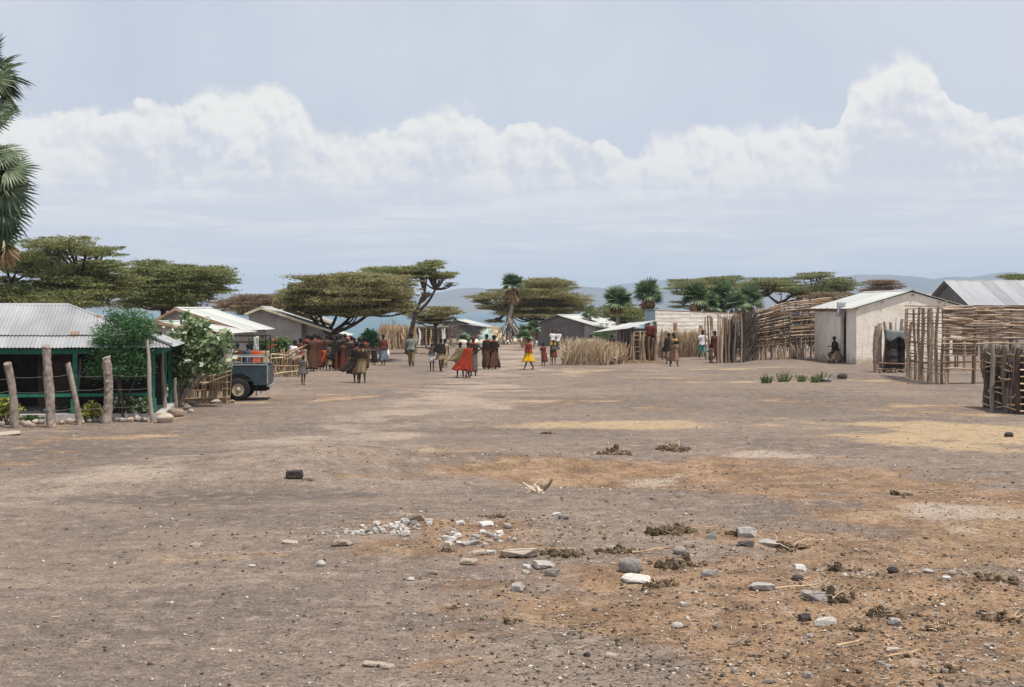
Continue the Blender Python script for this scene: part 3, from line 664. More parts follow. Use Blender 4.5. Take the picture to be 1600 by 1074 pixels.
def right_barn():
    # building behind: gable end to the left, roof slope facing us; local gable plane turned to face -x
    A = P(1509, 476, 93); ridge_y = 98.0
    t = thing('iron_roofed_building', 'large building with grey corrugated iron roof behind the stick fence', 'building', (A.x, A.y, 0)); o = Vector((A.x, A.y, 0))
    ze = A.z; x0 = A.x + .15; zr = P(1485, 440, ridge_y).z; xr = P(1486, 440, ridge_y).x
    # the gable verge leans back to the ridge end, so work from eave and ridge ends directly
    W = 11.5; S = Vector((0, ridge_y - A.y, zr - ze)); d = S.normalized()
    slope(t, Vector((.1, -.3, -.06)) + Vector((0, 0, ze)) , (1, 0, 0), d, W, S.length + .35, 'metal_roof', .8, pitch=.11)
    slope(t, Vector((W + .1, 2 * (ridge_y - A.y) + .3, ze - .06)), (-1, 0, 0), Vector((0, -d.y, d.z)), W, S.length + .35, 'metal_roof', .8, pitch=.11)
    def bx(nm, a, b, mat): mb = MB(); a = Vector(a); b = Vector(b); mb.box((a + b) / 2, b - a); part(nm, mb, M[mat], t)
    dy = ridge_y - A.y
    bx('front_wall', (.5, .25, -.2), (W, .45, ze - .1), 'grey_plaster'); bx('back_wall', (.5, 2 * dy - .45, -.2), (W, 2 * dy - .25, ze - .1), 'grey_plaster')
    mb = MB(); pr = [(.46, -.2), (2 * dy - .46, -.2), (2 * dy - .46, ze - .1), (dy, zr - .12), (.46, ze - .1)]
    v = [(.5, y, z) for y, z in pr] + [(.7, y, z) for y, z in pr]; mb.add(v, [(4, 3, 2, 1, 0), (5, 6, 7, 8, 9)] + [(i, (i + 1) % 5, (i + 1) % 5 + 5, i + 5) for i in range(5)]); part('gable_wall', mb, M['dark_plaster'], t)
    mb = MB(); mb.tube([(.1, dy, zr + .03), (W + .1, dy, zr + .03)], .07, 8); part('ridge_cap', mb, M['metal_roof'], t)
    bx('eave_board', (.2, -.1, ze - .14), (W, -.05, ze - .03), 'timber')
    # sliver of another roof
    p = P(1447, 560, 112); p.z = 0
    gable_house('rear_tin_house', 'partly hidden house with pale tin roof between the white house and the iron-roofed building', p, R(22), 4.5, 5, 3.3, 4.05, 'grey_plaster', 'pale_roof', .5, .2, .3)
right_barn()

# ------------------------------------------------------------------ rubble-white wall and stall
def stall():
    a = G(1024, 558); b = G(1140, 556)
    a = Vector(((1022 - 800) / F * 92, 92, 0)); b = Vector(((1145 - 800) / F * 91, 91, 0)); a.z = b.z = g1(a.x, a.y) - .1
    t = thing('whitewashed_wall_building', 'long flat-topped building with rough whitewashed coursed wall', 'building', a, math.atan2(b.y - a.y, b.x - a.x)); L = (b - a).length
    za = P(1022, 486, 92).z - a.z; zb = P(1140, 491, 91).z - a.z
    # lumpy horizontal courses
    nx, nz = 90, 60; rows = []
    for j in range(nz + 1):
        tz = j / nz; r = []
        for i in range(nx + 1):
            tx = i / nx; z = (za + (zb - za) * tx) * tz; course = math.sin(z * 2 * math.pi / .24 + 1.6 * fbm(tx * L, z * 3, .9, 2)); y = -.009 * max(course, -.3) - .022 * float(fbm(tx * L * 2, z * 5, 1.0, 3))
            r.append((tx * L, y + .11 * z, z))
        rows.append(r)
    mb = MB(); mb.loft(rows, 0, False, False); part('coursed_face', mb, M['white_plaster'], t, True)
    mb = MB(); mb.box((L / 2, 2.0, min(za, zb) / 2 - .05), (L - .1, 3.0, min(za, zb) - .1)); part('wall_core', mb, M['grey_plaster'], t)
    mb = MB(); mb.box((L / 2, 1.85, (za + zb) / 2 + .03), (L + .1, 2.9, .05), (0, math.atan2(za - zb, L), 0)); part('flat_roof', mb, M['timber'], t)
    # blue-grey tank on the left corner
    o = thing('metal_tank', 'blue-grey sheet metal tank on the corner above the stall roof', 'tank', P(1015.5, 503, 89.5))
    mb = MB(); mb.box((0, 0, .37), (.62, .55, .74)); part('tank_body', mb, M['tank'], o)
    mb = MB(); mb.box((0, 0, .755), (.68, .6, .03)); part('tank_lid', mb, M['tank'], o)
    for x in (-.15, .15): mb = MB(); mb.tube([(x, -.285, .02), (x, -.285, .72)], .015, 6); part('tank_rib', mb, M['tank'], o)
    for x in (-.25, .25): mb = MB(); mb.box((x, 0, -1.1), (.1, .4, 2.2)); part('tank_leg', mb, M['timber'], o)
    # the open stall
    yF, yB = 77.5, 82.5
    cx = (995 - 800) / F * yF; base = on(cx, yF); s = thing('pole_stall', 'open stall of upright poles under a sloping tin sheet', 'stall', base)
    def L_(px, py, Y): return P(px, py, Y) - base
    q0, q1, q2 = L_(964, 513, 78.0), L_(982, 513.5, 76.8), L_(1026, 501, 79.5)
    u = (q1 - q0); dn = (q2 - q1)
    nrm = u.cross(dn).normalized()
    # sloping roof of three sheets running up to the right
    v = dn.normalized(); uu = Vector((-.29, 1.0, 0)); uu = (uu - v * uu.dot(v)).normalized()
    w = 1.1
    for i in range(2): sheet(s, q1 + uu * (w * i), v, uu, dn.length + .05 * i, w + .04, 'pale_roof', pitch=.12)
    gx = lambda px, Y: Vector(((px - 800) / F * Y, Y, g1((px - 800) / F * Y, Y))) - base
    # posts along the near side
    tops = [(968, 517), (974, 517), (979, 516), (985, 514), (991, 519), (999, 517), (1007, 520), (1014, 526), (1020, 528), (1026, 521)]
    for i, (px, py) in enumerate(tops):
        Y = 77.4 + .12 * (i % 3); bpt = gx(px + rnd.uniform(-.5, .5), Y); stick(s, bpt - Vector((0, 0, .15)), L_(px, py, Y), .05 if i < 4 else .085, 'stick' if i > 3 else 'stick_dark', 'post')
    for px in (966, 990, 1024): bpt = gx(px, 81.5); stick(s, bpt - Vector((0, 0, .15)), L_(px, 512 if px < 1000 else 503, 81.5), .07, 'stick_dark', 'post')
    for z, px0, px1 in ((525, 984, 1010), (531, 984, 1008), (537, 985, 1008), (544, 984, 1009), (551, 985, 1008), (520, 990, 1010), (557, 985, 1009)):
        stick(s, L_(px0, z, 77.75), L_(px1, z + rnd.uniform(-2, 2), 77.75), .03, 'stick', 'cross_stick')
    mb = MB(); A = L_(1007, 508, 77.9); B = L_(1025, 510, 77.9); D = Vector((0, 0, -.62)); n = 10; rows = [[A.lerp(B, i / n) + D * j / 4 + Vector((0, .04 * math.sin(i * 1.3), 0)) for i in range(n + 1)] for j in range(5)]
    mb.loft(rows, 0, False, False); hgo = part('hanging_cloth', mb, M['maroon'], s, True); sm = hgo.modifiers.new('thickness', 'SOLIDIFY'); sm.thickness = .015
    mb = MB(); bx0, bx1 = gx(966, 81.8), gx(1024, 81.8); mb.box(((bx0.x + bx1.x) / 2, 81.9 - base.y, .9), (bx1.x - bx0.x, .06, 1.8)); part('back_mat', mb, M['dark_wall'], s)
    mb = MB(); e0 = gx(964, 77.2); mb.box((e0.x + 1.2, 77.0 - base.y, .05), (2.6, .25, .1), (0, 0, .02)); part('sill_log', mb, M['stick_tan'], s)
    return s
M['tank'] = material('tank', [(.13, .17, .21), (.20, .25, .30), (.26, .31, .36)], 3, rough=.5, stretch=(1, 1, .3))
M['maroon'] = material('maroon', [(.075, .018, .012), (.12, .03, .02)], 4)
stall()
# ------------------------------------------------------------------ stakes, fences
def log_mesh(h, r, mat, knob=.25, seed=0, n=11, k=14, point=False, dx=0.0):
    g = random.Random(seed); rings = []; ph = [g.uniform(0, 6.28) for _ in range(4)]
    for i in range(k + 1):
        t = i / k; cx = dx * t + r * .35 * math.sin(t * 4 + ph[0]); cy = r * .3 * math.sin(t * 5 + ph[1]); rr = r * (1.08 - .14 * t) * (1 + knob * .25 * g.uniform(-.5, .5) + .06 * math.sin(t * 9 + ph[3]))
        if point and t > .8: rr *= max(.15, 1 - (t - .8) * 4)
        rings.append([(cx + rr * math.cos(a) * (1 + knob * g.uniform(-.5, .5)), cy + rr * math.sin(a) * (1 + knob * g.uniform(-.5, .5)), -.15 + (h + .15) * t + (.04 * math.cos(a + ph[2]) if i == k else 0)) for a in [6.2832 * j / n for j in range(n)]])
    mb = MB(); mb.loft(rings); return mb.mesh('log', M[mat])
def stake(px, pyt, pyb, r, label, Y=None, mat='bark_pale', name='stake', dxpx=0, point=False, seed=0, group=None):
    b = G(px, pyb) if Y is None else on((px - 800) / F * Y, Y); h = P(px, pyt, b.y).z - b.z
    o = link(name, log_mesh(h, r, mat, .3, seed, point=point, dx=dxpx / F * b.y), None, b); return tag(o, label, 'post', group)
stake(1035, 513, 563, .085, 'pointed grey stake standing right of the pole stall', mat='stick_grey', point=True, seed=3)
stake(1043, 518, 562, .13, 'thick broken stake behind the two women near the stall', mat='stick_grey', seed=4)
stake(1054, 504, 552, .13, 'tall square-cut post before the whitewashed wall', Y=86, mat='stick', seed=5)
stake(1088, 509, 556, .15, 'short leaning slab post left of the white-shirted person', Y=87, mat='stick_grey', dxpx=7, seed=6)

def garden_fence():
    c = G(78, 665); t = thing('garden_wire_fence', 'wire fence on rough pale bark posts before the green verandah', 'fence', c)
    posts = [(25, 568, 669, .10, -13), (78, 541, 668, .112, -3), (125, 568, 664, .072, -18), (166, 558, 662, .115, 2), (-40, 560, 674, .10, 2)]
    tops = []
    for i, (px, pt, pb, r, lean) in enumerate(posts):
        b = G(px, pb); h = P(px, pt, b.y).z - b.z
        link('post', log_mesh(h, r, 'bark_pale', .28 if i in (1, 3) else .12, 20 + i, n=14, k=26, dx=lean / F * b.y), t, b - c); tops.append((b - c, h, lean / F * b.y))
    for px, pt, pb, r, lean in ((240, 532, 660, .055, -11), (256, 540, 648, .055, -2), (272, 594, 640, .06, 1), (115, 560, 655, .04, 10)):
        b = G(px, pb); h = P(px, pt, b.y).z - b.z; stick(t, b - c - Vector((0, 0, .1)), b - c + Vector((lean / F * b.y, .05, h)), r, 'bark_pale', 'pole')
        if px in (240,): tops.append((b - c, h, lean / F * b.y))
    order = sorted(tops, key=lambda q: q[0].x)
    for zf in (.42, .9, 1.27):
        for a, b in zip(order[:-1], order[1:]):
            fa, fb = zf / a[1], zf / b[1]
            if fa > 1 or fb > 1: continue
            A = a[0] + Vector((a[2] * fa, -.02, zf)); B = b[0] + Vector((b[2] * fb, -.02, zf + rnd.uniform(-.05, .05))); mb = MB()
            mb.tube([A.lerp(B, s) - Vector((0, 0, .12 * s * (1 - s) + .0)) for s in (0, .25, .5, .75, 1)], .006, 5); part('wire', mb, M['wire'], t)
garden_fence()

def fence_line(t, o, pts, rails, posts, rmat, pmat, rr=.03, pr=.05, z0=.25, seg=3, jit=.04, both=True, bottom_gap=None):
    """woven fence between world points pts=[(x,y,h),...]; rails = count; posts = spacing"""
    for (x0, y0, h0), (x1, y1, h1) in zip(pts[:-1], pts[1:]):
        A = Vector((x0, y0, 0)); B = Vector((x1, y1, 0)); d = (B - A); L = d.length; u = d / L; nrm = Vector((-u.y, u.x, 0)); np_ = max(1, round(L / posts))
        for i in range(np_ + 1):
            f = min(1, max(0, i / np_ + rnd.uniform(-.15, .15) / np_)) if 0 < i < np_ else i / np_
            p = A + d * f; h = h0 + (h1 - h0) * f; z = g1(p.x, p.y)
            stick(t, Vector((p.x, p.y, z - .15)) - o, Vector((p.x + rnd.uniform(-.05, .05), p.y + rnd.uniform(-.03, .03), z + h * rnd.uniform(.96, 1.06))) - o, pr * rnd.uniform(.75, 1.3), pmat, 'post')
        for j in range(rails):
            fz = z0 + (1 - z0) * (j + rnd.uniform(-.2, .2)) / max(1, rails - 1) if rails > 1 else .8
            cuts = [0] + sorted(rnd.uniform(.15, .85) for _ in range(rnd.randint(max(0, seg - 2), seg - 1))) + [1]
            for ca, cb in zip(cuts[:-1], cuts[1:]):
                side = rnd.choice((-1, 1)) if both else -1
                ca2, cb2 = max(0 - .02, ca - .06), min(1.02, cb + .06)
                pa, pb = A + d * ca2, A + d * cb2
                ha = (h0 + (h1 - h0) * ca2) * fz + rnd.uniform(-jit, jit); hb = (h0 + (h1 - h0) * cb2) * fz + rnd.uniform(-jit, jit)
                off = nrm * side * (pr + rr) * .7
                stick(t, Vector((pa.x, pa.y, g1(pa.x, pa.y) + ha)) + off - o, Vector((pb.x, pb.y, g1(pb.x, pb.y) + hb)) + off - o, rr * rnd.uniform(.7, 1.35), rmat, 'rail')

def right_fences():
    # big woven fence left of the white house
    c = G(1182, 563); e = G(1283, 559); t = thing('woven_stick_fence', 'tall dense fence of woven horizontal sticks left of the white house', 'fence', c)
    hl = P(1182, 487, c.y).z - c.z; hm = P(1225, 475, c.y).z; hr = P(1275, 469, e.y).z
    m = c.lerp(e, .5); fence_line(t, c, [(c.x, c.y, hl), (m.x, m.y, hm), (e.x + .6, e.y, hr)], 38, .42, 'stick', 'stick_grey', .032, .045, .28, 2, .035)
    for i in range(26):
        f = rnd.random(); p = c.lerp(e, f); z = g1(p.x, p.y); stick(t, Vector((p.x, p.y + .05, z - .1)) - c, Vector((p.x + rnd.uniform(-.05, .05), p.y + .05, z + rnd.uniform(.5, 1.1))) - c, rnd.uniform(.03, .07), 'stick', 'stake')
    pts = [(f * (e.x - c.x), f * (e.y - c.y) + .12 + rnd.uniform(-.04, .04), rnd.uniform(.35, 2.4)) for f in [rnd.random() for _ in range(1000)]]
    stalks_part(t, 'brush', 'brush_filling', pts, .75, .014, lean=.5, seed=6)
    # its return on the left: brush-filled upright poles, shade put into their dark colour
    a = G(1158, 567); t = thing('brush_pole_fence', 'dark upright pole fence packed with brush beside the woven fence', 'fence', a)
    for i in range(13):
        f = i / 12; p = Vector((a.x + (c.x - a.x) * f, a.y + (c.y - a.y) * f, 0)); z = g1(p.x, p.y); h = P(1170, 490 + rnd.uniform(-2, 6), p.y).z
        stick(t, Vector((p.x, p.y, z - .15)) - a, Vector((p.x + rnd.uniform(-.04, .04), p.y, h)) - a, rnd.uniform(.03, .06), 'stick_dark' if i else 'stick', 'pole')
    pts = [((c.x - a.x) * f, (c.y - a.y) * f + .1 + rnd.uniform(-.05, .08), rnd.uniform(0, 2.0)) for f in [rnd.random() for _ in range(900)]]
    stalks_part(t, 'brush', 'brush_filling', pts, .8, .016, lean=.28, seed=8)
    # pole gate cluster
    a = G(1121, 568); t = thing('pole_palisade', 'row of tall slender upright poles beside the dark red cloaked figure', 'fence', a)
    for i, px in enumerate((1122, 1125, 1128.5, 1131, 1134, 1137, 1140, 1144, 1148)):
        Y = a.y + (.25 if i % 2 else 0); p = on((px - 800) / F * Y, Y); h = P(px, rnd.uniform(489, 497) if px < 1139 else rnd.uniform(494, 500), Y).z
        stick(t, p - a - Vector((0, 0, .15)), Vector((p.x + rnd.uniform(-.05, .05), p.y, h)) - a, rnd.uniform(.045, .07) if i < 6 else .06, 'stick' if i < 6 else 'stick_dark', 'pole')
    pts = [((1135 - 800 + 16 * f) / F * a.y - a.x, .35 + rnd.uniform(-.1, .1), rnd.uniform(0, 1.7)) for f in [rnd.random() for _ in range(420)]]
    stalks_part(t, 'brush', 'brush_filling', pts, .8, .015, lean=.15, seed=9)
    # ladder-like strip between
    a = G(1148, 565); t = thing('lattice_panel', 'narrow ladder-like panel of short sticks between two poles', 'fence', a)
    for px in (1148, 1158.5): p = on((px - 800) / F * a.y, a.y); stick(t, p - a - Vector((0, 0, .15)), Vector((p.x, p.y, P(px, 490, a.y).z)) - a, .06, 'stick', 'pole')
    for j in range(26):
        py = 493 + j * 2.6; stick(t, P(1147, py, a.y - .07) - a, P(1160, py + rnd.uniform(-1, 1), a.y - .07) - a, .028, 'stick_tan', 'rung')
    # three slim poles against the white wall
    a = G(1100, 562); t = thing('slim_poles', 'slim poles leaning upright against the whitewashed wall', 'fence', a)
    for px0, px1, pt in ((1104, 1102, 495), (1108, 1106, 493), (1111, 1109, 493), (1117, 1112, 495), (1116, 1114, 498)):
        Y = a.y - .6; p = on((px0 - 800) / F * Y, Y); stick(t, p - a - Vector((0, 0, .1)), P(px1, pt, Y) - a, .05, 'stick', 'pole')
    # dry stalk fence at foot of the white wall
    a = on((1062 - 800) / F * 85, 85); t = thing('dry_reed_screen', 'low dry reed screen along the foot of the whitewashed wall', 'fence', a)
    pts = [((1030 + 72 * f - 800) / F * 85 - a.x, rnd.uniform(-.15, .15), 0) for f in [rnd.random() for _ in range(1500)]]
    pts = [(x, y, g1(x + a.x, y + a.y) - a.z - .05) for x, y, z in pts]; stalks_part(t, 'reed', 'reeds', pts, 1.35, .016, lean=.18, seed=10)
    for px in (1036, 1052, 1070, 1088, 1100): p = on((px - 800) / F * 85.2, 85.2); stick(t, p - a - Vector((0, 0, .1)), p - a + Vector((.03, 0, 1.4)), .05, 'stick_tan', 'stake')
    # fence before the white house, right
    c0, c1 = G(1417, 590), G(1479, 601); t = thing('open_stick_fence', 'open stick fence of upright poles and thin rails before the white house', 'fence', c1)
    for i in range(10):
        f = i / 9; p = c0.lerp(c1, f); p.z = g1(p.x, p.y); h = P(1440, 480 + rnd.uniform(-1, 4), p.y).z
        if i == 1: h = P(1420, 503, p.y).z
        stick(t, p - c1 - Vector((0, 0, .15)), Vector((p.x + rnd.uniform(-.07, .07), p.y + rnd.uniform(-.05, .05), h)) - c1, rnd.uniform(.055, .095), 'stick_grey' if i < 9 else 'stick', 'post')
    fence_line(t, c1, [(c0.x, c0.y, 2.95), (c1.x, c1.y, 3.02)], 20, 9, 'stick', 'stick_grey', .022, .05, .12, 2, .04)
    e = G(1625, 603); e = Vector((e.x, c1.y + 1.0, 0))
    for px in (1521, 1549, 1580, 1612):
        f = (px - 1479) / (1625 - 1479); p = c1.lerp(e, f); p.x = (px - 800) / F * p.y; p.z = g1(p.x, p.y); stick(t, p - c1 - Vector((0, 0, .15)), Vector((p.x, p.y, P(px, 479 + rnd.uniform(0, 5), p.y).z)) - c1, rnd.uniform(.06, .09), 'stick_grey', 'post')
    for py in (480, 482, 486, 491, 495, 501, 506, 511, 516, 522, 528, 484, 489, 493, 498, 503, 509, 514, 519, 525, 531, 537, 546, 556, 566, 577):
        cuts = [1476, rnd.uniform(1505, 1530), rnd.uniform(1550, 1580), 1622] if py < 540 else [1476, rnd.uniform(1520, 1545)]
        for a_, b_ in zip(cuts[:-1], cuts[1:]):
            ya = c1.y + (a_ - 1479) / 146 - .07; yb = c1.y + (b_ - 1479) / 146 - .07
            stick(t, P(a_ - 3, py + rnd.uniform(-1.5, 1.5), ya) - c1, P(b_ + 3, py + rnd.uniform(-1.5, 1.5), yb) - c1, rnd.uniform(.028, .045), rnd.choice(('stick', 'stick_grey')), 'rail')
    # second, inner fence further back
    Y = 66; a = on((1500 - 800) / F * Y, Y); t = thing('inner_stick_fence', 'inner row of poles and sparse rails seen through the open stick fence', 'fence', a)
    for px in (1484, 1507, 1536, 1560, 1567, 1588, 1604):
        p = on((px - 800) / F * Y, Y); stick(t, p - a - Vector((0, 0, .15)), Vector((p.x, p.y, P(px, 484 + rnd.uniform(-2, 4), Y).z)) - a, rnd.uniform(.05, .09), 'stick_grey', 'post')
    for py in (486, 491, 497, 503, 509, 517, 528, 541, 553): stick(t, P(1482, py, Y - .08) - a, P(1612, py + rnd.uniform(-2, 2), Y - .08) - a, .025, 'stick_grey', 'rail')
    mb = MB(); mb.box((0, 0, 1.0), (1.05, .5, .75)); o = link('storage_box', None, None, on((1508 - 800) / F * 67.5, 67.5)); tag(o, 'dark box on low legs seen through the open stick fence', 'box')
    part('box_body', mb, M['stick_dark'], o)
    for x in (-.42, .42):
        for y in (-.18, .18): mb = MB(); mb.tube([(x, y, -.05), (x, y, .65)], .04, 6); part('leg', mb, M['stick_dark'], o)
    # pen at the right edge
    fy = 39.3; c = on(14.02, fy); t = thing('woven_pen', 'dark woven stick pen at the right edge with pale hoops', 'pen', c)
    zt = P(1592, 536, fy).z; yb = 42.4; xb = (1541 - 800) / F * yb
    n = 17
    for i in range(n + 1):
        f = i / n; x = 14.02 + (xb - 14.02) * f; y = fy + (yb - fy) * f; z = g1(x, y); h = 1.75 + rnd.uniform(-.12, .12)
        stick(t, Vector((x + rnd.uniform(-.03, .03), y, z - .15)) - c, Vector((x + rnd.uniform(-.04, .04), y, z + h)) - c, rnd.uniform(.06, .095), 'stick_dark', 'upright')  # left side faces away from the sun; its shade is in the darker stick colour
    pts = [(rnd.uniform(.06, .3), rnd.uniform(.1, yb - fy), rnd.uniform(-.05, .9)) for _ in range(1100)]; stalks_part(t, 'brush', 'shade_lining', pts, .8, .02, lean=.12, seed=44)  # dark stalks added inside to block light coming through the shaded side
    stick(t, Vector((14.02, fy, -.2)) - c, Vector((13.98, fy, zt)) - c, .09, 'bark_pale', 'corner_post')
    stick(t, Vector((13.72, fy + 1.2, -.2)) - c, Vector((13.66, fy + 1.2, zt - .05)) - c, .075, 'bark_pale', 'corner_post')
    for j in range(9):
        z = .12 + j * .185; mb = MB(); path = []
        for i in range(13):
            f = i / 12; x = 14.02 - .10 + (xb - 14.02) * f - .06 * math.sin(f * 9 + j); y = fy + (yb - fy) * f; path.append(Vector((x, y, g1(x, y) + z + .05 * math.sin(f * 7 + j * 1.7) - (.10 * (1 - f) if j % 2 else 0))) - c)
        mb.tube(path, .022, 6); part('woven_hoop', mb, M['stick_tan'], t, True)
    for i in range(9):
        x = 14.35 + i * .33; stick(t, Vector((x, fy + .02, -.15)) - c, Vector((x + rnd.uniform(-.04, .04), fy, 1.72 + rnd.uniform(-.1, .15))) - c, rnd.uniform(.08, .11), 'bark_pale' if i % 3 == 1 else 'stick_grey', 'upright')
    for j in range(9):
        z = .1 + j * .19; stick(t, Vector((14.0, fy - .12, z)) - c, Vector((17.2, fy - .12, z + rnd.uniform(-.06, .06))) - c, .022, 'stick_tan', 'rail')
    for i in range(10): stick(t, Vector((16.9, fy + i * .33, -.1)) - c, Vector((16.9, fy + i * .33, 1.7)) - c, .08, 'stick_dark', 'upright')
right_fences()

def drums():
    # posts and dark drums under a grey cloth at the white wall
    Y = 64.5
    pl = [(1369, 509, .11, 'weathered post nearest the white house door, before its lit gable'), (1375, 506, .10, 'pale post second from the house corner before the lit gable')]
    for i, (px, pt, r, lb) in enumerate(pl): stake(px, pt, 585, r, lb, Y=Y + .4 * i, mat='stick_grey', seed=40 + i)
    c = on((1397 - 800) / F * Y, Y); t = thing('drum_rack', 'rack of dark drums under a grey cloth between posts at the lit gable', 'rack', c)
    for px, pt in ((1381, 503), (1391, 504), (1401, 496), (1409, 499), (1413, 511)):
        p = on((px - 800) / F * (Y + .5), Y + .5); stick(t, p - c - Vector((0, 0, .15)), Vector((p.x, p.y, P(px, pt, Y).z)) - c, .09, 'stick_grey' if px != 1401 else 'cloth_white', 'post')
    def drum(x, y, z, r, h):
        mb = MB(); prof = [(0, .96), (.03, 1), (.32, 1), (.34, 1.04), (.36, 1), (.64, 1), (.66, 1.04), (.68, 1), (.97, 1), (1, .96)]
        mb.loft([[(x + r * k * math.cos(a), y + r * k * math.sin(a), z + h * f) for a in [6.2832 * j / 18 for j in range(18)]] for f, k in prof]); part('drum', mb, M['drum'], t, True)
    drum(-.12, 0, .2, .29, .85); drum(.30, .35, .2, .29, .85); drum(-.1, .02, 1.07, .29, .8); drum(.42, .1, 1.06, .26, .5)
    mb = MB(); rows = []
    for j in range(8):
        tt = j / 7; rows.append([(-.48 + 1.15 * i / 10, -.34 + .04 * math.sin(i * 1.5) * tt if j > 2 else .4 - .37 * j, 1.93 + .03 * math.sin(i) - (.075 * max(0, j - 2)) * (1 + .4 * math.sin(i * .9)) - .012 * i) for i in range(11)])
    mb.loft(rows, 0, False, False); o = part('cloth_cover', mb, M['cloth_grey'], t, True); o.modifiers.new('thickness', 'SOLIDIFY').thickness = .015
    for x0, x1, z in ((-.85, .75, .16), (-.8, .8, .45)): stick(t, (x0, -.35, z), (x1, -.3, z - .1), .04, 'stick_grey', 'bottom_rail')
    for i in range(5): stick(t, (-.7 + i * .33, -.5, .05), (-.5 + i * .33, .45, .12), .05, 'stick_grey', 'floor_pole')
M['drum'] = material('drum', [(.012, .010, .010), (.03, .022, .02), (.06, .035, .028)], 4, rough=.6)
M['cloth_grey'] = material('cloth_grey', [(.13, .15, .15), (.21, .23, .23)], 4)
drums()

def middle_fences():
    # woven hedge beside the pickup
    a, b = G(287, 630), G(357, 631); t = thing('stick_hedge', 'dry vertical stick hedge hiding the front of the blue pickup', 'fence', a)
    for i in range(46):
        f = i / 45; p = a.lerp(b, f); h = (1.05 if f < .55 else 1.05 + .5 * (f - .55) / .45) * rnd.uniform(.85, 1.12)
        stick(t, Vector((p.x, p.y + rnd.uniform(-.06, .06), g1(p.x, p.y) - .1)) - a, Vector((p.x + rnd.uniform(-.12, .12), p.y + rnd.uniform(-.05, .05), g1(p.x, p.y) + h)) - a, rnd.uniform(.012, .026), 'stick_tan', 'upright')
    for z in (.12, .35, .62, .85): stick(t, a - a + Vector((-.05, -.07, z)), b - a + Vector((.05, -.07, z + rnd.uniform(-.08, .12))), .02, 'stick_tan', 'rail')
    for i in range(5): stick(t, b - a + Vector((-.9 + rnd.uniform(-.2, .2), -.08, .6 + .1 * i)), b - a + Vector((.1, -.08, .9 + .13 * i)), .022, 'stick_tan', 'rail')
    # hedge behind the pickup
    a, b = G(420, 589), G(468, 589); t = thing('bent_branch_fence', 'low fence of pale bent branches right of the pickup tail', 'fence', a)
    for i in range(30):
        f = i / 29; p = a.lerp(b, f); stick(t, Vector((p.x, p.y + rnd.uniform(-.1, .1), -.1)) - a, Vector((p.x + rnd.uniform(-.15, .15), p.y, rnd.uniform(.75, 1.25))) - a, rnd.uniform(.014, .03), 'stick_tan', 'upright')
    for z in (.18, .55, .82, .95): stick(t, Vector((-.1, -.1, z + rnd.uniform(-.1, .1))), b - a + Vector((.2, -.1, z + rnd.uniform(-.12, .12))), .028, 'stick_tan', 'rail')
    for i in range(4): stick(t, Vector((.7, -.08, .7 + .1 * i)), Vector((1.4 + .1 * i, -.05, 1.25 + .05 * i)), .025, 'stick_tan', 'branch')
    # hedge of stalks in the centre
    a = G(920, 570); t = thing('dry_stalk_hedge', 'thick hedge of leaning dry stalks before the grey mud hut', 'hedge', a)
    pts = []; 
    for i in range(2600):
        px = 878 + 96 * rnd.random(); Y = a.y + rnd.uniform(-.6, .9) + (2.5 if px > 950 else 0); x = (px - 800) / F * Y; pts.append((x - a.x, Y - a.y, g1(x, Y) - a.z - .03))
    pts1 = [p for p in pts if p[0] < (930 - 800) / F * a.y - a.x]; pts2 = [p for p in pts if p[0] >= (930 - 800) / F * a.y - a.x]
    stalks_part(t, 'straw', 'leaning_stalks', pts1, 1.18, .016, lean=.22, dirv=(.38, 0, 0), seed=12, jitter=.32)
    stalks_part(t, 'reed', 'leaning_stalks', pts2, .98, .016, lean=.26, dirv=(.05, 0, 0), seed=13, jitter=.3)
    pts = [(rnd.uniform(-1.4, 1.5), rnd.uniform(-.5, .6), rnd.uniform(.1, .7)) for _ in range(600)]; stalks_part(t, 'straw', 'loose_straw', pts, .55, .014, lean=1.1, seed=14)
    for px in (884, 915, 953, 958, 967): p = on((px - 800) / F * (a.y + .5), a.y + .5); stick(t, p - a - Vector((0, 0, .1)), p - a + Vector((.06, 0, 1.05)), .05, 'stick_dark', 'stake')
    # reed enclosure and stick hut behind the crowd
    Y = 104; a = on((622 - 800) / F * Y, Y); t = thing('reed_enclosure', 'tan reed mat enclosure under the leaning acacia', 'fence', a)
    pts = [((595 + 52 * f - 800) / F * Y - a.x, rnd.uniform(-.25, .25), -.05) for f in [rnd.random() for _ in range(1500)]]; stalks_part(t, 'reed', 'reed_mat', pts, 1.45, .03, lean=.1, seed=15)
    for px in (598, 607, 617, 626, 634, 641): stick(t, ((px - 800) / F * Y - a.x, -.3, -.1), ((px - 800) / F * Y - a.x + .05, -.25, rnd.uniform(1.3, 1.65)), .08, 'stick_tan', 'stake')
    Y = 95; a = on((592 - 800) / F * Y, Y); t = thing('reed_screen', 'low tan reed screen left of the reed enclosure', 'fence', a)
    pts = [((580 + 26 * f - 800) / F * Y - a.x, rnd.uniform(-.2, .2), -.05) for f in [rnd.random() for _ in range(600)]]; stalks_part(t, 'straw', 'reed_mat', pts, .95, .025, lean=.12, seed=16)
    Y = 116; a = on((672 - 800) / F * Y, Y); t = thing('stick_hut', 'flat-roofed hut of upright sticks with pale corner posts', 'hut', a)
    for i in range(26):
        px = 646 + 52 * i / 25; stick(t, ((px - 800) / F * Y - a.x, rnd.uniform(-.1, .1), -.1), ((px - 800) / F * Y - a.x + rnd.uniform(-.05, .05), 0, 1.35 + rnd.uniform(-.1, .1)), rnd.uniform(.05, .09), rnd.choice(('stick_dark', 'stick_grey', 'stick')), 'pole')
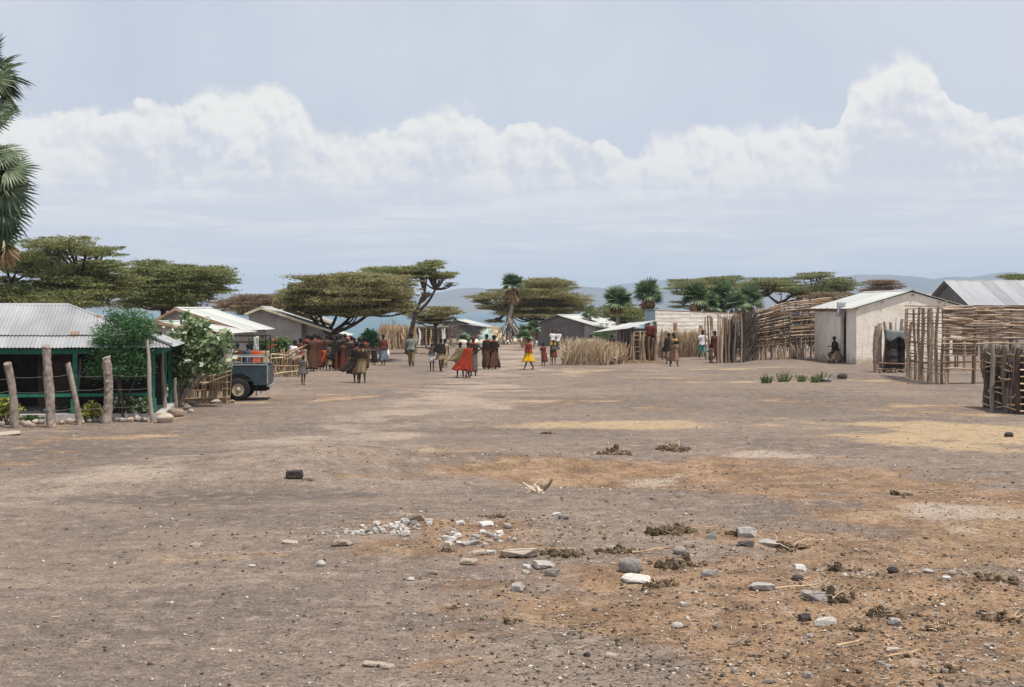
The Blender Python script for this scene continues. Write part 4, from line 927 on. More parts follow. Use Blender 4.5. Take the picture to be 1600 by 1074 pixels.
    for px in (655, 667, 673, 691, 695): stick(t, ((px - 800) / F * Y - a.x, -.35, -.1), ((px - 800) / F * Y - a.x, -.3, 1.4), .085, 'cloth_white' if px in (655, 691, 695) else 'stick_tan', 'corner_post')
    for j in range(6): stick(t, ((646 - 800) / F * Y - a.x, -.14, .2 + j * .2), ((698 - 800) / F * Y - a.x, -.14, .2 + j * .2 + rnd.uniform(-.05, .05)), .03, 'stick_grey', 'rail')
    mb = MB(); mb.box((-.05, 1.2, 1.48), (3.0, 3.1, .14), (.03, .01, 0)); mb.box((0, 1.3, .7), (2.6, 2.2, 1.4)); part('flat_roof', mb, M['brush'], t)
middle_fences()
# ------------------------------------------------------------------ foliage
def leaf_cloud(centers, radii, counts, size, aspect, seed, up=.7, cl=22, flat=.26, grow=None):
    """leaf quads gathered in small clumps inside ellipsoids; returns verts, quads"""
    g = np.random.default_rng(seed); V = []
    for c, r, n in zip(centers, radii, counts):
        n = int(n); m = max(1, n // cl)
        p = g.normal(0, 1, (m, 3)); p /= np.linalg.norm(p, axis=1)[:, None]; p *= g.random(m)[:, None] ** .38
        p[:, 2] = np.where(p[:, 2] < 0, p[:, 2] * .55, p[:, 2])
        cc = np.array(c) + p * np.array(r)
        k = g.integers(0, m, n); sp = np.array([.2, .2, .2 * flat]) * np.array([max(r[0], .3), max(r[1], .3), max(r[0], .3)]) * .9
        sp = np.minimum(sp, [.30, .30, .30 * flat]) if grow is None else np.array(grow)
        q = cc[k] + g.normal(0, 1, (n, 3)) * sp
        out = q - np.array(c); out[:, 2] *= .2; out /= (np.linalg.norm(out, axis=1)[:, None] + 1e-6)
        d = out * .9 + g.normal(0, .75, (n, 3)) * np.array([1, 1, .45]) + np.array([0, 0, .18]); d /= np.linalg.norm(d, axis=1)[:, None]
        nr = g.normal(0, 1 - up + .15, (n, 3)) + np.array([0, 0, up]); s = np.cross(d, nr); s /= np.linalg.norm(s, axis=1)[:, None] + 1e-9
        L = size * g.uniform(.6, 1.5, n)[:, None]; W = L * aspect
        V.append(np.stack([q - d * L * .5 - s * W * .25, q - s * W * .5 + d * L * .05, q + d * L * .5, q + s * W * .5 + d * L * .05], 1))
    V = np.concatenate(V, 0).reshape(-1, 3); n = len(V) // 4
    return V, np.arange(n * 4).reshape(n, 4)

def limb(mb, a, b, r0, r1, sag=.1, n=6, wob=.12):
    a = Vector(a); b = Vector(b); L = (b - a).length; path = []; rr = []
    w = [Vector((rnd.uniform(-1, 1), rnd.uniform(-1, 1), rnd.uniform(-.5, .5))) * wob * L * .3 for _ in range(2)]
    for i in range(n + 1):
        t = i / n; p = a.lerp(b, t) + w[0] * math.sin(math.pi * t) + w[1] * math.sin(2 * math.pi * t) * .5 - Vector((0, 0, sag * L * math.sin(math.pi * t))); path.append(p); rr.append(r0 + (r1 - r0) * t ** .8)
    mb.tube(path, rr, 7, jit=.12); return path

def acacia(label, Y, bpx, forks, pads, mat, dens=1.0, bark='bark_dark', size=.125, name='umbrella_acacia', group='umbrella acacias around the village', rtr=.17, lean=0, zb=None, depth=.8, dy=1.0):
    """pads: (px,py,w,h) in photo pixels at distance Y; forks: (px,py) inner branching points"""
    s = Y / F; base = on((bpx - 800) / F * Y, Y); 
    if zb is not None: base.z = zb
    t = thing(name, label, 'tree', base, 0, group)
    g = random.Random(int(bpx * 7 + Y)); cs = []; rs = []; ns = []
    xs = [p[0] for p in pads]; mx = (min(xs) + max(xs)) / 2; half = max(1, (max(xs) - min(xs)) / 2)
    for i, (px, py, w, h) in enumerate(pads):
        c = P(px, py, Y); room = math.sqrt(max(.05, 1 - min(1, ((px - mx) / half)) ** 2)) * half * s * depth
        offs = [g.uniform(-1, 1) * room] if room < .7 else [(-.75 + g.uniform(-.2, .2)) * room, g.uniform(-.2, .2) * room, (.75 + g.uniform(-.2, .2)) * room]
        for oy in offs:
            sh = 1 if len(offs) == 1 else g.uniform(.75, 1.05)
            cc = Vector((c.x + g.uniform(-.1, .1) * w * s, Y + oy * dy, c.z + g.uniform(-.3, .3) * h * s)) - base
            lay = max(2, round(h / 5.5))
            for li in range(lay):
                fz = (li + .5) / lay - .5; kx = g.uniform(.62, .98) * (1 - .25 * max(0, fz)); c3 = cc + Vector((g.uniform(-.3, .3) * w * s * (1 - kx + .25), g.uniform(-.3, .3) * w * s * .4, fz * h * s * 1.05 + g.uniform(-.02, .02)))
                r = (w * s / 2 * sh * kx, max(.3, w * s / 2 * sh * .85 * kx), max(.05, h * s / lay * .30)); cs.append(tuple(c3)); rs.append(r); ns.append(dens * r[0] * r[1] * 3.14 * 170)
    # ragged outlying sprays
    ex = []
    for c, r in list(zip(cs, rs)):
        for _ in range(3):
            a = g.uniform(0, 6.28); k_ = g.uniform(.7, 1.12); q_ = g.uniform(.14, .32); ex.append(((c[0] + math.cos(a) * r[0] * k_, c[1] + math.sin(a) * r[1] * k_, c[2] + g.uniform(-.9, 1.1) * r[2]), (r[0] * q_, r[1] * q_, max(.04, r[2] * .3))))
    for c, r in ex: cs.append(c); rs.append(r); ns.append(dens * r[0] * r[1] * 3.14 * 330)
    v, q = leaf_cloud(cs, rs, ns, size, .36, int(bpx * 3 + Y), .34); del cs[-len(ex):], rs[-len(ex):]
    kind(link('crown', npmesh('crown', v, q, M[mat]), t), 'stuff')
    mb = MB(); fk = [P(a, b, Y) - base + Vector((0, g.uniform(-.4, .4), 0)) for a, b in forks]
    p0 = Vector((0, 0, -.2)); limb(mb, p0, fk[0], rtr, rtr * .72, -.03, 7, .1)
    for f in fk[1:]: limb(mb, fk[0], f, rtr * .62, rtr * .36, .06)
    for c, r in zip(cs, rs):
        c = Vector(c); f = min(fk, key=lambda p: (p - c).length + (.0 if p.z < c.z else 2)); tip = c - Vector((0, 0, r[2] * .5))
        limb(mb, f, tip, rtr * .36, .035, .10)
        for _ in range(2): limb(mb, f.lerp(tip, .72), c + Vector((g.uniform(-.8, .8) * r[0], g.uniform(-.8, .8) * r[1], r[2] * g.uniform(-.3, .4))), .035, .012, .06, 4)
    part('trunk', mb, M[bark], t, True)
    # bare twig ends poking out of the crown
    bs = []; 
    for c, r in zip(cs, rs):
        for _ in range(int(3 + 5 * r[0])): a = g.uniform(0, 6.28); bs.append((c[0] + math.cos(a) * r[0] * .85, c[1] + math.sin(a) * r[1] * .85, c[2] + g.uniform(-.6, .5) * r[2]))
    stalks_part(t, 'brush', 'twigs', bs, .34, .009, lean=2.6, seed=int(bpx))
    return t

acacia('broad dark umbrella acacia spreading behind the verandah roof at left edge', 74, 105, [(108, 470), (106, 436), (128, 425), (60, 425), (20, 440)],
       [(118, 386, 118, 14), (60, 401, 95, 16), (150, 395, 70, 12), (35, 418, 95, 18), (165, 413, 80, 16), (105, 427, 110, 22), (10, 438, 90, 24), (60, 455, 120, 24), (140, 446, 130, 26), (20, 470, 110, 22), (110, 470, 140, 22), (190, 436, 80, 20)], 'acacia_green', 1.1, rtr=.26)
acacia('greener umbrella acacia right of it, its tip pointing over the tin roofs', 80, 255, [(255, 480), (245, 462), (290, 458), (215, 455)],
       [(235, 414, 70, 12), (275, 424, 110, 16), (320, 424, 90, 14), (345, 440, 76, 10), (225, 432, 90, 20), (290, 440, 120, 20), (330, 452, 70, 12), (240, 452, 130, 22), (300, 462, 110, 18), (215, 470, 110, 18), (265, 474, 100, 14)], 'acacia_green', 1.1, rtr=.22)
acacia('low brownish acacia in the gap between the left and centre trees', 118, 400, [(400, 490), (395, 478)],
       [(400, 468, 70, 14), (375, 474, 70, 14), (430, 466, 60, 12), (350, 478, 60, 12), (405, 482, 110, 16), (455, 476, 40, 14)], 'acacia_brown', 1.2, rtr=.15)
acacia('large dome-crowned umbrella acacia standing over the crowd', 80, 519, [(514, 522), (500, 492), (527, 490), (556, 487), (541, 506), (590, 480), (470, 474)],
       [(465, 457, 84, 18), (452, 470, 64, 14), (508, 444, 110, 22), (562, 434, 104, 18), (600, 441, 90, 24), (530, 458, 150, 26), (610, 462, 76, 26), (480, 474, 90, 16), (568, 472, 120, 22), (525, 476, 80, 12), (635, 474, 36, 12), (585, 448, 100, 24), (490, 487, 70, 8), (560, 486, 120, 10), (612, 482, 70, 12), (640, 484, 40, 10)], 'acacia', 1.25, rtr=.2)
acacia('tall flat-topped acacia leaning right behind the dome-crowned one', 92, 636, [(648, 492), (654, 475), (634, 456), (664, 456), (680, 452), (642, 470)],
       [(678, 411, 56, 7), (664, 416, 40, 5), (612, 423, 110, 11), (650, 424, 90, 9), (672, 430, 90, 9), (700, 433, 46, 6), (704, 443, 24, 5), (585, 430, 60, 11), (668, 460, 20, 4)], 'acacia_green', 1.15, rtr=.2, depth=.45)
acacia('small pale acacia above the stick hut by the lake', 108, 680, [(680, 510), (676, 500), (694, 496)],
       [(692, 484, 60, 10), (672, 490, 60, 14), (703, 490, 36, 8), (655, 494, 40, 16), (684, 499, 60, 12), (640, 488, 40, 18)], 'acacia', 1.1, rtr=.13)
acacia('wide layered acacia behind the slim palm and grey mud hut', 134, 838, [(836, 500), (830, 486), (862, 478), (795, 482)],
       [(852, 442, 84, 8), (868, 449, 76, 9), (826, 447, 50, 9), (764, 463, 62, 9), (785, 456, 50, 9), (752, 470, 34, 5), (848, 461, 120, 14), (884, 471, 96, 14), (812, 474, 110, 14), (900, 482, 56, 12), (768, 478, 56, 8), (850, 484, 130, 16), (795, 489, 70, 9), (772, 502, 40, 3)], 'acacia', 1.2, rtr=.2)
acacia('low rounded acacia behind the right end of the grey mud hut roof', 108, 975, [(975, 520), (970, 505)], [(975, 486, 70, 14), (955, 493, 70, 16), (1000, 490, 46, 16), (980, 498, 90, 16)], 'acacia_green', 1.3, rtr=.13)
acacia('long flat acacia crown above the whitewashed building', 128, 1090, [(1092, 480), (1085, 468), (1115, 466)],
       [(1082, 444, 84, 10), (1056, 449, 46, 8), (1120, 439, 60, 8), (1152, 436, 44, 7), (1110, 450, 100, 10), (1150, 447, 60, 9), (1056, 474, 50, 12), (1078, 457, 50, 6)], 'acacia_far', 1.2, rtr=.2)
acacia('broad umbrella acacia above the tall woven stick fence', 120, 1215, [(1218, 474), (1200, 462), (1238, 460), (1270, 458)],
       [(1208, 439, 70, 9), (1184, 447, 70, 13), (1225, 446, 70, 11), (1266, 432, 66, 8), (1300, 437, 60, 7), (1328, 444, 40, 6), (1244, 452, 90, 9), (1322, 451, 46, 6), (1288, 446, 60, 7), (1180, 458, 50, 8), (1266, 461, 60, 7), (1300, 458, 50, 6)], 'acacia_far', 1.2, rtr=.22)
acacia('low reddish acacia left of the white house roof', 116, 1300, [(1300, 485), (1298, 476)], [(1300, 464, 70, 11), (1275, 470, 60, 12), (1325, 462, 56, 10), (1300, 474, 90, 10)], 'acacia_brown', 1.2, rtr=.13)
acacia('small reddish-brown flat acacia against the mountains', 150, 1378, [(1380, 470), (1378, 458)], [(1382, 443, 60, 6), (1366, 450, 44, 8), (1402, 450, 50, 4), (1380, 455, 60, 7)], 'acacia_brown', 1.1, rtr=.15)
acacia('dark acacia top rising behind the iron roof at right edge', 125, 1610, [(1610, 470), (1608, 450)], [(1590, 431, 64, 8), (1625, 427, 70, 12), (1608, 436, 80, 9)], 'acacia_green', 1.2, rtr=.18)

# ------------------------------------------------------------------ palms
def frond_mesh(name, mat, seg=17, span=210, pet=.45, rad=1.05, droop=.25, seed=0):
    g = random.Random(seed); mb = MB()
    mb.tube([(0, 0, 0), (pet * .5, 0, .03), (pet, 0, 0)], [.03, .022, .016], 5)
    for i in range(seg):
        a = R(-span / 2 + span * i / (seg - 1)); L = rad * (1 - .28 * abs(a) / R(span / 2)) * g.uniform(.88, 1.08); w = .062 * rad * 1.35 * (15 / seg)
        d = Vector((math.cos(a), math.sin(a), 0)); s = Vector((-d.y, d.x, 0)); o = Vector((pet, 0, 0))
        def pt(f, sd): return o + d * L * f + s * sd * (w if f < .6 else w * (1 - f) / .4) * (f / .45 if f < .45 else 1) + Vector((0, 0, -droop * L * f ** 2.2 * g.uniform(.9, 1.1) + (.03 if sd == 0 else 0) + .12 * rad * abs(math.sin(a)) * f))
        v = [o, pt(.45, -1), pt(.45, 0), pt(.45, 1), pt(.75, -1), pt(.75, 0), pt(.75, 1), pt(1, 0)]
        mb.add(v, [(0, 1, 2), (0, 2, 3), (1, 4, 5, 2), (2, 5, 6, 3), (4, 7, 5), (5, 7, 6)])
    return mb.mesh(name, M[mat])
FR = [frond_mesh('frond', 'palm', seed=i, droop=.2 + .1 * i, span=190 + 15 * i) for i in range(3)]
FN = [frond_mesh('frond', 'palm_near', seed=i + 40, seg=24, droop=.3 + .15 * i, span=200 + 15 * i) for i in range(3)]
FD = [frond_mesh('dead_frond', 'palm_dead', seed=i + 9, droop=.5, span=110 + 30 * i) for i in range(2)]
def crown_fronds(t, c, n, size, lo=-25, hi=80, dead=0, seed=0, FR=FR):
    g = random.Random(seed)
    for i in range(n):
        el = lo + (hi - lo) * ((i + .5) / n) ** .9; az = i * 137.5 + g.uniform(-20, 20); s = size * g.uniform(.85, 1.1)
        link('frond', FR[i % 3], t, c, (R(g.uniform(-35, 35)), R(-el), R(az)), (s, s, s)).rotation_mode = 'XYZ'
    for i in range(dead):
        el = g.uniform(-80, -45); az = i * 137.5 + 40; s = size * g.uniform(.7, 1.0)
        link('dead_frond', FD[i % 2], t, Vector(c) - Vector((0, 0, .15 * size)), (R(g.uniform(-40, 40)), R(-el), R(az)), (s, s, s))
def palm(label, Y, bpx, top, size, n, dead, trunk=True, name='doum_palm', r=.13, bend=0, zb=None, seed=0, group='doum palms', lo=-25, hi=85):
    base = on((bpx - 800) / F * Y, Y)
    if zb is not None: base.z = zb
    t = thing(name, label, 'palm', base, 0, group); c = P(top[0], top[1], Y) - base
    if trunk:
        mb = MB(); path = [Vector((0, 0, -.2)).lerp(c, f) + Vector((bend * math.sin(math.pi * f), 0, 0)) for f in [i / 12 for i in range(13)]]
        mb.tube(path, [r * (1.15 - .35 * i / 12) * (1 + .06 * (i % 2)) for i in range(13)], 10, jit=.08); part('trunk', mb, M['bark_pale'], t)
    crown_fronds(t, c, n, size, lo, hi, dead, seed); return t
# big palm on the left edge, two heads
def big_palm():
    Y = 44.0; base = on((-34 - 800) / F * Y, Y); t = thing('doum_palm', 'large branching palm with fan leaves entering the frame at far left', 'palm', base, 0, 'doum palms')
    c1 = P(-22, 288, Y) - base; c2 = P(-18, 118, Y) - base; f = P(-34, 400, Y) - base; mb = MB()
    limb(mb, (0, 0, -.2), f, .26, .22, 0, 9, .03); limb(mb, f, c1, .18, .15, 0, 5, .05); limb(mb, f, c2 + Vector((-.5, .8, 0)), .18, .13, 0, 8, .1); part('trunk', mb, M['bark_pale'], t, True)
    crown_fronds(t, c1, 26, 1.0, -62, 75, 14, 5, FN); crown_fronds(t, c2 + Vector((-.1, .3, -.2)), 20, .9, -35, 80, 5, 8, FN)
    for i, (px, py, ang, s, rx) in enumerate(((-12, 268, 8, .98, 50), (-14, 290, -18, 1.02, 65), (-12, 315, -42, .98, 60), (-14, 335, -62, .95, 70), (-20, 250, 28, .85, 40), (-18, 205, 55, .8, 40), (-20, 110, 74, .85, 60), (-20, 140, 45, .75, 70), (-16, 175, 20, .6, 70), (-18, 350, -75, .85, 80))):
        link('frond', FN[i % 3], t, P(px, py, Y - .5) - base, (R(rx), R(-ang), R(rnd.uniform(-18, 18))), (s, s, s))
    for i in range(5): link('dead_frond', FD[i % 2], t, P(-12 + 3 * i, 345 + 4 * i, Y - .2) - base, (R(rnd.uniform(-40, 40)), R(78 + rnd.uniform(-6, 6)), R(rnd.uniform(-40, 40))), (.85,) * 3)
big_palm()

def slim_palm():
    Y = 117.0; base = on((804 - 800) / F * Y, Y); t = thing('slim_palm', 'slim bent palm with brown skirt and tangle of dead roots in the centre', 'palm', base, 0, 'doum palms')
    c = P(801, 447, Y) - base; mb = MB(); path = [P(a, b, Y) - base for a, b in ((801, 526), (797, 510), (796, 497), (799, 485), (802, 470), (802, 455), (801, 446))]
    mb.tube(path, [.2, .2, .16, .13, .12, .12, .13], 9, jit=.1); part('trunk', mb, M['bark_pale'], t, True)
    crown_fronds(t, c, 24, .8, -5, 86, 0, 3)
    g = random.Random(4)
    for i in range(16): s = g.uniform(.6, .85); link('dead_frond', FD[i % 2], t, c - Vector((0, 0, .15 + .15 * (i % 3))), (R(g.uniform(-40, 40)), R(g.uniform(25, 75)), R(i * 137.5)), (s, s, s))
    for i in range(22):
        a = g.uniform(0, 6.28); mb = MB(); p0 = P(797 + g.uniform(-4, 4), 500 + g.uniform(-6, 12), Y) - base; r = g.uniform(.4, 1.25); p1 = Vector((p0.x + math.cos(a) * r, math.sin(a) * r * .6, g.uniform(-.05, .25)))
        limb(mb, p0, p1, .06, .035, -.12, 6, .5); part('dead_root', mb, M['bark_pale' if i % 3 else 'bark_dark'], t)
slim_palm()
palm('palm with yellowed skirt above the blue-grey tank', 98, 1012, (1012, 460), .85, 26, 14, seed=2, r=.16)
palm('bushy dark palm left of the yellow-skirted one', 101, 965, (966, 471), .85, 26, 3, seed=3)
for i, (px, py, lb, s) in enumerate(((1086, 466, 'leftmost palm of the clump over the whitewashed wall', .6), (1106, 476, 'low palm second in the clump over the whitewashed wall', .55), (1131, 463, 'tallest palm in the middle of the clump over the whitewashed wall', .58),
                                     (1150, 476, 'low palm fourth in the clump over the whitewashed wall', .55), (1170, 469, 'rightmost palm of the clump with brown skirt over the whitewashed wall', .62), (1118, 482, 'smallest palm deep in the clump over the whitewashed wall', .5))):
    palm(lb, 97 + (i % 3) * 1.2, px, (px, py), s * 1.4, 24, 2 if i != 4 else 9, seed=20 + i)
palm('young palm leaves behind the left corner of the far grey tin hut', 126, 723, (723, 533), .6, 14, 0, False, 'young_palm', seed=30, lo=10, hi=80, group='young palms')
palm('young leafy palm thicket between the slim palm and the grey mud hut', 110, 826, (822, 522), .6, 20, 6, True, 'young_palm', seed=31, lo=-10, hi=80, group='young palms', r=.1)
palm('taller young palm with brown stem at the grey mud hut corner', 106, 836, (834, 514), .55, 16, 5, True, 'young_palm', seed=32, group='young palms', r=.1)
palm('fan leaves sprouting behind the grey mud hut roof ridge', 112, 922, (922, 492), .6, 16, 0, True, 'young_palm', seed=33, group='young palms')
palm('broad fan leaves at the left foot of the grey mud hut', 100, 832, (818, 528), .5, 14, 3, False, 'young_palm', seed=34, lo=0, hi=80, group='young palms')

# ------------------------------------------------------------------ shrubs
def shrub(name, label, base, blobs, mat, n, size, aspect, seed, stems=5, up=.3, flowers=None, group=None, grow=None, stem_r=.03, bark='bark_dark', cl=14):
    """blobs: (x,z,rx,rz) metres relative to base"""
    t = thing(name, label, 'shrub', base, 0, group); g = random.Random(seed)
    cs = [(x, g.uniform(-.2, .2) * rx, z) for x, z, rx, rz in blobs]; rs = [(rx, rx * .85, rz) for x, z, rx, rz in blobs]; tot = sum(r[0] * r[2] for r in rs)
    v, q = leaf_cloud(cs, rs, [n * r[0] * r[2] / tot for r in rs], size, aspect, seed, up, cl, .8, grow); kind(link('foliage', npmesh('foliage', v, q, M[mat]), t), 'stuff')
    mb = MB()
    for i in range(stems): c = cs[i % len(cs)]; limb(mb, (g.uniform(-.1, .1), g.uniform(-.1, .1), -.1), (c[0] + g.uniform(-.2, .2), c[1], c[2]), stem_r, stem_r * .4, -.05, 5, .25)
    part('stem', mb, M[bark], t, True)
    if flowers:
        fm, fn, fs = flowers; v, q = leaf_cloud(cs, [(r[0] * 1.06, r[1] * 1.06, r[2] * 1.06) for r in rs], [fn * r[0] * r[2] / tot for r in rs], fs, .9, seed + 5, .5, 3, .8, grow=(.05, .05, .05)); kind(link('blossom', npmesh('blossom', v, q, M[fm]), t), 'stuff')
    return t
s40 = 39.5 / F
shrub('feathery_tree', 'bright green feathery small tree drooping over the verandah roof', on((190 - 800) * 37.9 / F, 37.9),
      [((x - 190) * 37.4 / F, H - (y - HZ) * 37.4 / F, w * 37.4 / F / 2, h * 37.4 / F / 2) for x, y, w, h in ((205, 500, 60, 40), (190, 520, 90, 46), (225, 515, 36, 50), (165, 545, 60, 40), (205, 550, 70, 50), (155, 575, 40, 40), (190, 575, 60, 40), (220, 575, 36, 40), (178, 492, 24, 20))],
      'shrub_green', 15000, .085, .3, 3, 4, .25, grow=(.09, .09, .09), stem_r=.03)
Yc = 40.5
shrub('milkweed_shrub', 'tall shrub with large pale green leaves in front of the pickup', G(275, 636),
      [((x - 275) * Yc / F, H - (y - HZ) * Yc / F, w * Yc / F / 2, h * Yc / F / 2) for x, y, w, h in ((296, 500, 14, 34), (318, 522, 30, 40), (285, 530, 50, 44), (305, 545, 70, 40), (335, 548, 60, 36), (275, 560, 50, 44), (310, 572, 70, 40), (340, 572, 44, 24), (268, 590, 34, 40), (292, 592, 40, 30), (356, 530, 20, 30))],
      'calotropis', 2300, .20, .62, 5, 14, .15, ('flower', 120, .07), grow=(.12, .12, .12), stem_r=.045, bark='bark_pale', cl=7)
def s_at(name, label, px, py, w, h, mat, n, size, asp, seed, Y=None, flowers=None, up=.3, group=None, bark='bark_dark', off=0):
    b = G(px, py) if Y is None else on((px - 800) / F * Y, Y); k = b.y / F
    return shrub(name, label, b, [(-.2 * w * k, .42 * h * k + off, .3 * w * k, .38 * h * k), (.18 * w * k, .5 * h * k + off, .32 * w * k, .42 * h * k), (0, .72 * h * k + off, .26 * w * k, .28 * h * k)], mat, n, size, asp, seed, 5, up, flowers, group, grow=(.05 * w * k, .05 * w * k, .05 * h * k), bark=bark)
s_at('garden_shrub', 'yellow-green shrub at the far left foot of the first bark post', 8, 664, 50, 44, 'yellow_bush', 1300, .08, .5, 11)
s_at('garden_shrub', 'yellowish flowering shrub between the leaning post and the thick bark post', 143, 660, 42, 32, 'yellow_bush', 1200, .07, .5, 12)
s_at('garden_shrub', 'white-flowered green shrub right of the thick bark post', 186, 657, 40, 42, 'bush', 1200, .08, .6, 13, flowers=('flower', 200, .085))
s_at('garden_shrub', 'white-flowered green shrub left of the thin leaning pole', 216, 657, 46, 38, 'bush', 1200, .08, .6, 14, flowers=('flower', 240, .085))
s_at('garden_shrub', 'thin olive sapling between the two middle bark posts', 104, 654, 26, 40, 'bush', 260, .1, .3, 15)
s_at('garden_shrub', 'tiny white-flowered sprig left of the second bark post', 66, 656, 12, 22, 'bush', 90, .06, .6, 16, flowers=('flower', 14, .06))
s_at('garden_shrub', 'low grass-green plants among border stones left of the second post', 48, 660, 40, 12, 'bush', 500, .07, .4, 17)
s_at('leafy_bush', 'green bush under the house eave behind the pickup tail', 400, 575, 60, 62, 'bush', 2600, .13, .5, 18, Y=64)
s_at('leafy_bush', 'green bush behind the bent branch fence', 440, 575, 44, 58, 'bush', 2200, .13, .5, 19, Y=65)
s_at('leafy_bush', 'small bush right beside the pickup bed behind its rails', 372, 590, 40, 48, 'bush', 1300, .13, .5, 20, Y=60)
s_at('round_green_tree', 'small bright green round tree behind the crowd beside tree trunk', 577, 548, 34, 40, 'shrub_green', 3800, .12, .45, 21, Y=92)
s_at('feathery_shrub', 'feathery green shrub at the right wall of the grey mud hut', 938, 552, 52, 48, 'bush', 2600, .1, .25, 22, Y=86)
s_at('thorn_bush', 'bare pinkish thorn bush left of the far grey tin hut', 705, 540, 34, 34, 'thorn', 1600, .12, .2, 23, Y=116)
s_at('thorn_bush', 'bare brownish thorn thicket under the centre acacias', 610, 540, 60, 40, 'thorn', 2200, .14, .2, 24, Y=118)
s_at('thorn_bush', 'dry thorn scrub at the foot of the far stick hut', 708, 541, 40, 14, 'thorn', 700, .12, .2, 25, Y=112)
def tuft(px, py, w, h, label, seed):
    c = G(px, py); t = thing('grass_tuft', label, 'plant', c, 0, 'blade-leaved tufts on the low bank'); k = c.y / F; g = random.Random(seed)
    pts = [(g.uniform(-.5, .5) * w * k * .7, g.uniform(-.15, .15), -.02) for _ in range(46)]; stalks_part(t, 'aloe', 'blades', pts, h * k * .8, .017, lean=.42, seed=seed)
for i, a in enumerate(((1197, 599, 16, 16, 'leftmost small green tuft on the low bank'), (1224, 597, 24, 19, 'largest green tuft, second from left on the bank'), (1252, 597, 16, 14, 'third green tuft on the bank'), (1272, 598, 12, 14, 'fourth green tuft on the bank'), (1286, 597, 20, 18, 'rightmost green tuft beside the dark stone'))): tuft(*a, 60 + i)
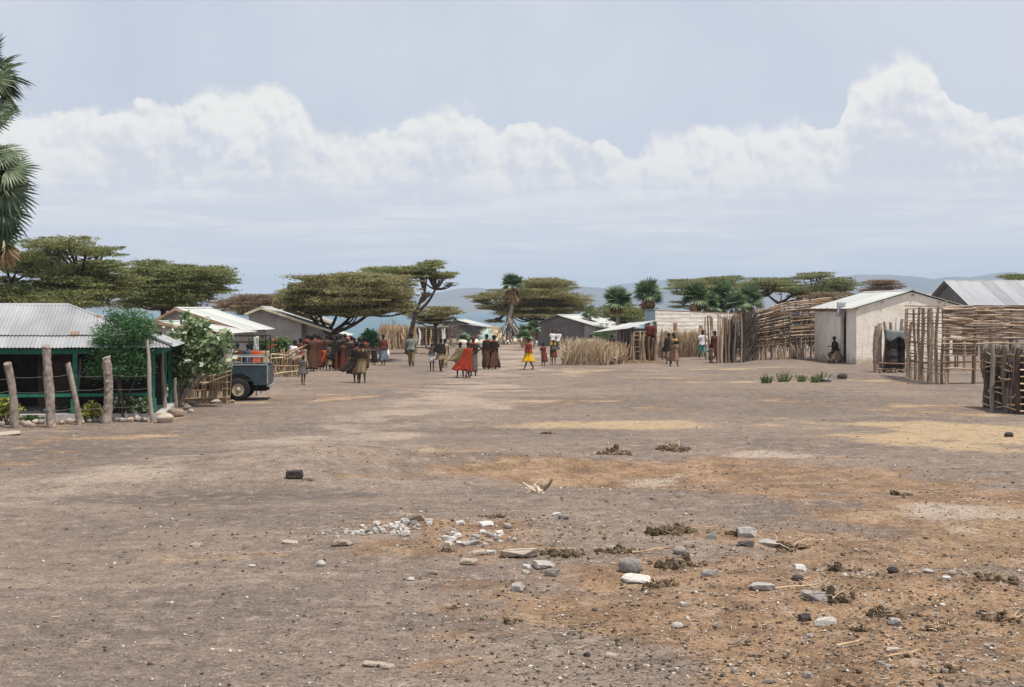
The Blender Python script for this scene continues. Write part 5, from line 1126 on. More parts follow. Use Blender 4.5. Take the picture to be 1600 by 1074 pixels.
# ------------------------------------------------------------------ pickup
M['truck_paint'] = material('truck_paint', [(.016, .031, .039), (.026, .046, .056), (.046, .070, .082)], 2.5, rough=.45, spec=.45, speck=(3, .66, (.14, .13, .115)))
M['tyre'] = material('tyre', [(.012, .011, .010), (.03, .027, .025)], 8, rough=.9)
M['rim'] = material('rim', [(.38, .33, .24), (.50, .44, .33)], 5, rough=.6)
M['steel'] = material('steel', [(.30, .31, .31), (.45, .46, .46)], 5, rough=.45, metal=.5)
M['glass'] = material('glass', [(.02, .025, .027), (.04, .045, .047)], 2, rough=.08, spec=.6)
M['tail_red'] = material('tail_red', [(.28, .02, .015), (.36, .03, .02)], 4, rough=.3)
def pickup():
    c = G(373, 626.5); t = thing('pickup_truck', 'old blue-grey pickup truck seen from behind, wheel beside the stick hedge', 'truck', c, R(184))
    # x forward, y left (towards us); the near rear wheel stands at the origin
    W = 1.45; yl, yr = .10, -W - .1
    def arch(xc, r, x0, x1, z0, z1, n=12):
        pts = [(x0, z0), (xc - r, z0)] + [(xc - r * math.cos(math.pi * i / n), .36 + r * math.sin(math.pi * i / n)) for i in range(1, n)] + [(xc + r, z0), (x1, z0), (x1, z1), (x0, z1)]
        return pts
    def panel(name, pts, y, th, mat, parent=t):
        n = len(pts); mb = MB(); v = [(x, y, z) for x, z in pts] + [(x, y - th, z) for x, z in pts]
        mb.add(v, [tuple(range(n)), tuple(reversed(range(n, 2 * n)))] + [(i, i + n, (i + 1) % n + n, (i + 1) % n) for i in range(n)]); return part(name, mb, M[mat], parent)
    def box(name, a, b, mat, parent=t, rot=None):
        a = Vector(a); b = Vector(b); mb = MB(); mb.box((a + b) / 2, b - a, rot); return part(name, mb, M[mat], parent)
    for y in (yl, yr + .04): panel('bed_side', arch(0, .52, -.92, .72, .50, 1.13), y, .04, 'truck_paint')
    for y in (yl + .012, yr - .012 + .04): box('bed_capping', (-.93, y - .06, 1.132), (.72, y, 1.165), 'steel')
    g = box('tailgate', (-.955, yr + .04, .55), (-.925, yl - .04, 1.1), 'truck_paint'); box('latch', (-.975, yl - .2, .98), (-.956, yl - .12, 1.02), 'steel', g)
    box('bed_floor', (-.92, yr + .05, .62), (.72, yl - .05, .68), 'truck_paint'); box('bed_front', (.70, yr + .05, .68), (.735, yl - .05, 1.13), 'truck_paint')
    for y in (yl - .01, yr + .05): box('tail_lamp', (-.975, y - .09, .72), (-.957, y - .02, .80), 'tail_red')
    box('rear_step', (-1.02, yr + .1, .44), (-.88, yl - .1, .50), 'steel'); box('corner_strip', (-.945, yl + .002, .53), (-.90, yl + .012, 1.13), 'steel')
    box('chassis_rail', (-.88, yl - .5, .40), (2.9, yl - .42, .50), 'tyre'); box('chassis_rail', (-.88, yr + .42, .40), (2.9, yr + .5, .50), 'tyre')
    box('underbody', (-.85, yr + .26, .30), (2.6, yl - .26, .60), 'tyre')
    for y in (yl - .02, yr + .22): box('mud_flap', (-.56, y - .2, .16), (-.545, y, .62), 'tyre')
    for y in (yl - .03, yr + .28): box('wheel_box', (-.54, y - .25, .55), (.54, y - .235, 1.1), 'tyre')
    mb = MB(); mb.tube([(0, yl - .15, .36), (0, yr + .15, .36)], .06, 8); part('rear_axle', mb, M['tyre'], t)
    mb = MB(); mb.tube([(-.5, -.25, .5), (-.75, -.2, .38), (-.95, -.2, .36)], .03, 7); part('exhaust', mb, M['tyre'], t)
    # bed rails and canopy hoops
    for y in (yl - .04, yr + .08):
        mb = MB(); mb.tube([(-.88, y, 1.40), (.70, y, 1.40)], .018, 7); part('bed_rail', mb, M['steel'], t)
        for x in (-.88, -.5, -.1, .3, .68): mb = MB(); mb.tube([(x, y, 1.165), (x, y, 1.395)], .014, 6); part('rail_post', mb, M['steel'], t)
        for z in (1.86, 2.06): mb = MB(); mb.tube([(-.86, y, z), (.72, y, z)], .014, 6); part('canopy_bar', mb, M['tyre'], t)
    for x in (-.86, .72):
        mb = MB(); mb.tube([(x, yl - .04, 1.42), (x, yl - .04, 2.0), (x, yl - .1, 2.06), (x, yr + .14, 2.06), (x, yr + .08, 2.0), (x, yr + .08, 1.42)], .016, 6); part('canopy_hoop', mb, M['tyre'], t)
    # cab and front
    panel('cab_side', [(.74, .45), (1.62, .45), (1.62, 1.16), (1.45, 1.85), (.80, 1.85), (.74, 1.13)], yl, .04, 'truck_paint'); panel('cab_side', [(.74, .45), (1.62, .45), (1.62, 1.16), (1.45, 1.85), (.80, 1.85), (.74, 1.13)], yr + .04, .04, 'truck_paint')
    d = panel('door', [(.82, .50), (1.58, .50), (1.58, 1.14), (.82, 1.14)], yl + .022, .02, 'truck_paint'); box('handle', (.86, yl + .024, 1.02), (.98, yl + .045, 1.05), 'steel', d)
    for y in (yl + .015, yr - .003): panel('side_window', [(.88, 1.2), (1.53, 1.2), (1.40, 1.76), (.88, 1.76)], y, .012, 'glass')
    box('cab_roof', (.76, yr + .02, 1.855), (1.50, yl - .02, 1.90), 'cloth_white'); box('cab_back', (.745, yr + .05, .5), (.775, yl - .05, 1.85), 'truck_paint')
    mb = MB(); mb.add([(1.625, yl - .06, 1.17), (1.625, yr + .1, 1.17), (1.465, yr + .1, 1.84), (1.465, yl - .06, 1.84)], [(0, 1, 2, 3)]); part('windscreen', mb, M['glass'], t)
    for y in (yl, yr + .04): panel('front_wing', arch(2.24, .45, 1.64, 2.72, .5, 1.08), y, .04, 'truck_paint')
    box('bonnet', (1.64, yr + .25, 1.085), (2.7, yl - .25, 1.15), 'truck_paint'); box('front_panel', (2.70, yr + .05, .55), (2.74, yl - .05, 1.08), 'truck_paint'); box('bumper', (2.80, yr - .02, .48), (2.92, yl + .02, .60), 'steel')
    for y in (yl - .2, yr + .2): mb = MB(); mb.ellipsoid((2.75, y, .88), (.03, .09, .09), 10, 6); part('headlight', mb, M['glass'], t)
    # wheels
    def wheel(x, y, s):
        N = 28; mb = MB(); prof = [(.20, .0), (.30, -.005), (.345, .02), (.36, .05), (.36, .13), (.345, .16), (.30, .18), (.20, .18)]
        mb.loft([[(x + r * math.cos(a), y - s * dd, .36 + r * math.sin(a)) for a in [6.2832 * j / N for j in range(N)]] for r, dd in prof], 0, False)
        w = part('wheel', mb, M['tyre'], t, True); m2 = MB()
        rp = [(.205, .01), (.20, .03), (.185, .035), (.16, .025), (.13, .02), (.12, .045), (.075, .05), (.07, -.0), (.03, -.01), (.001, -.01)]
        m2.loft([[(x + r * math.cos(a), y - s * dd, .36 + r * math.sin(a)) for a in [6.2832 * j / N for j in range(N)]] for r, dd in rp], 0, False); part('rim', m2, M['rim'], w, True)
        m3 = MB()
        for i in range(5): a = 6.2832 * i / 5; m3.box((x + .1 * math.cos(a), y - s * .03, .36 + .1 * math.sin(a)), (.022, .04, .022))
        part('wheel_nut', m3, M['steel'], w)
    for x in (0, 2.24): wheel(x, yl + .02, 1); wheel(x, yr - .02, -1)
    # rag tied to the canopy bar
    p = t.matrix_basis @ Vector((-.55, yl - .02, 1.56)); r = thing('white_rag', 'white rag hanging from the canopy bar of the pickup', 'cloth', p, R(160)); mb = MB()
    mb.loft([[(-.1 + .04 * i, .02 * math.sin(i * 1.7 + j), .5 - .1 * j + .01 * i * (j % 2)) for i in range(6)] for j in range(6)], 0, False, False); o = part('rag_cloth', mb, M['cloth_white'], r, True); o.modifiers.new('thickness', 'SOLIDIFY').thickness = .01
pickup()

# ------------------------------------------------------------------ people
def cloth(name, a, b=None):
    b = b or tuple(min(1, x * 1.5) for x in a); M[name] = material(name, [tuple(x * .65 for x in a), a, b], 6, rough=.9, spec=.1, bump=.25, bscale=20); return name
cloth('c_brown', (.085, .043, .027)); cloth('c_redbrown', (.095, .032, .021)); cloth('c_dark', (.03, .022, .018)); cloth('c_khaki', (.19, .145, .085)); cloth('c_grey', (.10, .095, .09))
cloth('c_orange', (.40, .075, .03)); cloth('c_red', (.27, .04, .02)); cloth('c_yellow', (.60, .36, .015)); cloth('c_maroon', (.13, .035, .035)); cloth('c_white', (.62, .60, .60)); cloth('c_turq', (.12, .42, .42))
cloth('c_blue', (.055, .065, .10)); cloth('c_pink', (.36, .13, .12)); cloth('c_greenshirt', (.19, .20, .175)); cloth('c_tan', (.34, .25, .15)); cloth('c_skirtblue', (.10, .115, .14)); cloth('c_pinkbrown', (.22, .12, .09)); cloth('c_bead', (.28, .09, .03)); cloth('c_hotpink', (.50, .12, .15))
ARM = {'down': ((.14, .02, -1), (.05, -.12, -1)), 'akimbo': ((.8, .2, -.72), (-.8, -.35, -.45)), 'head': ((.85, 0, .25), (-.65, 0, .85)), 'fwd': ((.15, -.6, -.8), (0, -1, .1)), 'out': ((1, 0, .02), (1, -.1, .05)),
       'swingf': ((.1, -.42, -.9), (0, -.65, -.8)), 'swingb': ((.12, .45, -.9), (.05, .15, -1)), 'hold': ((.25, -.35, -.9), (-.55, -.85, .35)), 'carry': ((.12, 0, -1), (.03, -.05, -1)), 'shoulder': ((.35, -.3, -.8), (-.3, -.35, 1))}
BODIES = []
def person(px, py, h, face, label, clothes, arms=('down', 'down'), legs=((6, 4), (-6, 8)), lean=0, sit=False, group=None, Y=None, wind=(-1, 0), hair=True, headcloth=None, z=None, bead=None):
    """face: 0 looks at the camera, 90 looks to the right of the photo, 180 away; h height in metres"""
    base = G(px, py) if Y is None else on((px - 800) / F * Y, Y); rz = R(face)
    t = thing('person', label, 'person', base, rz, group)
    # ---- skeleton in local space (faces -y), unit = height
    S = {}; E = []
    hipz = .52
    def legpts(sd, th, kn):
        hp = Vector((sd * .052, 0, hipz)); a = R(th); kpt = hp + Vector((sd * .004, -math.sin(a), -math.cos(a))) * .245; b = a - R(kn); ank = kpt + Vector((0, -math.sin(b), -math.cos(b))) * .235; return hp, kpt, ank, b
    L = [legpts(1, *legs[0]), legpts(-1, *legs[1])]
    drop = min(q[2].z for q in L) - .035
    for q in L:
        for p in q[:3]: p.z -= drop
    pz = hipz - drop
    def put(n, p, rx, ry=None): S[n] = (Vector(p), rx, ry or rx)
    ln = R(lean); up = lambda z_, y_=0, x_=0: Vector((x_, y_ - math.sin(ln) * (z_ - hipz), pz + (z_ - hipz) * math.cos(ln)))
    put('pel', up(.53), .075, .055); put('waist', up(.61), .064, .046); put('chest', up(.72), .082, .055); put('top', up(.80), .060, .046); put('neck', up(.845), .030); put('jaw', up(.885, -.012), .040, .046); put('head', up(.935, -.006), .050, .060); put('crown', up(.978, 0), .038, .046)
    E += [('pel', 'waist'), ('waist', 'chest'), ('chest', 'top'), ('top', 'neck'), ('neck', 'jaw'), ('jaw', 'head'), ('head', 'crown')]
    hands = []
    for sd, q, am, tg in ((1, L[0], arms[0], 'l'), (-1, L[1], arms[1], 'r')):
        hp, kpt, ank, b = q
        put('hip' + tg, hp + Vector((0, 0, -.01)), .052); put('mid' + tg, hp.lerp(kpt, .5), .043); put('knee' + tg, kpt, .030); put('calf' + tg, kpt.lerp(ank, .35) + Vector((0, .006, 0)), .030); put('ank' + tg, ank, .018); put('heel' + tg, ank + Vector((0, .01, -.022)), .017); put('toe' + tg, ank + Vector((sd * .012, -.085, -.025)), .017, .012)
        E += [('pel', 'hip' + tg), ('hip' + tg, 'mid' + tg), ('mid' + tg, 'knee' + tg), ('knee' + tg, 'calf' + tg), ('calf' + tg, 'ank' + tg), ('ank' + tg, 'heel' + tg), ('heel' + tg, 'toe' + tg)]
        u1, u2 = [Vector((v[0] * sd, v[1], v[2])).normalized() for v in ARM[am]]
        sh = up(.80, 0, sd * .098); el = sh + u1 * .165; wr = el + u2 * .15; hd = wr + u2 * .045
        put('sh' + tg, sh, .033); put('bi' + tg, sh.lerp(el, .5), .027); put('el' + tg, el, .021); put('fa' + tg, el.lerp(wr, .35), .022); put('wr' + tg, wr, .014); put('hd' + tg, hd, .017, .012)
        E += [('top', 'sh' + tg), ('sh' + tg, 'bi' + tg), ('bi' + tg, 'el' + tg), ('el' + tg, 'fa' + tg), ('fa' + tg, 'wr' + tg), ('wr' + tg, 'hd' + tg)]
        hands.append((hd * h, u2, sd))
    names = list(S); me = bpy.data.meshes.new('body'); me.from_pydata([S[n][0] * h for n in names], [(names.index(a), names.index(b)) for a, b in E], [])
    o = link('body', me, t); sk = o.modifiers.new('skin', 'SKIN'); sk.use_smooth_shade = True; sv = me.skin_vertices[0].data
    for i, n in enumerate(names): sv[i].radius = (S[n][1] * h, S[n][2] * h); sv[i].use_root = (n == 'pel')
    ss = o.modifiers.new('sub', 'SUBSURF'); ss.levels = ss.render_levels = 1
    # fingers and face, joined to the body once the skin is grown
    x = MB()
    for hd, u2, sd in hands:
        side = u2.cross(Vector((0, 1, 0)) if abs(u2.y) < .8 else Vector((1, 0, 0))).normalized(); nb = side.cross(u2).normalized()
        for k, (off, ln_) in enumerate(((-.010, .034), (-.0035, .040), (.0035, .038), (.010, .030))):
            p = hd + (u2 * .010 + side * off) * h; x.tube([p, p + (u2 * ln_ * .55 + nb * .004) * h, p + (u2 * ln_ * .9 + nb * .014) * h], [.0052 * h, .0048 * h, .003 * h], 5)
        p = hd + (side * -.012 - u2 * .012) * h; x.tube([p, p + (side * -.014 + u2 * .010) * h, p + (side * -.014 + u2 * .026) * h], [.006 * h, .0055 * h, .0035 * h], 5)
    hc = S['head'][0] * h
    x.add([hc + Vector(p) * h for p in ((0, -.058, .012), (-.009, -.052, -.012), (.009, -.052, -.012), (0, -.072, -.010))], [(0, 1, 3), (0, 3, 2), (1, 2, 3)])
    for sd in (-1, 1):
        x.ellipsoid(hc + Vector((sd * .053, .004, -.004)) * h, (.006 * h, .010 * h, .016 * h), 6, 4); x.ellipsoid(hc + Vector((sd * .02, -.052, .006)) * h, (.008 * h, .005 * h, .005 * h), 6, 4, m=1)
    x.ellipsoid(hc + Vector((0, -.055, -.032)) * h, (.016 * h, .006 * h, .006 * h), 6, 4)
    BODIES.append((o, x))
    # ---- hair
    mb = MB(); cr = hc + Vector((0, .006, .012)) * h
    mb.ellipsoid(cr, (.057 * h, .066 * h, .056 * h), 14, 10, fn=lambda p: 1.0 if (p.z > -.1 and (p.y > -.75 or p.z > .45)) or (p.y > .2 and p.z > -.6) else .72)
    part('headcloth' if headcloth else 'hair', mb, M[headcloth or 'hair'], o, True)
    if bead:
        mb = MB()
        for i in range(4): r_ = (.040 + .012 * i) * h; c_ = S['neck'][0] * h - Vector((0, 0, (.004 + .010 * i) * h)); mb.tube([c_ + Vector((math.cos(a) * r_, math.sin(a) * r_ * .9, -.3 * abs(math.sin(a / 2)) * 0)) for a in [6.2832 * j / 14 for j in range(15)]], .007 * h, 5)
        part('bead_collar', mb, M[bead], o, True)
    # ---- clothing
    wl = Vector((wind[0] * math.cos(rz) + wind[1] * math.sin(rz), -wind[0] * math.sin(rz) + wind[1] * math.cos(rz), 0))   # wind in local space
    g = random.Random(int(px * 13 + py))
    legc = [(q[0] + q[1]) / 2 for q in L]
    for cd in clothes:
        kd, mat = cd[0], cd[1]; kw = cd[2] if len(cd) > 2 else {}
        if kd in ('robe', 'skirt', 'top'):
            z0, z1 = {'robe': (.82, .06), 'skirt': (.63, .16), 'top': (.825, .55)}[kd]; z0 = kw.get('z0', z0); z1 = kw.get('z1', z1); fl = kw.get('flare', .03); bl = kw.get('blow', 0); n = 28; K = 14; rings = []; ph = g.uniform(0, 6)
            tbl = [(.0, .086, .078), (.16, .10, .088), (.30, .102, .088), (.50, .100, .082), (.56, .095, .076), (.63, .088, .066), (.72, .106, .078), (.78, .118, .074), (.82, .108, .060), (.84, .045, .045)]
            zs, ax_, ay_ = zip(*tbl)
            for i in range(K + 1):
                f = i / K; zz = z0 + (z1 - z0) * f; rx = float(np.interp(zz, zs, ax_)) + fl * f ** 1.4; ry = float(np.interp(zz, zs, ay_)) + fl * f ** 1.4
                spread = max(abs(L[0][2].y), abs(L[1][2].y)) * max(0, (.5 - zz) / .5) * .8; ry += spread
                cx = up(zz).x; cy = up(zz).y if zz > hipz else 0; zc = up(zz).z if zz > hipz else zz * (pz / hipz); off = wl * bl * f ** 1.6
                ring = []
                for j in range(n):
                    a = 6.2832 * j / n; fo = 1 + (.035 + .13 * f) * math.sin(7 * a + ph + 2 * f + .6 * math.sin(3 * a)) * kw.get('fold', 1) + .05 * f * math.sin(3 * a + ph); wd = max(0, math.cos(a) * wl.x + math.sin(a) * wl.y)
                    ring.append(Vector(((cx + rx * math.cos(a) * fo) + off.x * (.35 + .65 * wd), (cy + ry * math.sin(a) * fo) + off.y * (.35 + .65 * wd), zc + .012 * math.sin(5 * a + ph) * f + .25 * bl * wd * f ** 2)) * h)
                rings.append(ring)
            mb = MB(); mb.loft(rings, 0, False); c_ = part({'robe': 'robe', 'skirt': 'wrap_skirt', 'top': 'top'}[kd], mb, M[mat], t, True); c_.modifiers.new('thickness', 'SOLIDIFY').thickness = .008 * h
        elif kd in ('sleeves', 'trousers'):
            for tg in 'lr':
                ks = ('sh', 'bi', 'el') if kd == 'sleeves' else ('hip', 'mid', 'knee', 'calf', 'ank')
                if kw.get('short'): ks = ks[:4]
                pts = [S[k + tg][0] * h for k in ks]; rr = [S[k + tg][1] * h * 1.25 + .010 * h for k in ks]; mb = MB(); mb.tube(pts, rr, 10, jit=.12); part('sleeve' if kd == 'sleeves' else 'trouser_leg', mb, M[mat], t, True)
        elif kd == 'cape':
            # sheet from the shoulders streaming on the wind
            z1 = kw.get('z1', .2); st = kw.get('stream', .3); a0, a1 = kw.get('arc', (-.2, 3.4)); n, K = 18, 14; rows = []; ph = g.uniform(0, 6)
            for i in range(K + 1):
                f = i / K; zz = kw.get('z0', .83) + (z1 - kw.get('z0', .83)) * f; row = []
                for j in range(n + 1):
                    a = a0 + (a1 - a0) * j / n; rx = .115 + .03 * f; ry = .085 + .035 * f; e = .5 + .5 * (math.cos(a) * wl.x + math.sin(a) * wl.y); w_ = wl * st * (f ** 1.5) * (.3 + 1.1 * e)
                    rip = .03 * f * math.sin(a * 5 + f * 6 + ph)
                    row.append(Vector((rx * math.cos(a) + w_.x + rip, ry * math.sin(a) + w_.y + rip * .6, up(zz).z + .34 * st * e * f ** 2 + .02 * f * math.sin(a * 4 + ph))) * h)
                rows.append(row)
            mb = MB(); mb.loft(rows, 0, False, False); c_ = part('cape', mb, M[mat], t, True); c_.modifiers.new('thickness', 'SOLIDIFY').thickness = .012 * h
        elif kd == 'staff':        # things held in the hand are things of their own
            p = hands[kw.get('hand', 0)][0]; W_ = Matrix.Translation(base) @ Matrix.Rotation(rz, 4, 'Z'); q0 = W_ @ Vector((p.x, p.y, 0)); so_ = thing('walking_staff', kw['label'], 'staff', q0)
            stick(so_, (0, 0, .0), (.03, 0, p.z + kw.get('len', .9) * h * .35), .012, 'stick_dark', 'shaft'); stick(so_, (.03, 0, p.z - .06), (.03, 0, p.z + .06), .016, 'stick_tan', 'grip')
        elif kd == 'bundle':
            p = hands[kw.get('hand', 0)][0]; mb = MB(); r_ = kw.get('r', .1); W_ = Matrix.Translation(base) @ Matrix.Rotation(rz, 4, 'Z'); q0 = W_ @ (p + Vector(kw.get('off', (0, 0, -r_)))); nm = kw.get('name', 'bundle')
            if nm == 'bowl': mb.loft([[(r_ * f * math.cos(a_), r_ * f * math.sin(a_), z_) for a_ in [6.2832 * jj / 18 for jj in range(18)]] for f, z_ in ((.4, -.09), (.8, -.05), (1, .04), (.93, .04), (.7, -.04), (.3, -.06))])
            elif nm == 'jug': mb.loft([[(r_ * f * math.cos(a_), r_ * f * math.sin(a_), z_ * r_ * 2.2) for a_ in [6.2832 * jj / 16 for jj in range(16)]] for f, z_ in ((.85, -1), (1, -.8), (1, .3), (.6, .62), (.35, .72), (.35, 1), (.28, 1))])
            else: mb.ellipsoid((0, 0, 0), (r_, r_ * .8, r_ * kw.get('tall', 1.2)), 14, 10, fn=lambda q: 1 + .09 * math.sin(5 * q.x + 4 * q.z) + .05 * math.sin(11 * q.y))
            tag(link(nm, mb.mesh(nm, M[mat], True), None, q0), kw['label'], nm)
    return t

wk = ((20, 6), (-18, 16)); wk2 = ((-16, 14), (22, 8)); st = ((2, 2), (-3, 4)); wide = ((14, 4), (-12, 6))
GR = 'villagers in the crowd under the umbrella acacia'
person(474, 602, 1.15, 175, 'child in dark grey tunic walking away with bare thin legs', [('top', 'c_grey', {'z1': .38, 'flare': .05, 'blow': .05})], ('down', 'down'), ((8, 6), (-10, 12)))
person(488, 580, 1.72, 170, 'tall figure in long plain brown robe at the left of the crowd', [('robe', 'c_brown', {'flare': .05, 'blow': .04})], group=GR)
person(497.5, 577, 1.68, 185, 'figure in red-brown robe with orange collar behind the tall brown robe', [('robe', 'c_redbrown', {'flare': .03})], group=GR, bead='c_orange')
person(502, 574, 1.62, 20, 'dark-robed figure with orange beads half hidden behind the child in orange', [('robe', 'c_dark', {}), ('cape', 'c_redbrown', {'stream': .1, 'z1': .4})], group=GR, bead='c_bead', Y=71)
person(508, 578.5, 1.2, 10, 'child in a short orange-red dress in the crowd', [('robe', 'c_orange', {'z1': .34, 'flare': .04})], legs=wk, group=GR)
person(515.5, 579, 1.35, 160, 'smaller figure in grey and khaki wrap beside the orange dress', [('top', 'c_grey', {}), ('skirt', 'c_khaki', {'z1': .2})], legs=wide, group=GR)
person(527, 579, 1.70, 200, 'figure in dark shawl and red-brown skirt in mid crowd', [('skirt', 'c_redbrown', {'z1': .05, 'flare': .04}), ('cape', 'c_dark', {'stream': .12, 'z1': .3, 'arc': (-1.5, 4.2)})], ('hold', 'hold'), group=GR)
person(536, 579.5, 1.45, 150, 'slim figure in rust-red robe right of the dark shawl', [('robe', 'c_redbrown', {'flare': 0})], ('hold', 'down'), group=GR)
person(543.5, 579, 1.66, 230, 'dark-clad walker with pink and white headcloth in the crowd', [('top', 'c_dark', {'z1': .45}), ('skirt', 'c_brown', {'z1': .25})], ('hold', 'swingf'), wk, group=GR, headcloth='c_pink')
person(549, 575, 1.6, 170, 'dark figure in pinkish brown wrap between the pink headcloth and the front pair', [('robe', 'c_pinkbrown', {})], group=GR, Y=71)
person(519, 574, 1.55, 200, 'dark figure at the tree trunk at the back of the crowd', [('robe', 'c_dark', {})], group=GR, Y=72.5)
person(492, 573, 1.66, 180, 'dark head with blue neck cloth at the back of the crowd left', [('robe', 'c_blue', {})], group=GR, Y=73, bead='c_orange')
person(532, 573, 1.6, 170, 'dark brown robed figure at the back of the crowd right of the trunk', [('robe', 'c_brown', {})], group=GR, Y=73)
for px, y_, hh, f_, lb, cm in ((484, 70.5, 1.6, 170, 'dark-shawled figure peering past the left of the tall brown robe', 'c_dark'), (511, 72, 1.62, 190, 'brown-wrapped figure right behind the child in orange', 'c_brown'), (523, 70.2, 1.5, 150, 'shorter rust-robed figure left of the dark shawl', 'c_redbrown'),
        (539, 73.5, 1.66, 200, 'tall dark figure at the back behind the rust-red robe', 'c_dark'), (553.5, 69.5, 1.55, 160, 'dark brown figure close behind the front pair, left', 'c_brown'), (561, 68, 1.6, 190, 'dark head between the two front figures with capes', 'c_dark'), (571, 69, 1.58, 170, 'brown-wrapped figure at the right end of the crowd', 'c_brown'), (480, 73, 1.62, 180, 'maroon-wrapped figure at the far left back of the crowd', 'c_maroon')):
    person(px, 575, hh, f_, lb, [('robe', cm, {'flare': 0.0})], ('hold', 'down'), group=GR, Y=y_, bead=rnd.choice(('c_bead', 'c_orange', None)))
person(557, 598, 1.66, 165, 'figure whose dark cape blows out to the left, front of the crowd', [('skirt', 'c_brown', {'z1': .2, 'blow': .1}), ('cape', 'c_dark', {'stream': .20, 'z1': .22, 'z0': .62, 'arc': (.0, 5.2)}), ('top', 'c_dark', {})], ('hold', 'out'), st, bead='c_bead')
person(566, 599, 1.64, 190, 'figure in khaki cape holding the neighbour, front right of the crowd', [('robe', 'c_khaki', {'z1': .24, 'flare': -.01, 'blow': .04}), ('top', 'c_dark', {'z1': .62})], ('fwd', 'out'), wide, bead='c_bead')
person(585, 570, 1.15, 170, 'child in dark dress with hand on hip right of the crowd', [('robe', 'c_dark', {'z1': .1})], ('down', 'akimbo'))
person(599, 571, 1.66, 180, 'woman in dark red top and blue-grey skirt carrying a white jug', [('top', 'c_maroon', {}), ('skirt', 'c_skirtblue', {'z1': .16}), ('bundle', 'c_white', {'hand': 1, 'r': .09, 'tall': 2.2, 'name': 'jug', 'label': 'white jug carried by the woman in blue-grey skirt', 'off': (-.02, 0, -.05)})], ('down', 'down'), wk)
person(643, 573, 1.72, 178, 'man walking away in grey-green shirt and khaki trousers', [('top', 'c_greenshirt', {'z1': .5}), ('sleeves', 'c_greenshirt'), ('trousers', 'c_khaki'), ('bundle', 'c_red', {'hand': 0, 'r': .07, 'tall': 2.4, 'label': 'red cloth bundle in the right hand of the walking man', 'off': (-.04, 0, -.02)})], ('down', 'down'), ((8, 8), (-10, 10)))
person(675, 580, 1.32, 175, 'thin child with arms lifted to the head in pale wrap', [('skirt', 'c_white', {'z1': .36, 'flare': .0}), ('top', 'c_grey', {'z0': .74, 'z1': .58})], ('head', 'head'), st)
person(689, 580.5, 1.6, 165, 'woman in dark top and khaki hide reaching towards the thin child', [('top', 'c_dark', {'z1': .57}), ('skirt', 'c_khaki', {'z1': .36, 'flare': .05}), ('cape', 'c_dark', {'stream': .05, 'z1': .56})], ('akimbo', 'down'), wide)
person(695, 574, 1.45, 180, 'tan-wrapped figure half hidden behind the woman with khaki hide', [('robe', 'c_tan', {'z1': .1, 'flare': -.02})], Y=71.5)
person(719, 590, 1.55, 200, 'figure whose khaki cape flies left behind the red cloak', [('skirt', 'c_khaki', {'z1': .36}), ('cape', 'c_khaki', {'stream': .20, 'z1': .42, 'arc': (.2, 4.4)})], ('hold', 'down'), wide)
person(731.5, 591, 1.60, 150, 'figure wrapped in bright red-orange cloak streaming far left in the wind', [('robe', 'c_red', {'z1': .22, 'flare': -.015, 'blow': .05}), ('cape', 'c_red', {'stream': .22, 'z1': .18, 'arc': (.7, 3.9)})], ('hold', 'hold'), wk)
person(739.5, 588, 1.76, 190, 'tall dark woman with elbow out in long grey skirt right of the red cloak', [('skirt', 'c_grey', {'z1': .12, 'flare': -.01, 'z0': .66}), ('top', 'c_dark', {'z0': .76, 'z1': .6})], ('hold', 'akimbo'), st, headcloth='c_brown', bead='c_red')
person(760.5, 577, 1.72, 200, 'bare-shouldered woman in brown hide skirt, left of the matching pair', [('skirt', 'c_brown', {'z1': .04, 'flare': .012}), ('top', 'c_dark', {'z0': .77, 'z1': .6})], ('down', 'hold'), st, bead='c_bead')
person(772, 577, 1.72, 150, 'woman in tan-brown hide skirt with red beads, right of the matching pair', [('skirt', 'c_brown', {'z1': .07, 'flare': .0, 'blow': -.04}), ('cape', 'c_khaki', {'stream': -.08, 'z0': .6, 'z1': .06, 'arc': (3.2, 5.6)}), ('top', 'c_dark', {'z0': .77, 'z1': .6})], ('fwd', 'hold'), wk, bead='c_red')
person(826, 578, 1.62, 300, 'woman striding in red top and bright yellow skirt', [('top', 'c_red', {'z1': .56}), ('skirt', 'c_yellow', {'z1': .27, 'flare': .035, 'z0': .62, 'fold': 1.6})], ('swingf', 'down'), ((24, 4), (-20, 10)), bead='c_hotpink')
person(849, 572, 1.2, 190, 'child wrapped in maroon cloak left of the dry stalk hedge', [('robe', 'c_maroon', {'z1': .18, 'flare': .04, 'blow': -.1})], ('hold', 'fwd'), st)
person(865, 571, 1.33, 180, 'dark figure with staff and rust loincloth, hand on hip', [('skirt', 'c_redbrown', {'z1': .34}), ('top', 'c_grey', {'z0': .76, 'z1': .64}), ('staff', 'c_dark', {'hand': 0, 'label': 'thin staff held by the figure in rust loincloth'})], ('down', 'akimbo'), wk)
person(863.5, 548, 1.45, 20, 'figure in white shirt and yellow cloth before the dark hut wall', [('top', 'c_white', {'z1': .5}), ('sleeves', 'c_white'), ('skirt', 'c_yellow', {'z0': .52, 'z1': .2})], ('hold', 'down'))
person(872.5, 549, 1.5, 340, 'figure in pale shirt with red headcloth before the dark hut wall', [('top', 'c_white', {'z1': .48}), ('sleeves', 'c_white'), ('trousers', 'c_khaki')], ('down', 'hold'), wk, headcloth='c_red')
person(793, 535.5, 1.0, 180, 'far small figure in pink by the dead palm roots', [('robe', 'c_hotpink', {'z1': .3})])
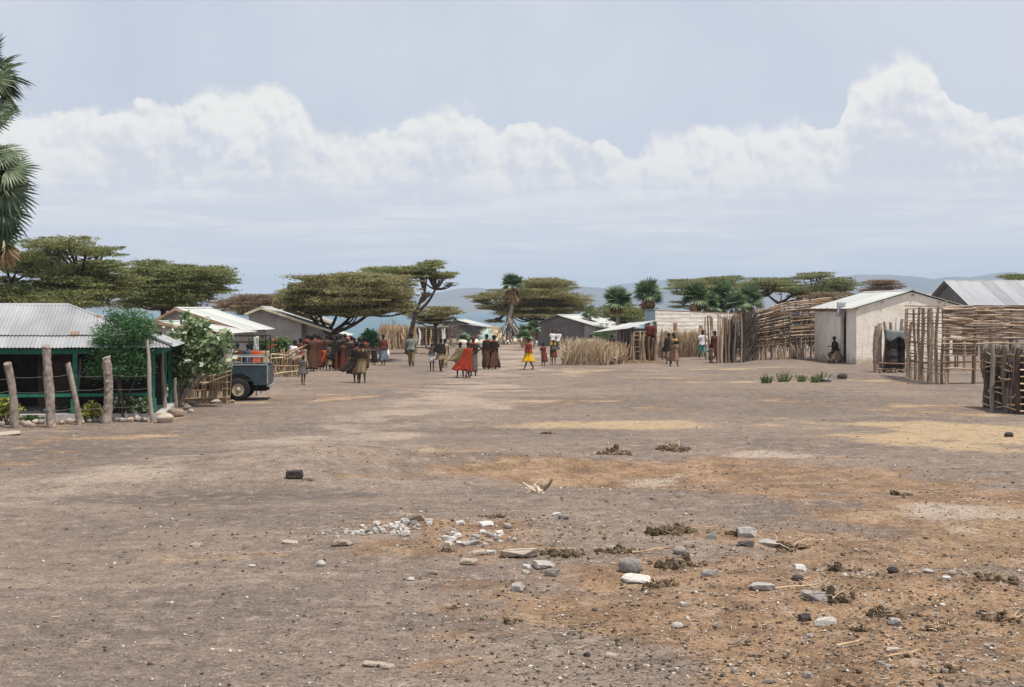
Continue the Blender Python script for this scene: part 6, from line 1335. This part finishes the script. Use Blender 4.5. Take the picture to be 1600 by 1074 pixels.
person(1053, 572.5, 1.72, 30, 'woman in brown top and pinkish skirt carrying a bowl by the stall', [('top', 'c_khaki', {'z1': .56}), ('skirt', 'c_pinkbrown', {'z1': .16, 'flare': .02}), ('bundle', 'c_dark', {'hand': 1, 'r': .17, 'tall': .6, 'name': 'bowl', 'label': 'dark bowl carried by the woman in pinkish skirt', 'off': (-.05, -.02, .02)}), ('bundle', 'c_yellow', {'hand': 1, 'r': .07, 'tall': .8, 'name': 'fruit', 'label': 'yellow fruit heaped in the dark bowl by the stall', 'off': (-.1, -.05, .12)})], ('down', 'hold'), wide)
person(1045, 569, 1.66, 200, 'figure in dark khaki wrap half behind the woman with the bowl', [('robe', 'c_khaki', {'z1': .18}), ('cape', 'c_dark', {'stream': .05, 'z1': .4})], ('hold', 'down'))
person(1098, 562, 1.74, 10, 'person in white shirt and turquoise trousers by the slim poles', [('top', 'c_white', {'z1': .5}), ('sleeves', 'c_white'), ('trousers', 'c_turq', {'short': 1})], ('down', 'down'), wk)
person(1117, 567.5, 1.72, 40, 'figure in dark red cloak standing against the pole palisade', [('robe', 'c_redbrown', {'z1': .2, 'flare': .02}), ('cape', 'c_red', {'stream': .04, 'z1': .3, 'arc': (-.5, 2.4)})], ('hold', 'down'), Y=76.3)
person(1111.5, 568.5, 1.0, 300, 'child in pale pink wrap crouching before the dark red cloak', [('robe', 'c_pinkbrown', {'z1': .3}), ('cape', 'c_white', {'stream': .05, 'z1': .42, 'arc': (.3, 2.6)})], ('fwd', 'hold'), ((40, 60), (25, 40)), lean=15, Y=75.5)
person(972.5, 566, 1.2, 100, 'figure in dull pink sitting in the shade of the pole stall', [('robe', 'c_pink', {'z1': .2})], ('hold', 'hold'), ((60, 80), (60, 80)), Y=79.3)
person(981, 565, 1.25, 160, 'dark red clad figure inside the pole stall at its left', [('robe', 'c_red', {'z1': .2})], ('hold', 'hold'), ((60, 80), (60, 80)), Y=79.8)
person(1305.5, 570, 1.68, 290, 'person seated on the ground in tan hide at the dark doorway', [('robe', 'c_tan', {'z0': .72, 'z1': .12, 'flare': .09}), ('top', 'c_dark', {}), ('staff', 'c_dark', {'hand': 1, 'len': .7, 'label': 'staff held by the person seated at the dark doorway'})], ('fwd', 'down'), ((82, 82), (70, 84)), lean=6, Y=75.7)
so = thing('wooden_stool', 'low wooden stool under the person at the dark doorway', 'stool', on((1306.5 - 800) / F * 75.85, 75.85))
mb = MB(); mb.box((0, 0, .36), (.34, .3, .06)); part('seat', mb, M['timber'], so)
for x_ in (-.13, .13):
    for y_ in (-.1, .1): mb = MB(); mb.tube([(x_, y_, -.02), (x_ * .9, y_ * .9, .335)], .025, 6); part('leg', mb, M['timber'], so)
person(401, 585, 1.6, 175, 'person in bright orange-red shirt behind the pickup bed', [('top', 'c_orange', {'z1': .45}), ('sleeves', 'c_orange'), ('skirt', 'c_dark', {})], Y=56)
person(388, 584, 1.55, 190, 'person in dark blue behind the pickup bed left of the orange shirt', [('robe', 'c_blue', {'z1': .2})], Y=57.5)
person(371, 584, 1.6, 180, 'person with rust-red top and white cloth behind the pickup shrub', [('top', 'c_redbrown', {}), ('skirt', 'c_white', {}), ('cape', 'c_white', {'stream': .02, 'z1': .6, 'arc': (-1.5, .5)})], Y=57)
person(427.5, 580, 1.58, 160, 'person with bright orange head and shoulder cloth behind the branch fence', [('robe', 'c_redbrown', {'z1': .2}), ('cape', 'c_orange', {'stream': .03, 'z1': .66})], Y=66, headcloth='c_orange')
person(414, 582, 1.5, 200, 'person in cream cloth just right of the orange shirt', [('robe', 'c_tan', {'z1': .2})], Y=58.5)
person(455.5, 588, 1.66, 120, 'person in white patterned shirt and dark blue trousers at the branch fence end', [('top', 'c_white', {'z1': .48}), ('sleeves', 'c_white'), ('trousers', 'c_blue')], ('out', 'fwd'), wk, lean=14)
person(469.5, 583, 1.6, 180, 'dark head in brown wrap left of the tall brown robe', [('robe', 'c_dark', {'z1': .15}), ('cape', 'c_redbrown', {'stream': .02, 'z1': .5})], Y=67)
person(475, 582, 1.3, 170, 'child in cream print beside the branch fence end and brown wrap', [('robe', 'c_tan', {'z1': .2}), ('cape', 'c_pink', {'stream': .02, 'z1': .6, 'arc': (.3, 2)})], Y=66)
person(923, 558, 1.5, 200, 'pale-clothed figure with red bag behind the dry stalk hedge', [('robe', 'c_white', {'z1': .2}), ('bundle', 'c_red', {'hand': 1, 'r': .12, 'label': 'red bag held by the pale-clothed figure behind the stalk hedge'})], ('down', 'hold'), Y=81)
person(956, 556, 1.45, 180, 'dark figure behind the right end of the stalk hedge', [('robe', 'c_dark', {'z1': .1})], Y=83.5)

def grow_bodies():
    bpy.context.view_layer.update(); dg = bpy.context.evaluated_depsgraph_get()
    made = [(o, x, bpy.data.meshes.new_from_object(o.evaluated_get(dg))) for o, x in BODIES]
    for o, x, me in made:
        n = len(me.vertices); v = [tuple(q.co) for q in me.vertices]; f = [tuple(p.vertices) for p in me.polygons]; mi = [0] * len(f) + x.m
        v += x.v; f += [tuple(i + n for i in q) for q in x.f]; m2 = bpy.data.meshes.new('body'); m2.from_pydata(v, [], f); m2.materials.append(M['skin']); m2.materials.append(M['eye'])
        m2.polygons.foreach_set('material_index', mi); m2.polygons.foreach_set('use_smooth', [True] * len(f)); o.modifiers.clear(); o.data = m2
grow_bodies()
# ------------------------------------------------------------------ stones, dung, litter
import bmesh
def stone_mesh(seed, kind_, mat):
    g = random.Random(seed); me = bpy.data.meshes.new('stone')
    if kind_ == 'round':
        ph = [g.uniform(0, 6.28) for _ in range(6)]
        def fn(p): return 1 + .10 * math.sin(2.5 * p.x + ph[0]) * math.cos(3 * p.y + ph[1]) + .05 * math.sin(6 * p.z + ph[2]) + .03 * math.sin(9 * p.x + 7 * p.y + ph[3])
        mb = MB(); mb.ellipsoid((0, 0, 0), (1, .85, 1), 18, 12, fn=fn); return mb.mesh('stone', mat, True)
    bm = bmesh.new(); pw = .55 if kind_ == 'angular' else .25
    for _ in range(26 if kind_ == 'angular' else 60):
        p = Vector((g.gauss(0, 1), g.gauss(0, 1), g.gauss(0, 1))).normalized(); p = Vector([math.copysign(abs(c) ** pw, c) for c in p]); p.y *= .8; bm.verts.new(p * g.uniform(.8, 1.02) / (1.25 if kind_ == 'angular' else 1))
    r = bmesh.ops.convex_hull(bm, input=bm.verts); bmesh.ops.delete(bm, geom=[v for v in bm.verts if not v.link_faces], context='VERTS')
    bmesh.ops.dissolve_limit(bm, angle_limit=.22, verts=bm.verts, edges=bm.edges)
    bmesh.ops.bevel(bm, geom=list(bm.edges), offset=.06, segments=2, affect='EDGES', profile=.6); bmesh.ops.triangulate(bm, faces=bm.faces)
    bmesh.ops.subdivide_edges(bm, edges=[e for e in bm.edges if e.calc_length() > .35], cuts=1)
    ex = [max(abs(v.co[a]) for v in bm.verts) for a in range(3)]
    for v in bm.verts: v.co = Vector((v.co[0] / ex[0], v.co[1] / ex[1] * .9, v.co[2] / ex[2])) * (1 + .05 * g.uniform(-1, 1))
    bm.to_mesh(me); bm.free(); me.materials.append(mat); return me
_ST = {}
def stone_data(i, kd):
    if (i, kd) not in _ST: _ST[(i, kd)] = stone_mesh(i * 7 + len(kd), kd, M['stone_tan'])
    return _ST[(i, kd)]
SEEN = {}
def stone(px, py, w, h, mat, label, kd='angular', group=None, name='stone', rz=None):
    c = G(px, py); k = c.y / F; o = link(name, stone_data(rnd.randrange(6), kd), None, c + Vector((0, 0, h * k * (.28 if kd == 'angular' else .36))), (rnd.uniform(-.15, .15), rnd.uniform(-.15, .15), rnd.uniform(0, 6.28) if rz is None else rz), (w * k / 2, w * k / 2 * rnd.uniform(.75, 1), h * k / 2))
    o.material_slots[0].link = 'OBJECT'; o.material_slots[0].material = M[mat]; return tag(o, label, 'stone', group)
BIG = [
 (985, 894, 38, 27, 'stone_grey', 'round grey boulder, the largest rounded stone in the foreground', 'round'),
 (999, 909, 52, 14, 'stone_white', 'flat pale slab lying right below the round boulder', 'angular'),
 (812, 869, 72, 20, 'stone_tan', 'large flat cream slab, biggest of the rubble', 'angular'),
 (648, 815, 34, 17, 'stone_tan', 'brown block on top of the white stone heap', 'angular'),
 (634, 838, 17, 15, 'stone_white', 'pointed white stone at the front of the white heap', 'angular'),
 (634, 820, 15, 13, 'stone_grey', 'grey stone under the brown block, left', 'angular'), (647, 821, 13, 10, 'stone_grey', 'grey stone under the brown block, right', 'angular'),
 (670, 817, 15, 11, 'stone_white', 'white stone right of the brown block', 'angular'), (718, 820, 20, 8, 'stone_white', 'flat white stone alone right of the heap', 'angular'),
 (760, 822, 24, 9, 'stone_white', 'long white stone above the cream slab', 'angular'), (793, 825, 14, 9, 'stone_grey', 'small grey stone upper right of the heap', 'round'),
 (535, 852, 40, 11, 'stone_tan', 'tan slab with dark shadowed left end', 'angular'), (502, 885, 14, 11, 'stone_white', 'single white pebble stone standing apart at left', 'round'),
 (736, 852, 34, 10, 'stone_grey', 'pale rubble slab above the tan wedge', 'angular'), (733, 881, 31, 13, 'stone_tan', 'grey-tan wedge below the rubble slabs', 'angular'),
 (748, 866, 26, 10, 'stone_tan', 'flat tan stone left of the cream slab', 'angular'), (769, 866, 18, 11, 'stone_white', 'small pale block touching the cream slab', 'angular'),
 (850, 886, 36, 12, 'stone_white', 'pale broken slab below the cream slab', 'angular'), (822, 887, 14, 8, 'stone_white', 'small pale chip left of the broken slab', 'angular'),
 (864, 899, 26, 13, 'stone_grey', 'grey wedge stone under the broken slab', 'angular'), (809, 923, 24, 16, 'stone_grey', 'grey stone with dark left side in open dirt', 'angular'),
 (822, 897, 13, 7, 'stone_white', 'pale chip lower left of the grey wedge', 'angular'), (677, 897, 20, 9, 'stone_tan', 'small tan stone in open dirt under the heap', 'angular'),
 (642, 907, 12, 6, 'stone_white', 'tiny pale stone under the tan one in open dirt', 'round'), (1061, 866, 20, 15, 'stone_grey', 'grey round stone right of the straw stalk', 'round'),
 (1166, 839, 33, 20, 'stone_grey', 'squared grey stone at upper right of rubble', 'angular'), (1164, 853, 28, 11, 'stone_dark', 'dark stone under the squared grey stone', 'angular'),
 (1202, 851, 34, 9, 'stone_grey', 'flat grey slab right of the squared stone', 'angular'), (1111, 842, 20, 12, 'stone_grey', 'small grey stone left of the squared stone', 'angular'),
 (1110, 900, 30, 12, 'stone_grey', 'tilted grey flake in the brown dirt', 'angular'), (1250, 893, 20, 14, 'stone_white', 'pale stone above a dark one, right foreground', 'angular'),
 (1246, 907, 24, 11, 'stone_dark', 'dark stone under the pale one, right foreground', 'angular'), (1289, 976, 38, 15, 'stone_white', 'broad white stone in the right foreground', 'angular'),
 (1258, 970, 22, 15, 'stone_dark', 'dark stone touching the broad white stone', 'angular'), (1398, 975, 28, 12, 'stone_grey', 'grey stone below the dung heap at right', 'angular'),
 (1120, 980, 18, 12, 'stone_tan', 'tan angular stone near the lower centre right', 'angular'), (1058, 981, 18, 10, 'stone_white', 'rounded pale stone near the lower centre', 'round'),
 (954, 1029, 20, 11, 'stone_tan', 'egg-shaped tan stone near the bottom', 'round'), (917, 1026, 11, 8, 'stone_dark', 'small black stone left of the egg-shaped one', 'round'),
 (586, 1040, 46, 9, 'stone_tan', 'pale flat flake near the bottom centre-left', 'angular'), (607, 1045, 22, 9, 'stone_tan', 'small pale flake overlapping the flat one', 'angular'),
 (1394, 1019, 24, 10, 'stone_tan', 'tan flat stone low at right', 'angular'), (1200, 1068, 20, 12, 'stone_grey', 'grey stone at the bottom edge right', 'angular'),
 (1262, 1058, 18, 11, 'stone_grey', 'pair-mate grey stone near the bottom right', 'angular'), (1480, 905, 16, 8, 'stone_white', 'small pale stone far right foreground', 'angular'),
 (460, 747, 52, 17, 'stone_dark', 'black porous block on the low mound', 'block'), (482, 750, 22, 7, 'stone_tan', 'small tan stone beside the black porous block', 'angular'),
 (1576, 683, 14, 9, 'stone_dark', 'dark stone on yellow sand at far right', 'round'), (1395, 896, 18, 13, 'stone_dark', 'blue-black stone in right foreground dirt', 'round'),
 (880, 811, 18, 9, 'stone_grey', 'grey stone at the top edge of the rubble', 'angular'), (869, 807, 14, 8, 'stone_white', 'pale stone leaning at the top edge of the rubble', 'angular'),
 (957, 862, 16, 12, 'stone_grey', 'grey stone left of the round boulder', 'round'), (305, 853, 22, 6, 'stone_tan', 'small tan flake alone at left', 'angular'), (394, 886, 12, 5, 'stone_white', 'tiny white chip alone at left', 'round'),
 (456, 849, 30, 6, 'stone_tan', 'thin tan sliver left of the dark-ended slab', 'angular'), (1316, 592, 16, 10, 'stone_dark', 'dark lump stone at the right end of the tufts', 'round'), (1291, 597, 16, 9, 'stone_grey', 'grey stone under the rightmost tuft', 'round'),
 (1450, 895, 18, 7, 'stone_white', 'pale pebble above the right dung clump', 'round'), (1488, 898, 14, 9, 'stone_tan', 'tan pebble far right above the dung clump', 'round'), (1190, 920, 40, 12, 'stone_grey', 'half-buried pale grey stone left of the dung heap', 'angular'),
 (1270, 935, 50, 18, 'stone_grey', 'broad flat grey stone under the straw-topped dung', 'angular'), (1070, 947, 18, 8, 'stone_white', 'white chip below the crumbly dung', 'angular'),
 (257, 660, 30, 17, 'stone_tan', 'large rounded boulder at the foot of the thin leaning pole', 'round'), (275, 651, 29, 15, 'stone_tan', 'second rounded boulder behind the first by the milkweed shrub', 'round'),
 (292, 641, 14, 10, 'stone_grey', 'small boulder right behind the two rounded boulders', 'round'), (301, 634, 15, 9, 'stone_tan', 'tan boulder at the left foot of the stick hedge', 'round'), (298, 645, 10, 7, 'stone_grey', 'smallest grey stone beside the rounded boulders', 'round'),
 (337, 631, 16, 8, 'stone_grey', 'grey stone at the foot of the stick hedge', 'round'), (360, 630, 14, 6, 'stone_tan', 'flat stone left of the pickup wheel', 'angular'), (240, 648, 24, 11, 'stone_tan', 'rounded stone behind the thin leaning pole', 'round'),
 (215, 656, 22, 11, 'stone_tan', 'pale wedge stone under the white-flowered shrub', 'angular'), (42, 667, 14, 10, 'stone_tan', 'tan stone right of the first bark post', 'round'), (51, 668, 9, 8, 'stone_tan', 'smaller tan stone next in the border', 'round'),
 (8, 679, 56, 4, 'stone_tan', 'flat pale step stone at the left edge', 'angular'),
]
for b in BIG: stone(b[0], b[1], b[2], b[3], b[4], b[5], b[6], rz=.12 if b[6] == 'block' else rnd.choice((0, math.pi)) + rnd.uniform(-.3, .3))
ANCH = [(985, 880, 'round boulder'), (812, 860, 'cream slab'), (648, 808, 'brown block'), (1166, 832, 'squared grey stone'), (1300, 925, 'largest dung heap'), (1375, 955, 'dark brown dung heap'), (1289, 970, 'broad white stone'), (1060, 878, 'crumbly dark dung'),
        (1570, 965, 'blackish dung mass'), (954, 1025, 'egg-shaped stone'), (1120, 975, 'tan angular stone'), (1394, 1015, 'low tan flat stone'), (1240, 855, 'wide crumbled dung'), (733, 877, 'grey-tan wedge'), (718, 817, 'lone flat white stone'), (760, 818, 'long white stone'), (535, 848, 'dark-ended tan slab'),
        (1480, 1045, 'bottom right dung'), (1200, 1062, 'bottom edge grey stone'), (1110, 895, 'tilted grey flake'), (1250, 890, 'pale and dark stone pair'), (864, 892, 'grey wedge stone'), (1540, 902, 'brown dung litter'), (1395, 890, 'blue-black stone')]
CN = {'stone_white': 'white', 'stone_grey': 'grey', 'stone_dark': 'blackish', 'stone_tan': 'tan'}
def where(px, py):
    a = min(ANCH, key=lambda q: (q[0] - px) ** 2 + ((q[1] - py) * 2.2) ** 2); dx = px - a[0]; dy = py - a[1]; far = 'just ' if abs(dx) < 35 and abs(dy) < 18 else ''
    side = ('right of' if dx > 0 else 'left of') if abs(dx) > abs(dy) * 2.2 else ('in front of' if dy > 0 else 'behind')
    if abs(dx) > 20 and abs(dy) > 12 and abs(dx) < abs(dy) * 4: side = ('front right of' if dx > 0 else 'front left of') if dy > 0 else ('back right of' if dx > 0 else 'back left of')
    return far + side + ' the ' + a[2]
LOOSE = []
def loose(px, py, w, h, mat, group, noun):
    lb = ('tiny' if w < 7 else 'small' if w < 11 else 'medium') + ' ' + CN[mat] + ' ' + noun + ' ' + where(px, py); LOOSE.append((lb, px, stone(px, py, w, h, mat, lb, 'angular', group)))
def settle_labels():
    by = {}
    for lb, px, o in LOOSE: by.setdefault(lb, []).append((px, o))
    od = ('leftmost', 'second from left', 'third from left', 'fourth from left', 'fifth from left', 'sixth from left', 'seventh from left', 'eighth from left', 'ninth from left', 'tenth from left', 'eleventh from left', 'twelfth from left')
    for lb, q in by.items():
        if len(q) > 1:
            for i, (px, o) in enumerate(sorted(q, key=lambda a: a[0])): o['label'] = lb + ', ' + (od[i] if i < 12 else 'farther right')
# border stones along the garden: two uneven courses
POSTS = [(-40, 'left edge'), (25, 'first bark post'), (78, 'second bark post'), (125, 'leaning bark post'), (166, 'thick fourth bark post'), (240, 'thin leaning pole')]
def border(px, py, w, h, mat, row, grp):
    n = max([p for p in POSTS if p[0] <= px], key=lambda p: p[0]); k = SEEN.get((row, n[1]), 0); SEEN[(row, n[1])] = k + 1; od = ('first', 'second', 'third', 'fourth', 'fifth', 'sixth', 'seventh', 'eighth', 'ninth', 'tenth', 'eleventh', 'twelfth')[k % 12]
    stone(px, py, w, h, mat, od + ' ' + CN[mat] + ' border stone right of the ' + n[1] + ', ' + row + ' course', 'round', grp)
for i in range(22):
    px = 2 + i * 10.6 + rnd.uniform(-2, 2)
    if 20 < px < 34 or 72 < px < 88: continue
    border(px, 665 - .03 * px + rnd.uniform(-1.5, 1.5), rnd.uniform(8, 14), rnd.uniform(7, 10), rnd.choice(('stone_tan', 'stone_grey', 'stone_tan')), 'front', 'front course border stones')
for i in range(20):
    px = 30 + i * 9.8 + rnd.uniform(-2, 2); border(px, 657 - .03 * px + rnd.uniform(-1, 1), rnd.uniform(7, 11), rnd.uniform(6, 8), rnd.choice(('stone_tan', 'stone_grey', 'stone_tan')), 'back', 'back course border stones')
# white heap
for i in range(60):
    f = rnd.random() ** .8; px = 660 - 135 * f + rnd.gauss(0, 6); py = 829 - 4 * (1 - f) + 3 * f + rnd.gauss(0, 4); s = rnd.uniform(6, 16) * (1 - .45 * f)
    loose(px, py, s, s * rnd.uniform(.5, .8), 'stone_white', 'white stones in the chalky heap', 'heap stone')
for i in range(36):
    px = 735 + rnd.gauss(0, 36); py = 843 + rnd.gauss(0, 8); s = rnd.uniform(5, 16); loose(px, py, s, s * rnd.uniform(.4, .8), rnd.choice(('stone_white', 'stone_white', 'stone_grey')), 'pale chips beside the cream slab', 'chip')
for i in range(70):
    px = rnd.uniform(880, 1590); py = rnd.uniform(835, 1065)
    if px < 1000 and py > 960: continue
    s = rnd.uniform(5, 11) * (.7 + (py - 835) / 400); loose(px, py, s, s * rnd.uniform(.4, .75), rnd.choice(('stone_grey', 'stone_dark', 'stone_tan', 'stone_white')), 'loose stones in the brown dirt', 'loose stone')

settle_labels()
def clod(px, py, w, h, label, seed, mat='dung', n=70, straw=0):
    c = G(px, py); k = c.y / F; t = thing('dung_clump', label, 'dung', c, 0, None); g = random.Random(seed); mb = MB()
    n = int(n * g.uniform(.5, 1.5)); ang = g.uniform(-.5, .5); sx, sy = g.uniform(.20, .30), g.uniform(.10, .24); hum = [(g.gauss(0, .2), g.gauss(0, .15), g.uniform(.4, 1)) for _ in range(3)]
    for i in range(n):
        a, b = g.gauss(0, sx) * w * k, g.gauss(0, sy) * w * k; x = a * math.cos(ang) - b * math.sin(ang); y = a * math.sin(ang) + b * math.cos(ang); r = (.018 + .10 * g.random() ** 2.2) * w * k; ph = g.uniform(0, 6)
        z = h * k * g.uniform(.1, 1) * max(q[2] * math.exp(-((x / (w * k) - q[0]) ** 2 + (y / (w * k) - q[1]) ** 2) / .03) for q in hum)
        mb.ellipsoid((x, y, z * .9), (r, r * g.uniform(.45, 1), min(r, h * k * .5) * g.uniform(.5, 1.2)), 7, 5, fn=lambda p: 1 + .35 * math.sin(5 * p.x + ph) * math.cos(4 * p.y + ph) + g.uniform(-.25, .25))
    kind(part('clods', mb, M[mat], t), 'stuff')
    if straw: stalks_part(t, 'straw', 'straw_bits', [(g.gauss(0, .22) * w * k, g.gauss(0, .15) * w * k, g.uniform(0, .5) * h * k) for _ in range(straw)], .35 * w * k, .004, lean=1.6, seed=seed)
for i, a in enumerate(((1300, 935, 74, 30, 'largest dung heap topped with straw, right foreground', 40), (1375, 962, 58, 22, 'dark brown dung heap right below the largest one', 10), (1570, 972, 60, 28, 'blackish dung mass at the right edge', 10), (1060, 884, 62, 20, 'crumbly dark dung right of the round boulder', 5),
        (1030, 918, 66, 14, 'flat crumbled dung below the pale slab', 5), (955, 710, 50, 16, 'dung pile on bare ground in the middle distance', 14), (1050, 702, 60, 8, 'flat trampled dung right of the middle pile', 12), (800, 972, 34, 10, 'dark dung droppings at the lower centre', 0), (708, 951, 24, 8, 'small dark dropping left of the lower ones', 0),
        (1410, 774, 36, 9, 'flat dung cake on brown litter at right', 8), (1050, 832, 70, 14, 'dark dung strip along the top of the rubble', 10), (880, 866, 60, 12, 'reddish dung beside the cream slab', 10), (770, 808, 30, 8, 'dark dropping above the white heap', 0), (1240, 858, 80, 12, 'wide crumbled dung right of the squared stone', 16),
        (1310, 893, 56, 14, 'grey crumbled dung in right foreground', 6), (1345, 986, 40, 14, 'dark dung bits under the dark heap', 4), (1460, 985, 40, 10, 'small dung scatter low at right', 5), (700, 862, 30, 9, 'dark crumbs inside the white rubble', 0), (1480, 1050, 40, 14, 'dark dung at the bottom right', 3),
        (960, 862, 50, 12, 'brown dung left above the round boulder', 4), (1540, 905, 70, 10, 'brown dung litter at far right', 14), (858, 678, 26, 5, 'tiny dung patch on the grey ground', 2), (1150, 835, 40, 10, 'dung crumbs left of the squared stone', 4))): clod(*a[:5], 100 + i, straw=a[5])
def wood():
    c = G(838, 770); t = thing('weathered_stump', 'pale weathered root stump fragment on the brown litter', 'stump', c); k = c.y / F; mb = MB()
    for i in range(9): limb(mb, (rnd.uniform(-.12, .12), rnd.uniform(-.08, .08), -.03), (rnd.uniform(-.25, .15), rnd.uniform(-.15, .15), rnd.uniform(.05, .2)), .05, .015, 0, 5, .5)
    part('root_mass', mb, M['bone_wood'], t); mb = MB(); limb(mb, (.05, 0, .0), (.24, .05, .2), .05, .02, 0, 6, .3); part('broken_limb', mb, M['stick_grey'], t)
    for i, (px, py, dx, w, lb) in enumerate(((1017, 866, 60, .012, 'thick straw-coloured stalk right of the round boulder'), (1090, 830, 70, .007, 'thin straw stalk left of the squared stone'), (1255, 922, 90, .008, 'long reddish stalk on the largest dung heap'), (1330, 1012, 50, .010, 'pale split stick low at right'), (1410, 1030, 60, .008, 'long pale straw low at right'), (985, 882, 60, .006, 'thin stalk behind the pale slab'), (1155, 1010, 36, .012, 'curved dark twig low in the centre right'))):
        c = G(px, py); o = thing('dry_stalk', lb, 'stalk', c); L = dx * c.y / F; g = random.Random(i); stick(o, (-L / 2, -.05, w + .02), (L / 2, .08, w + .05), w, 'stick_tan' if i != 6 else 'stick_dark', 'stem'); stick(o, (L * .2, .02, w + .03), (L * .45, .02, w + .07), w * .6, 'stick_tan', 'stem_end')
wood()

def litter():
    g = np.random.default_rng(5)
    def scatter(n, ymin=10.2, ymax=60, wide=.40):
        Y = 1 / g.uniform(1 / ymax, 1 / ymin, n); x = g.uniform(-wide, wide, n) * Y; return x, Y
    def rich(x, y):   # dirt that carries more litter
        return np.clip(1.3 * blob(x, y, 4.3, 24.5, 3.6, 3.4) + 1.2 * blob(x, y, .2, 26.2, 1.9, 1.5) + 1.4 * blob(x, y, 4.2, 15, 3.4, 3.4) + blob(x, y, -.4, 18, 2.4, 1.5) + .9 * blob(x, y, 8, 19, 3, 5) + .8 * blob(x, y, 2, 12.5, 2.5, 2), 0, 1)
    oct_ = np.array([(1, 0, 0), (0, 1, 0), (-1, 0, 0), (0, -1, 0), (0, 0, 1), (0, 0, -1)], float); fc = np.array([(0, 1, 4), (1, 2, 4), (2, 3, 4), (3, 0, 4), (1, 0, 5), (2, 1, 5), (3, 2, 5), (0, 3, 5)])
    def pebbles(name, n, smin, smax, mat, bias):
        x, y = scatter(n); keep = g.random(n) < bias + (1 - bias) * rich(x, y); x, y = x[keep], y[keep]; m = len(x); z = gz(x, y)
        s = smin * (smax / smin) ** (g.random(m) ** 2.2) * (1 + .012 * y); v = oct_[None] * (s[:, None] * g.uniform(.6, 1.3, (m, 3)) * np.array([1, 1, .6]))[:, None, :]; v = v + g.normal(0, .22, v.shape) * s[:, None, None]
        v = v + np.stack([x, y, z + s * .2], -1)[:, None]; f = fc[None] + (np.arange(m) * 6)[:, None, None]; kind(link(name, npmesh(name, v.reshape(-1, 3), f.reshape(-1, 3), M[mat])), 'stuff')
    M['litter'] = material('litter', [(.16, .11, .07), (.32, .235, .155), (.52, .42, .30)], 1.2, island=.8)
    M['gravel'] = material('gravel', [(.07, .06, .055), (.16, .135, .12), (.22, .185, .16), (.28, .24, .205), (.50, .46, .41)], .8, island=1.0, coord='World')
    M['gravel_dark'] = material('gravel_dark', [(.05, .043, .04), (.10, .085, .078), (.16, .135, .12)], .8, island=.9, coord='World')
    pebbles('gravel', 30000, .003, .022, 'gravel', .16); pebbles('dark_gravel', 8000, .003, .02, 'gravel_dark', .2)
    # straw and chips
    n = 17000; x, y = scatter(n, ymax=45); keep = g.random(n) < .03 + .97 * rich(x, y) * (g.random(n) < .8); x, y = x[keep], y[keep]; m = len(x); z = gz(x, y) + .008
    L = .012 + .06 * g.random(m) ** 2 * (1 + .01 * y); w = g.uniform(.0025, .006, m) * (1 + .012 * y); a = g.uniform(0, 6.28, m); d = np.stack([np.cos(a), np.sin(a), g.normal(0, .18, m)], -1); s = np.stack([-np.sin(a), np.cos(a), np.zeros(m)], -1); c = np.stack([x, y, z], -1)
    up = np.array([0, 0, 1.0]) * w[:, None] * .8
    A = c - d * L[:, None] / 2; B = c + d * L[:, None] / 2; v = np.stack([A - s * w[:, None], A + s * w[:, None], A + up, B - s * w[:, None], B + s * w[:, None], B + up], 1); q = np.array([(0, 3, 5, 2), (1, 2, 5, 4), (0, 1, 4, 3)])
    kind(link('straw_litter', npmesh('straw_litter', v.reshape(-1, 3), (q[None] + (np.arange(m) * 6)[:, None, None]).reshape(-1, 4), M['litter'])), 'stuff')
    # crumbled dung lumps
    def lumps(n):
        x, y = scatter(n, ymax=40); keep = g.random(n) < .03 + .5 * rich(x, y) * (fbm(x, y, .8, 3) > .08) + .9 * np.clip(blob(x, y, 2.3, 17.9, 4.2, 1.1) + blob(x, y, 4.6, 14.6, 2.6, 1.6), 0, 1) * (fbm(x, y, .7, 3) > -.05); x, y = x[keep], y[keep]; m = len(x); z = gz(x, y); s = .005 * 4.5 ** (g.random(m) ** 1.9)
        v = oct_[None] * (s[:, None] * g.uniform(.6, 1.4, (m, 3)) * np.array([1.2, 1.2, .8]))[:, None, :] + g.normal(0, .25, (m, 6, 3)) * s[:, None, None] + np.stack([x, y, z + s * .3], -1)[:, None]
        kind(link('dung_crumbs', npmesh('dung_crumbs', v.reshape(-1, 3), (fc[None] + (np.arange(m) * 6)[:, None, None]).reshape(-1, 3), M['dung'])), 'stuff')
    lumps(24000)
litter()
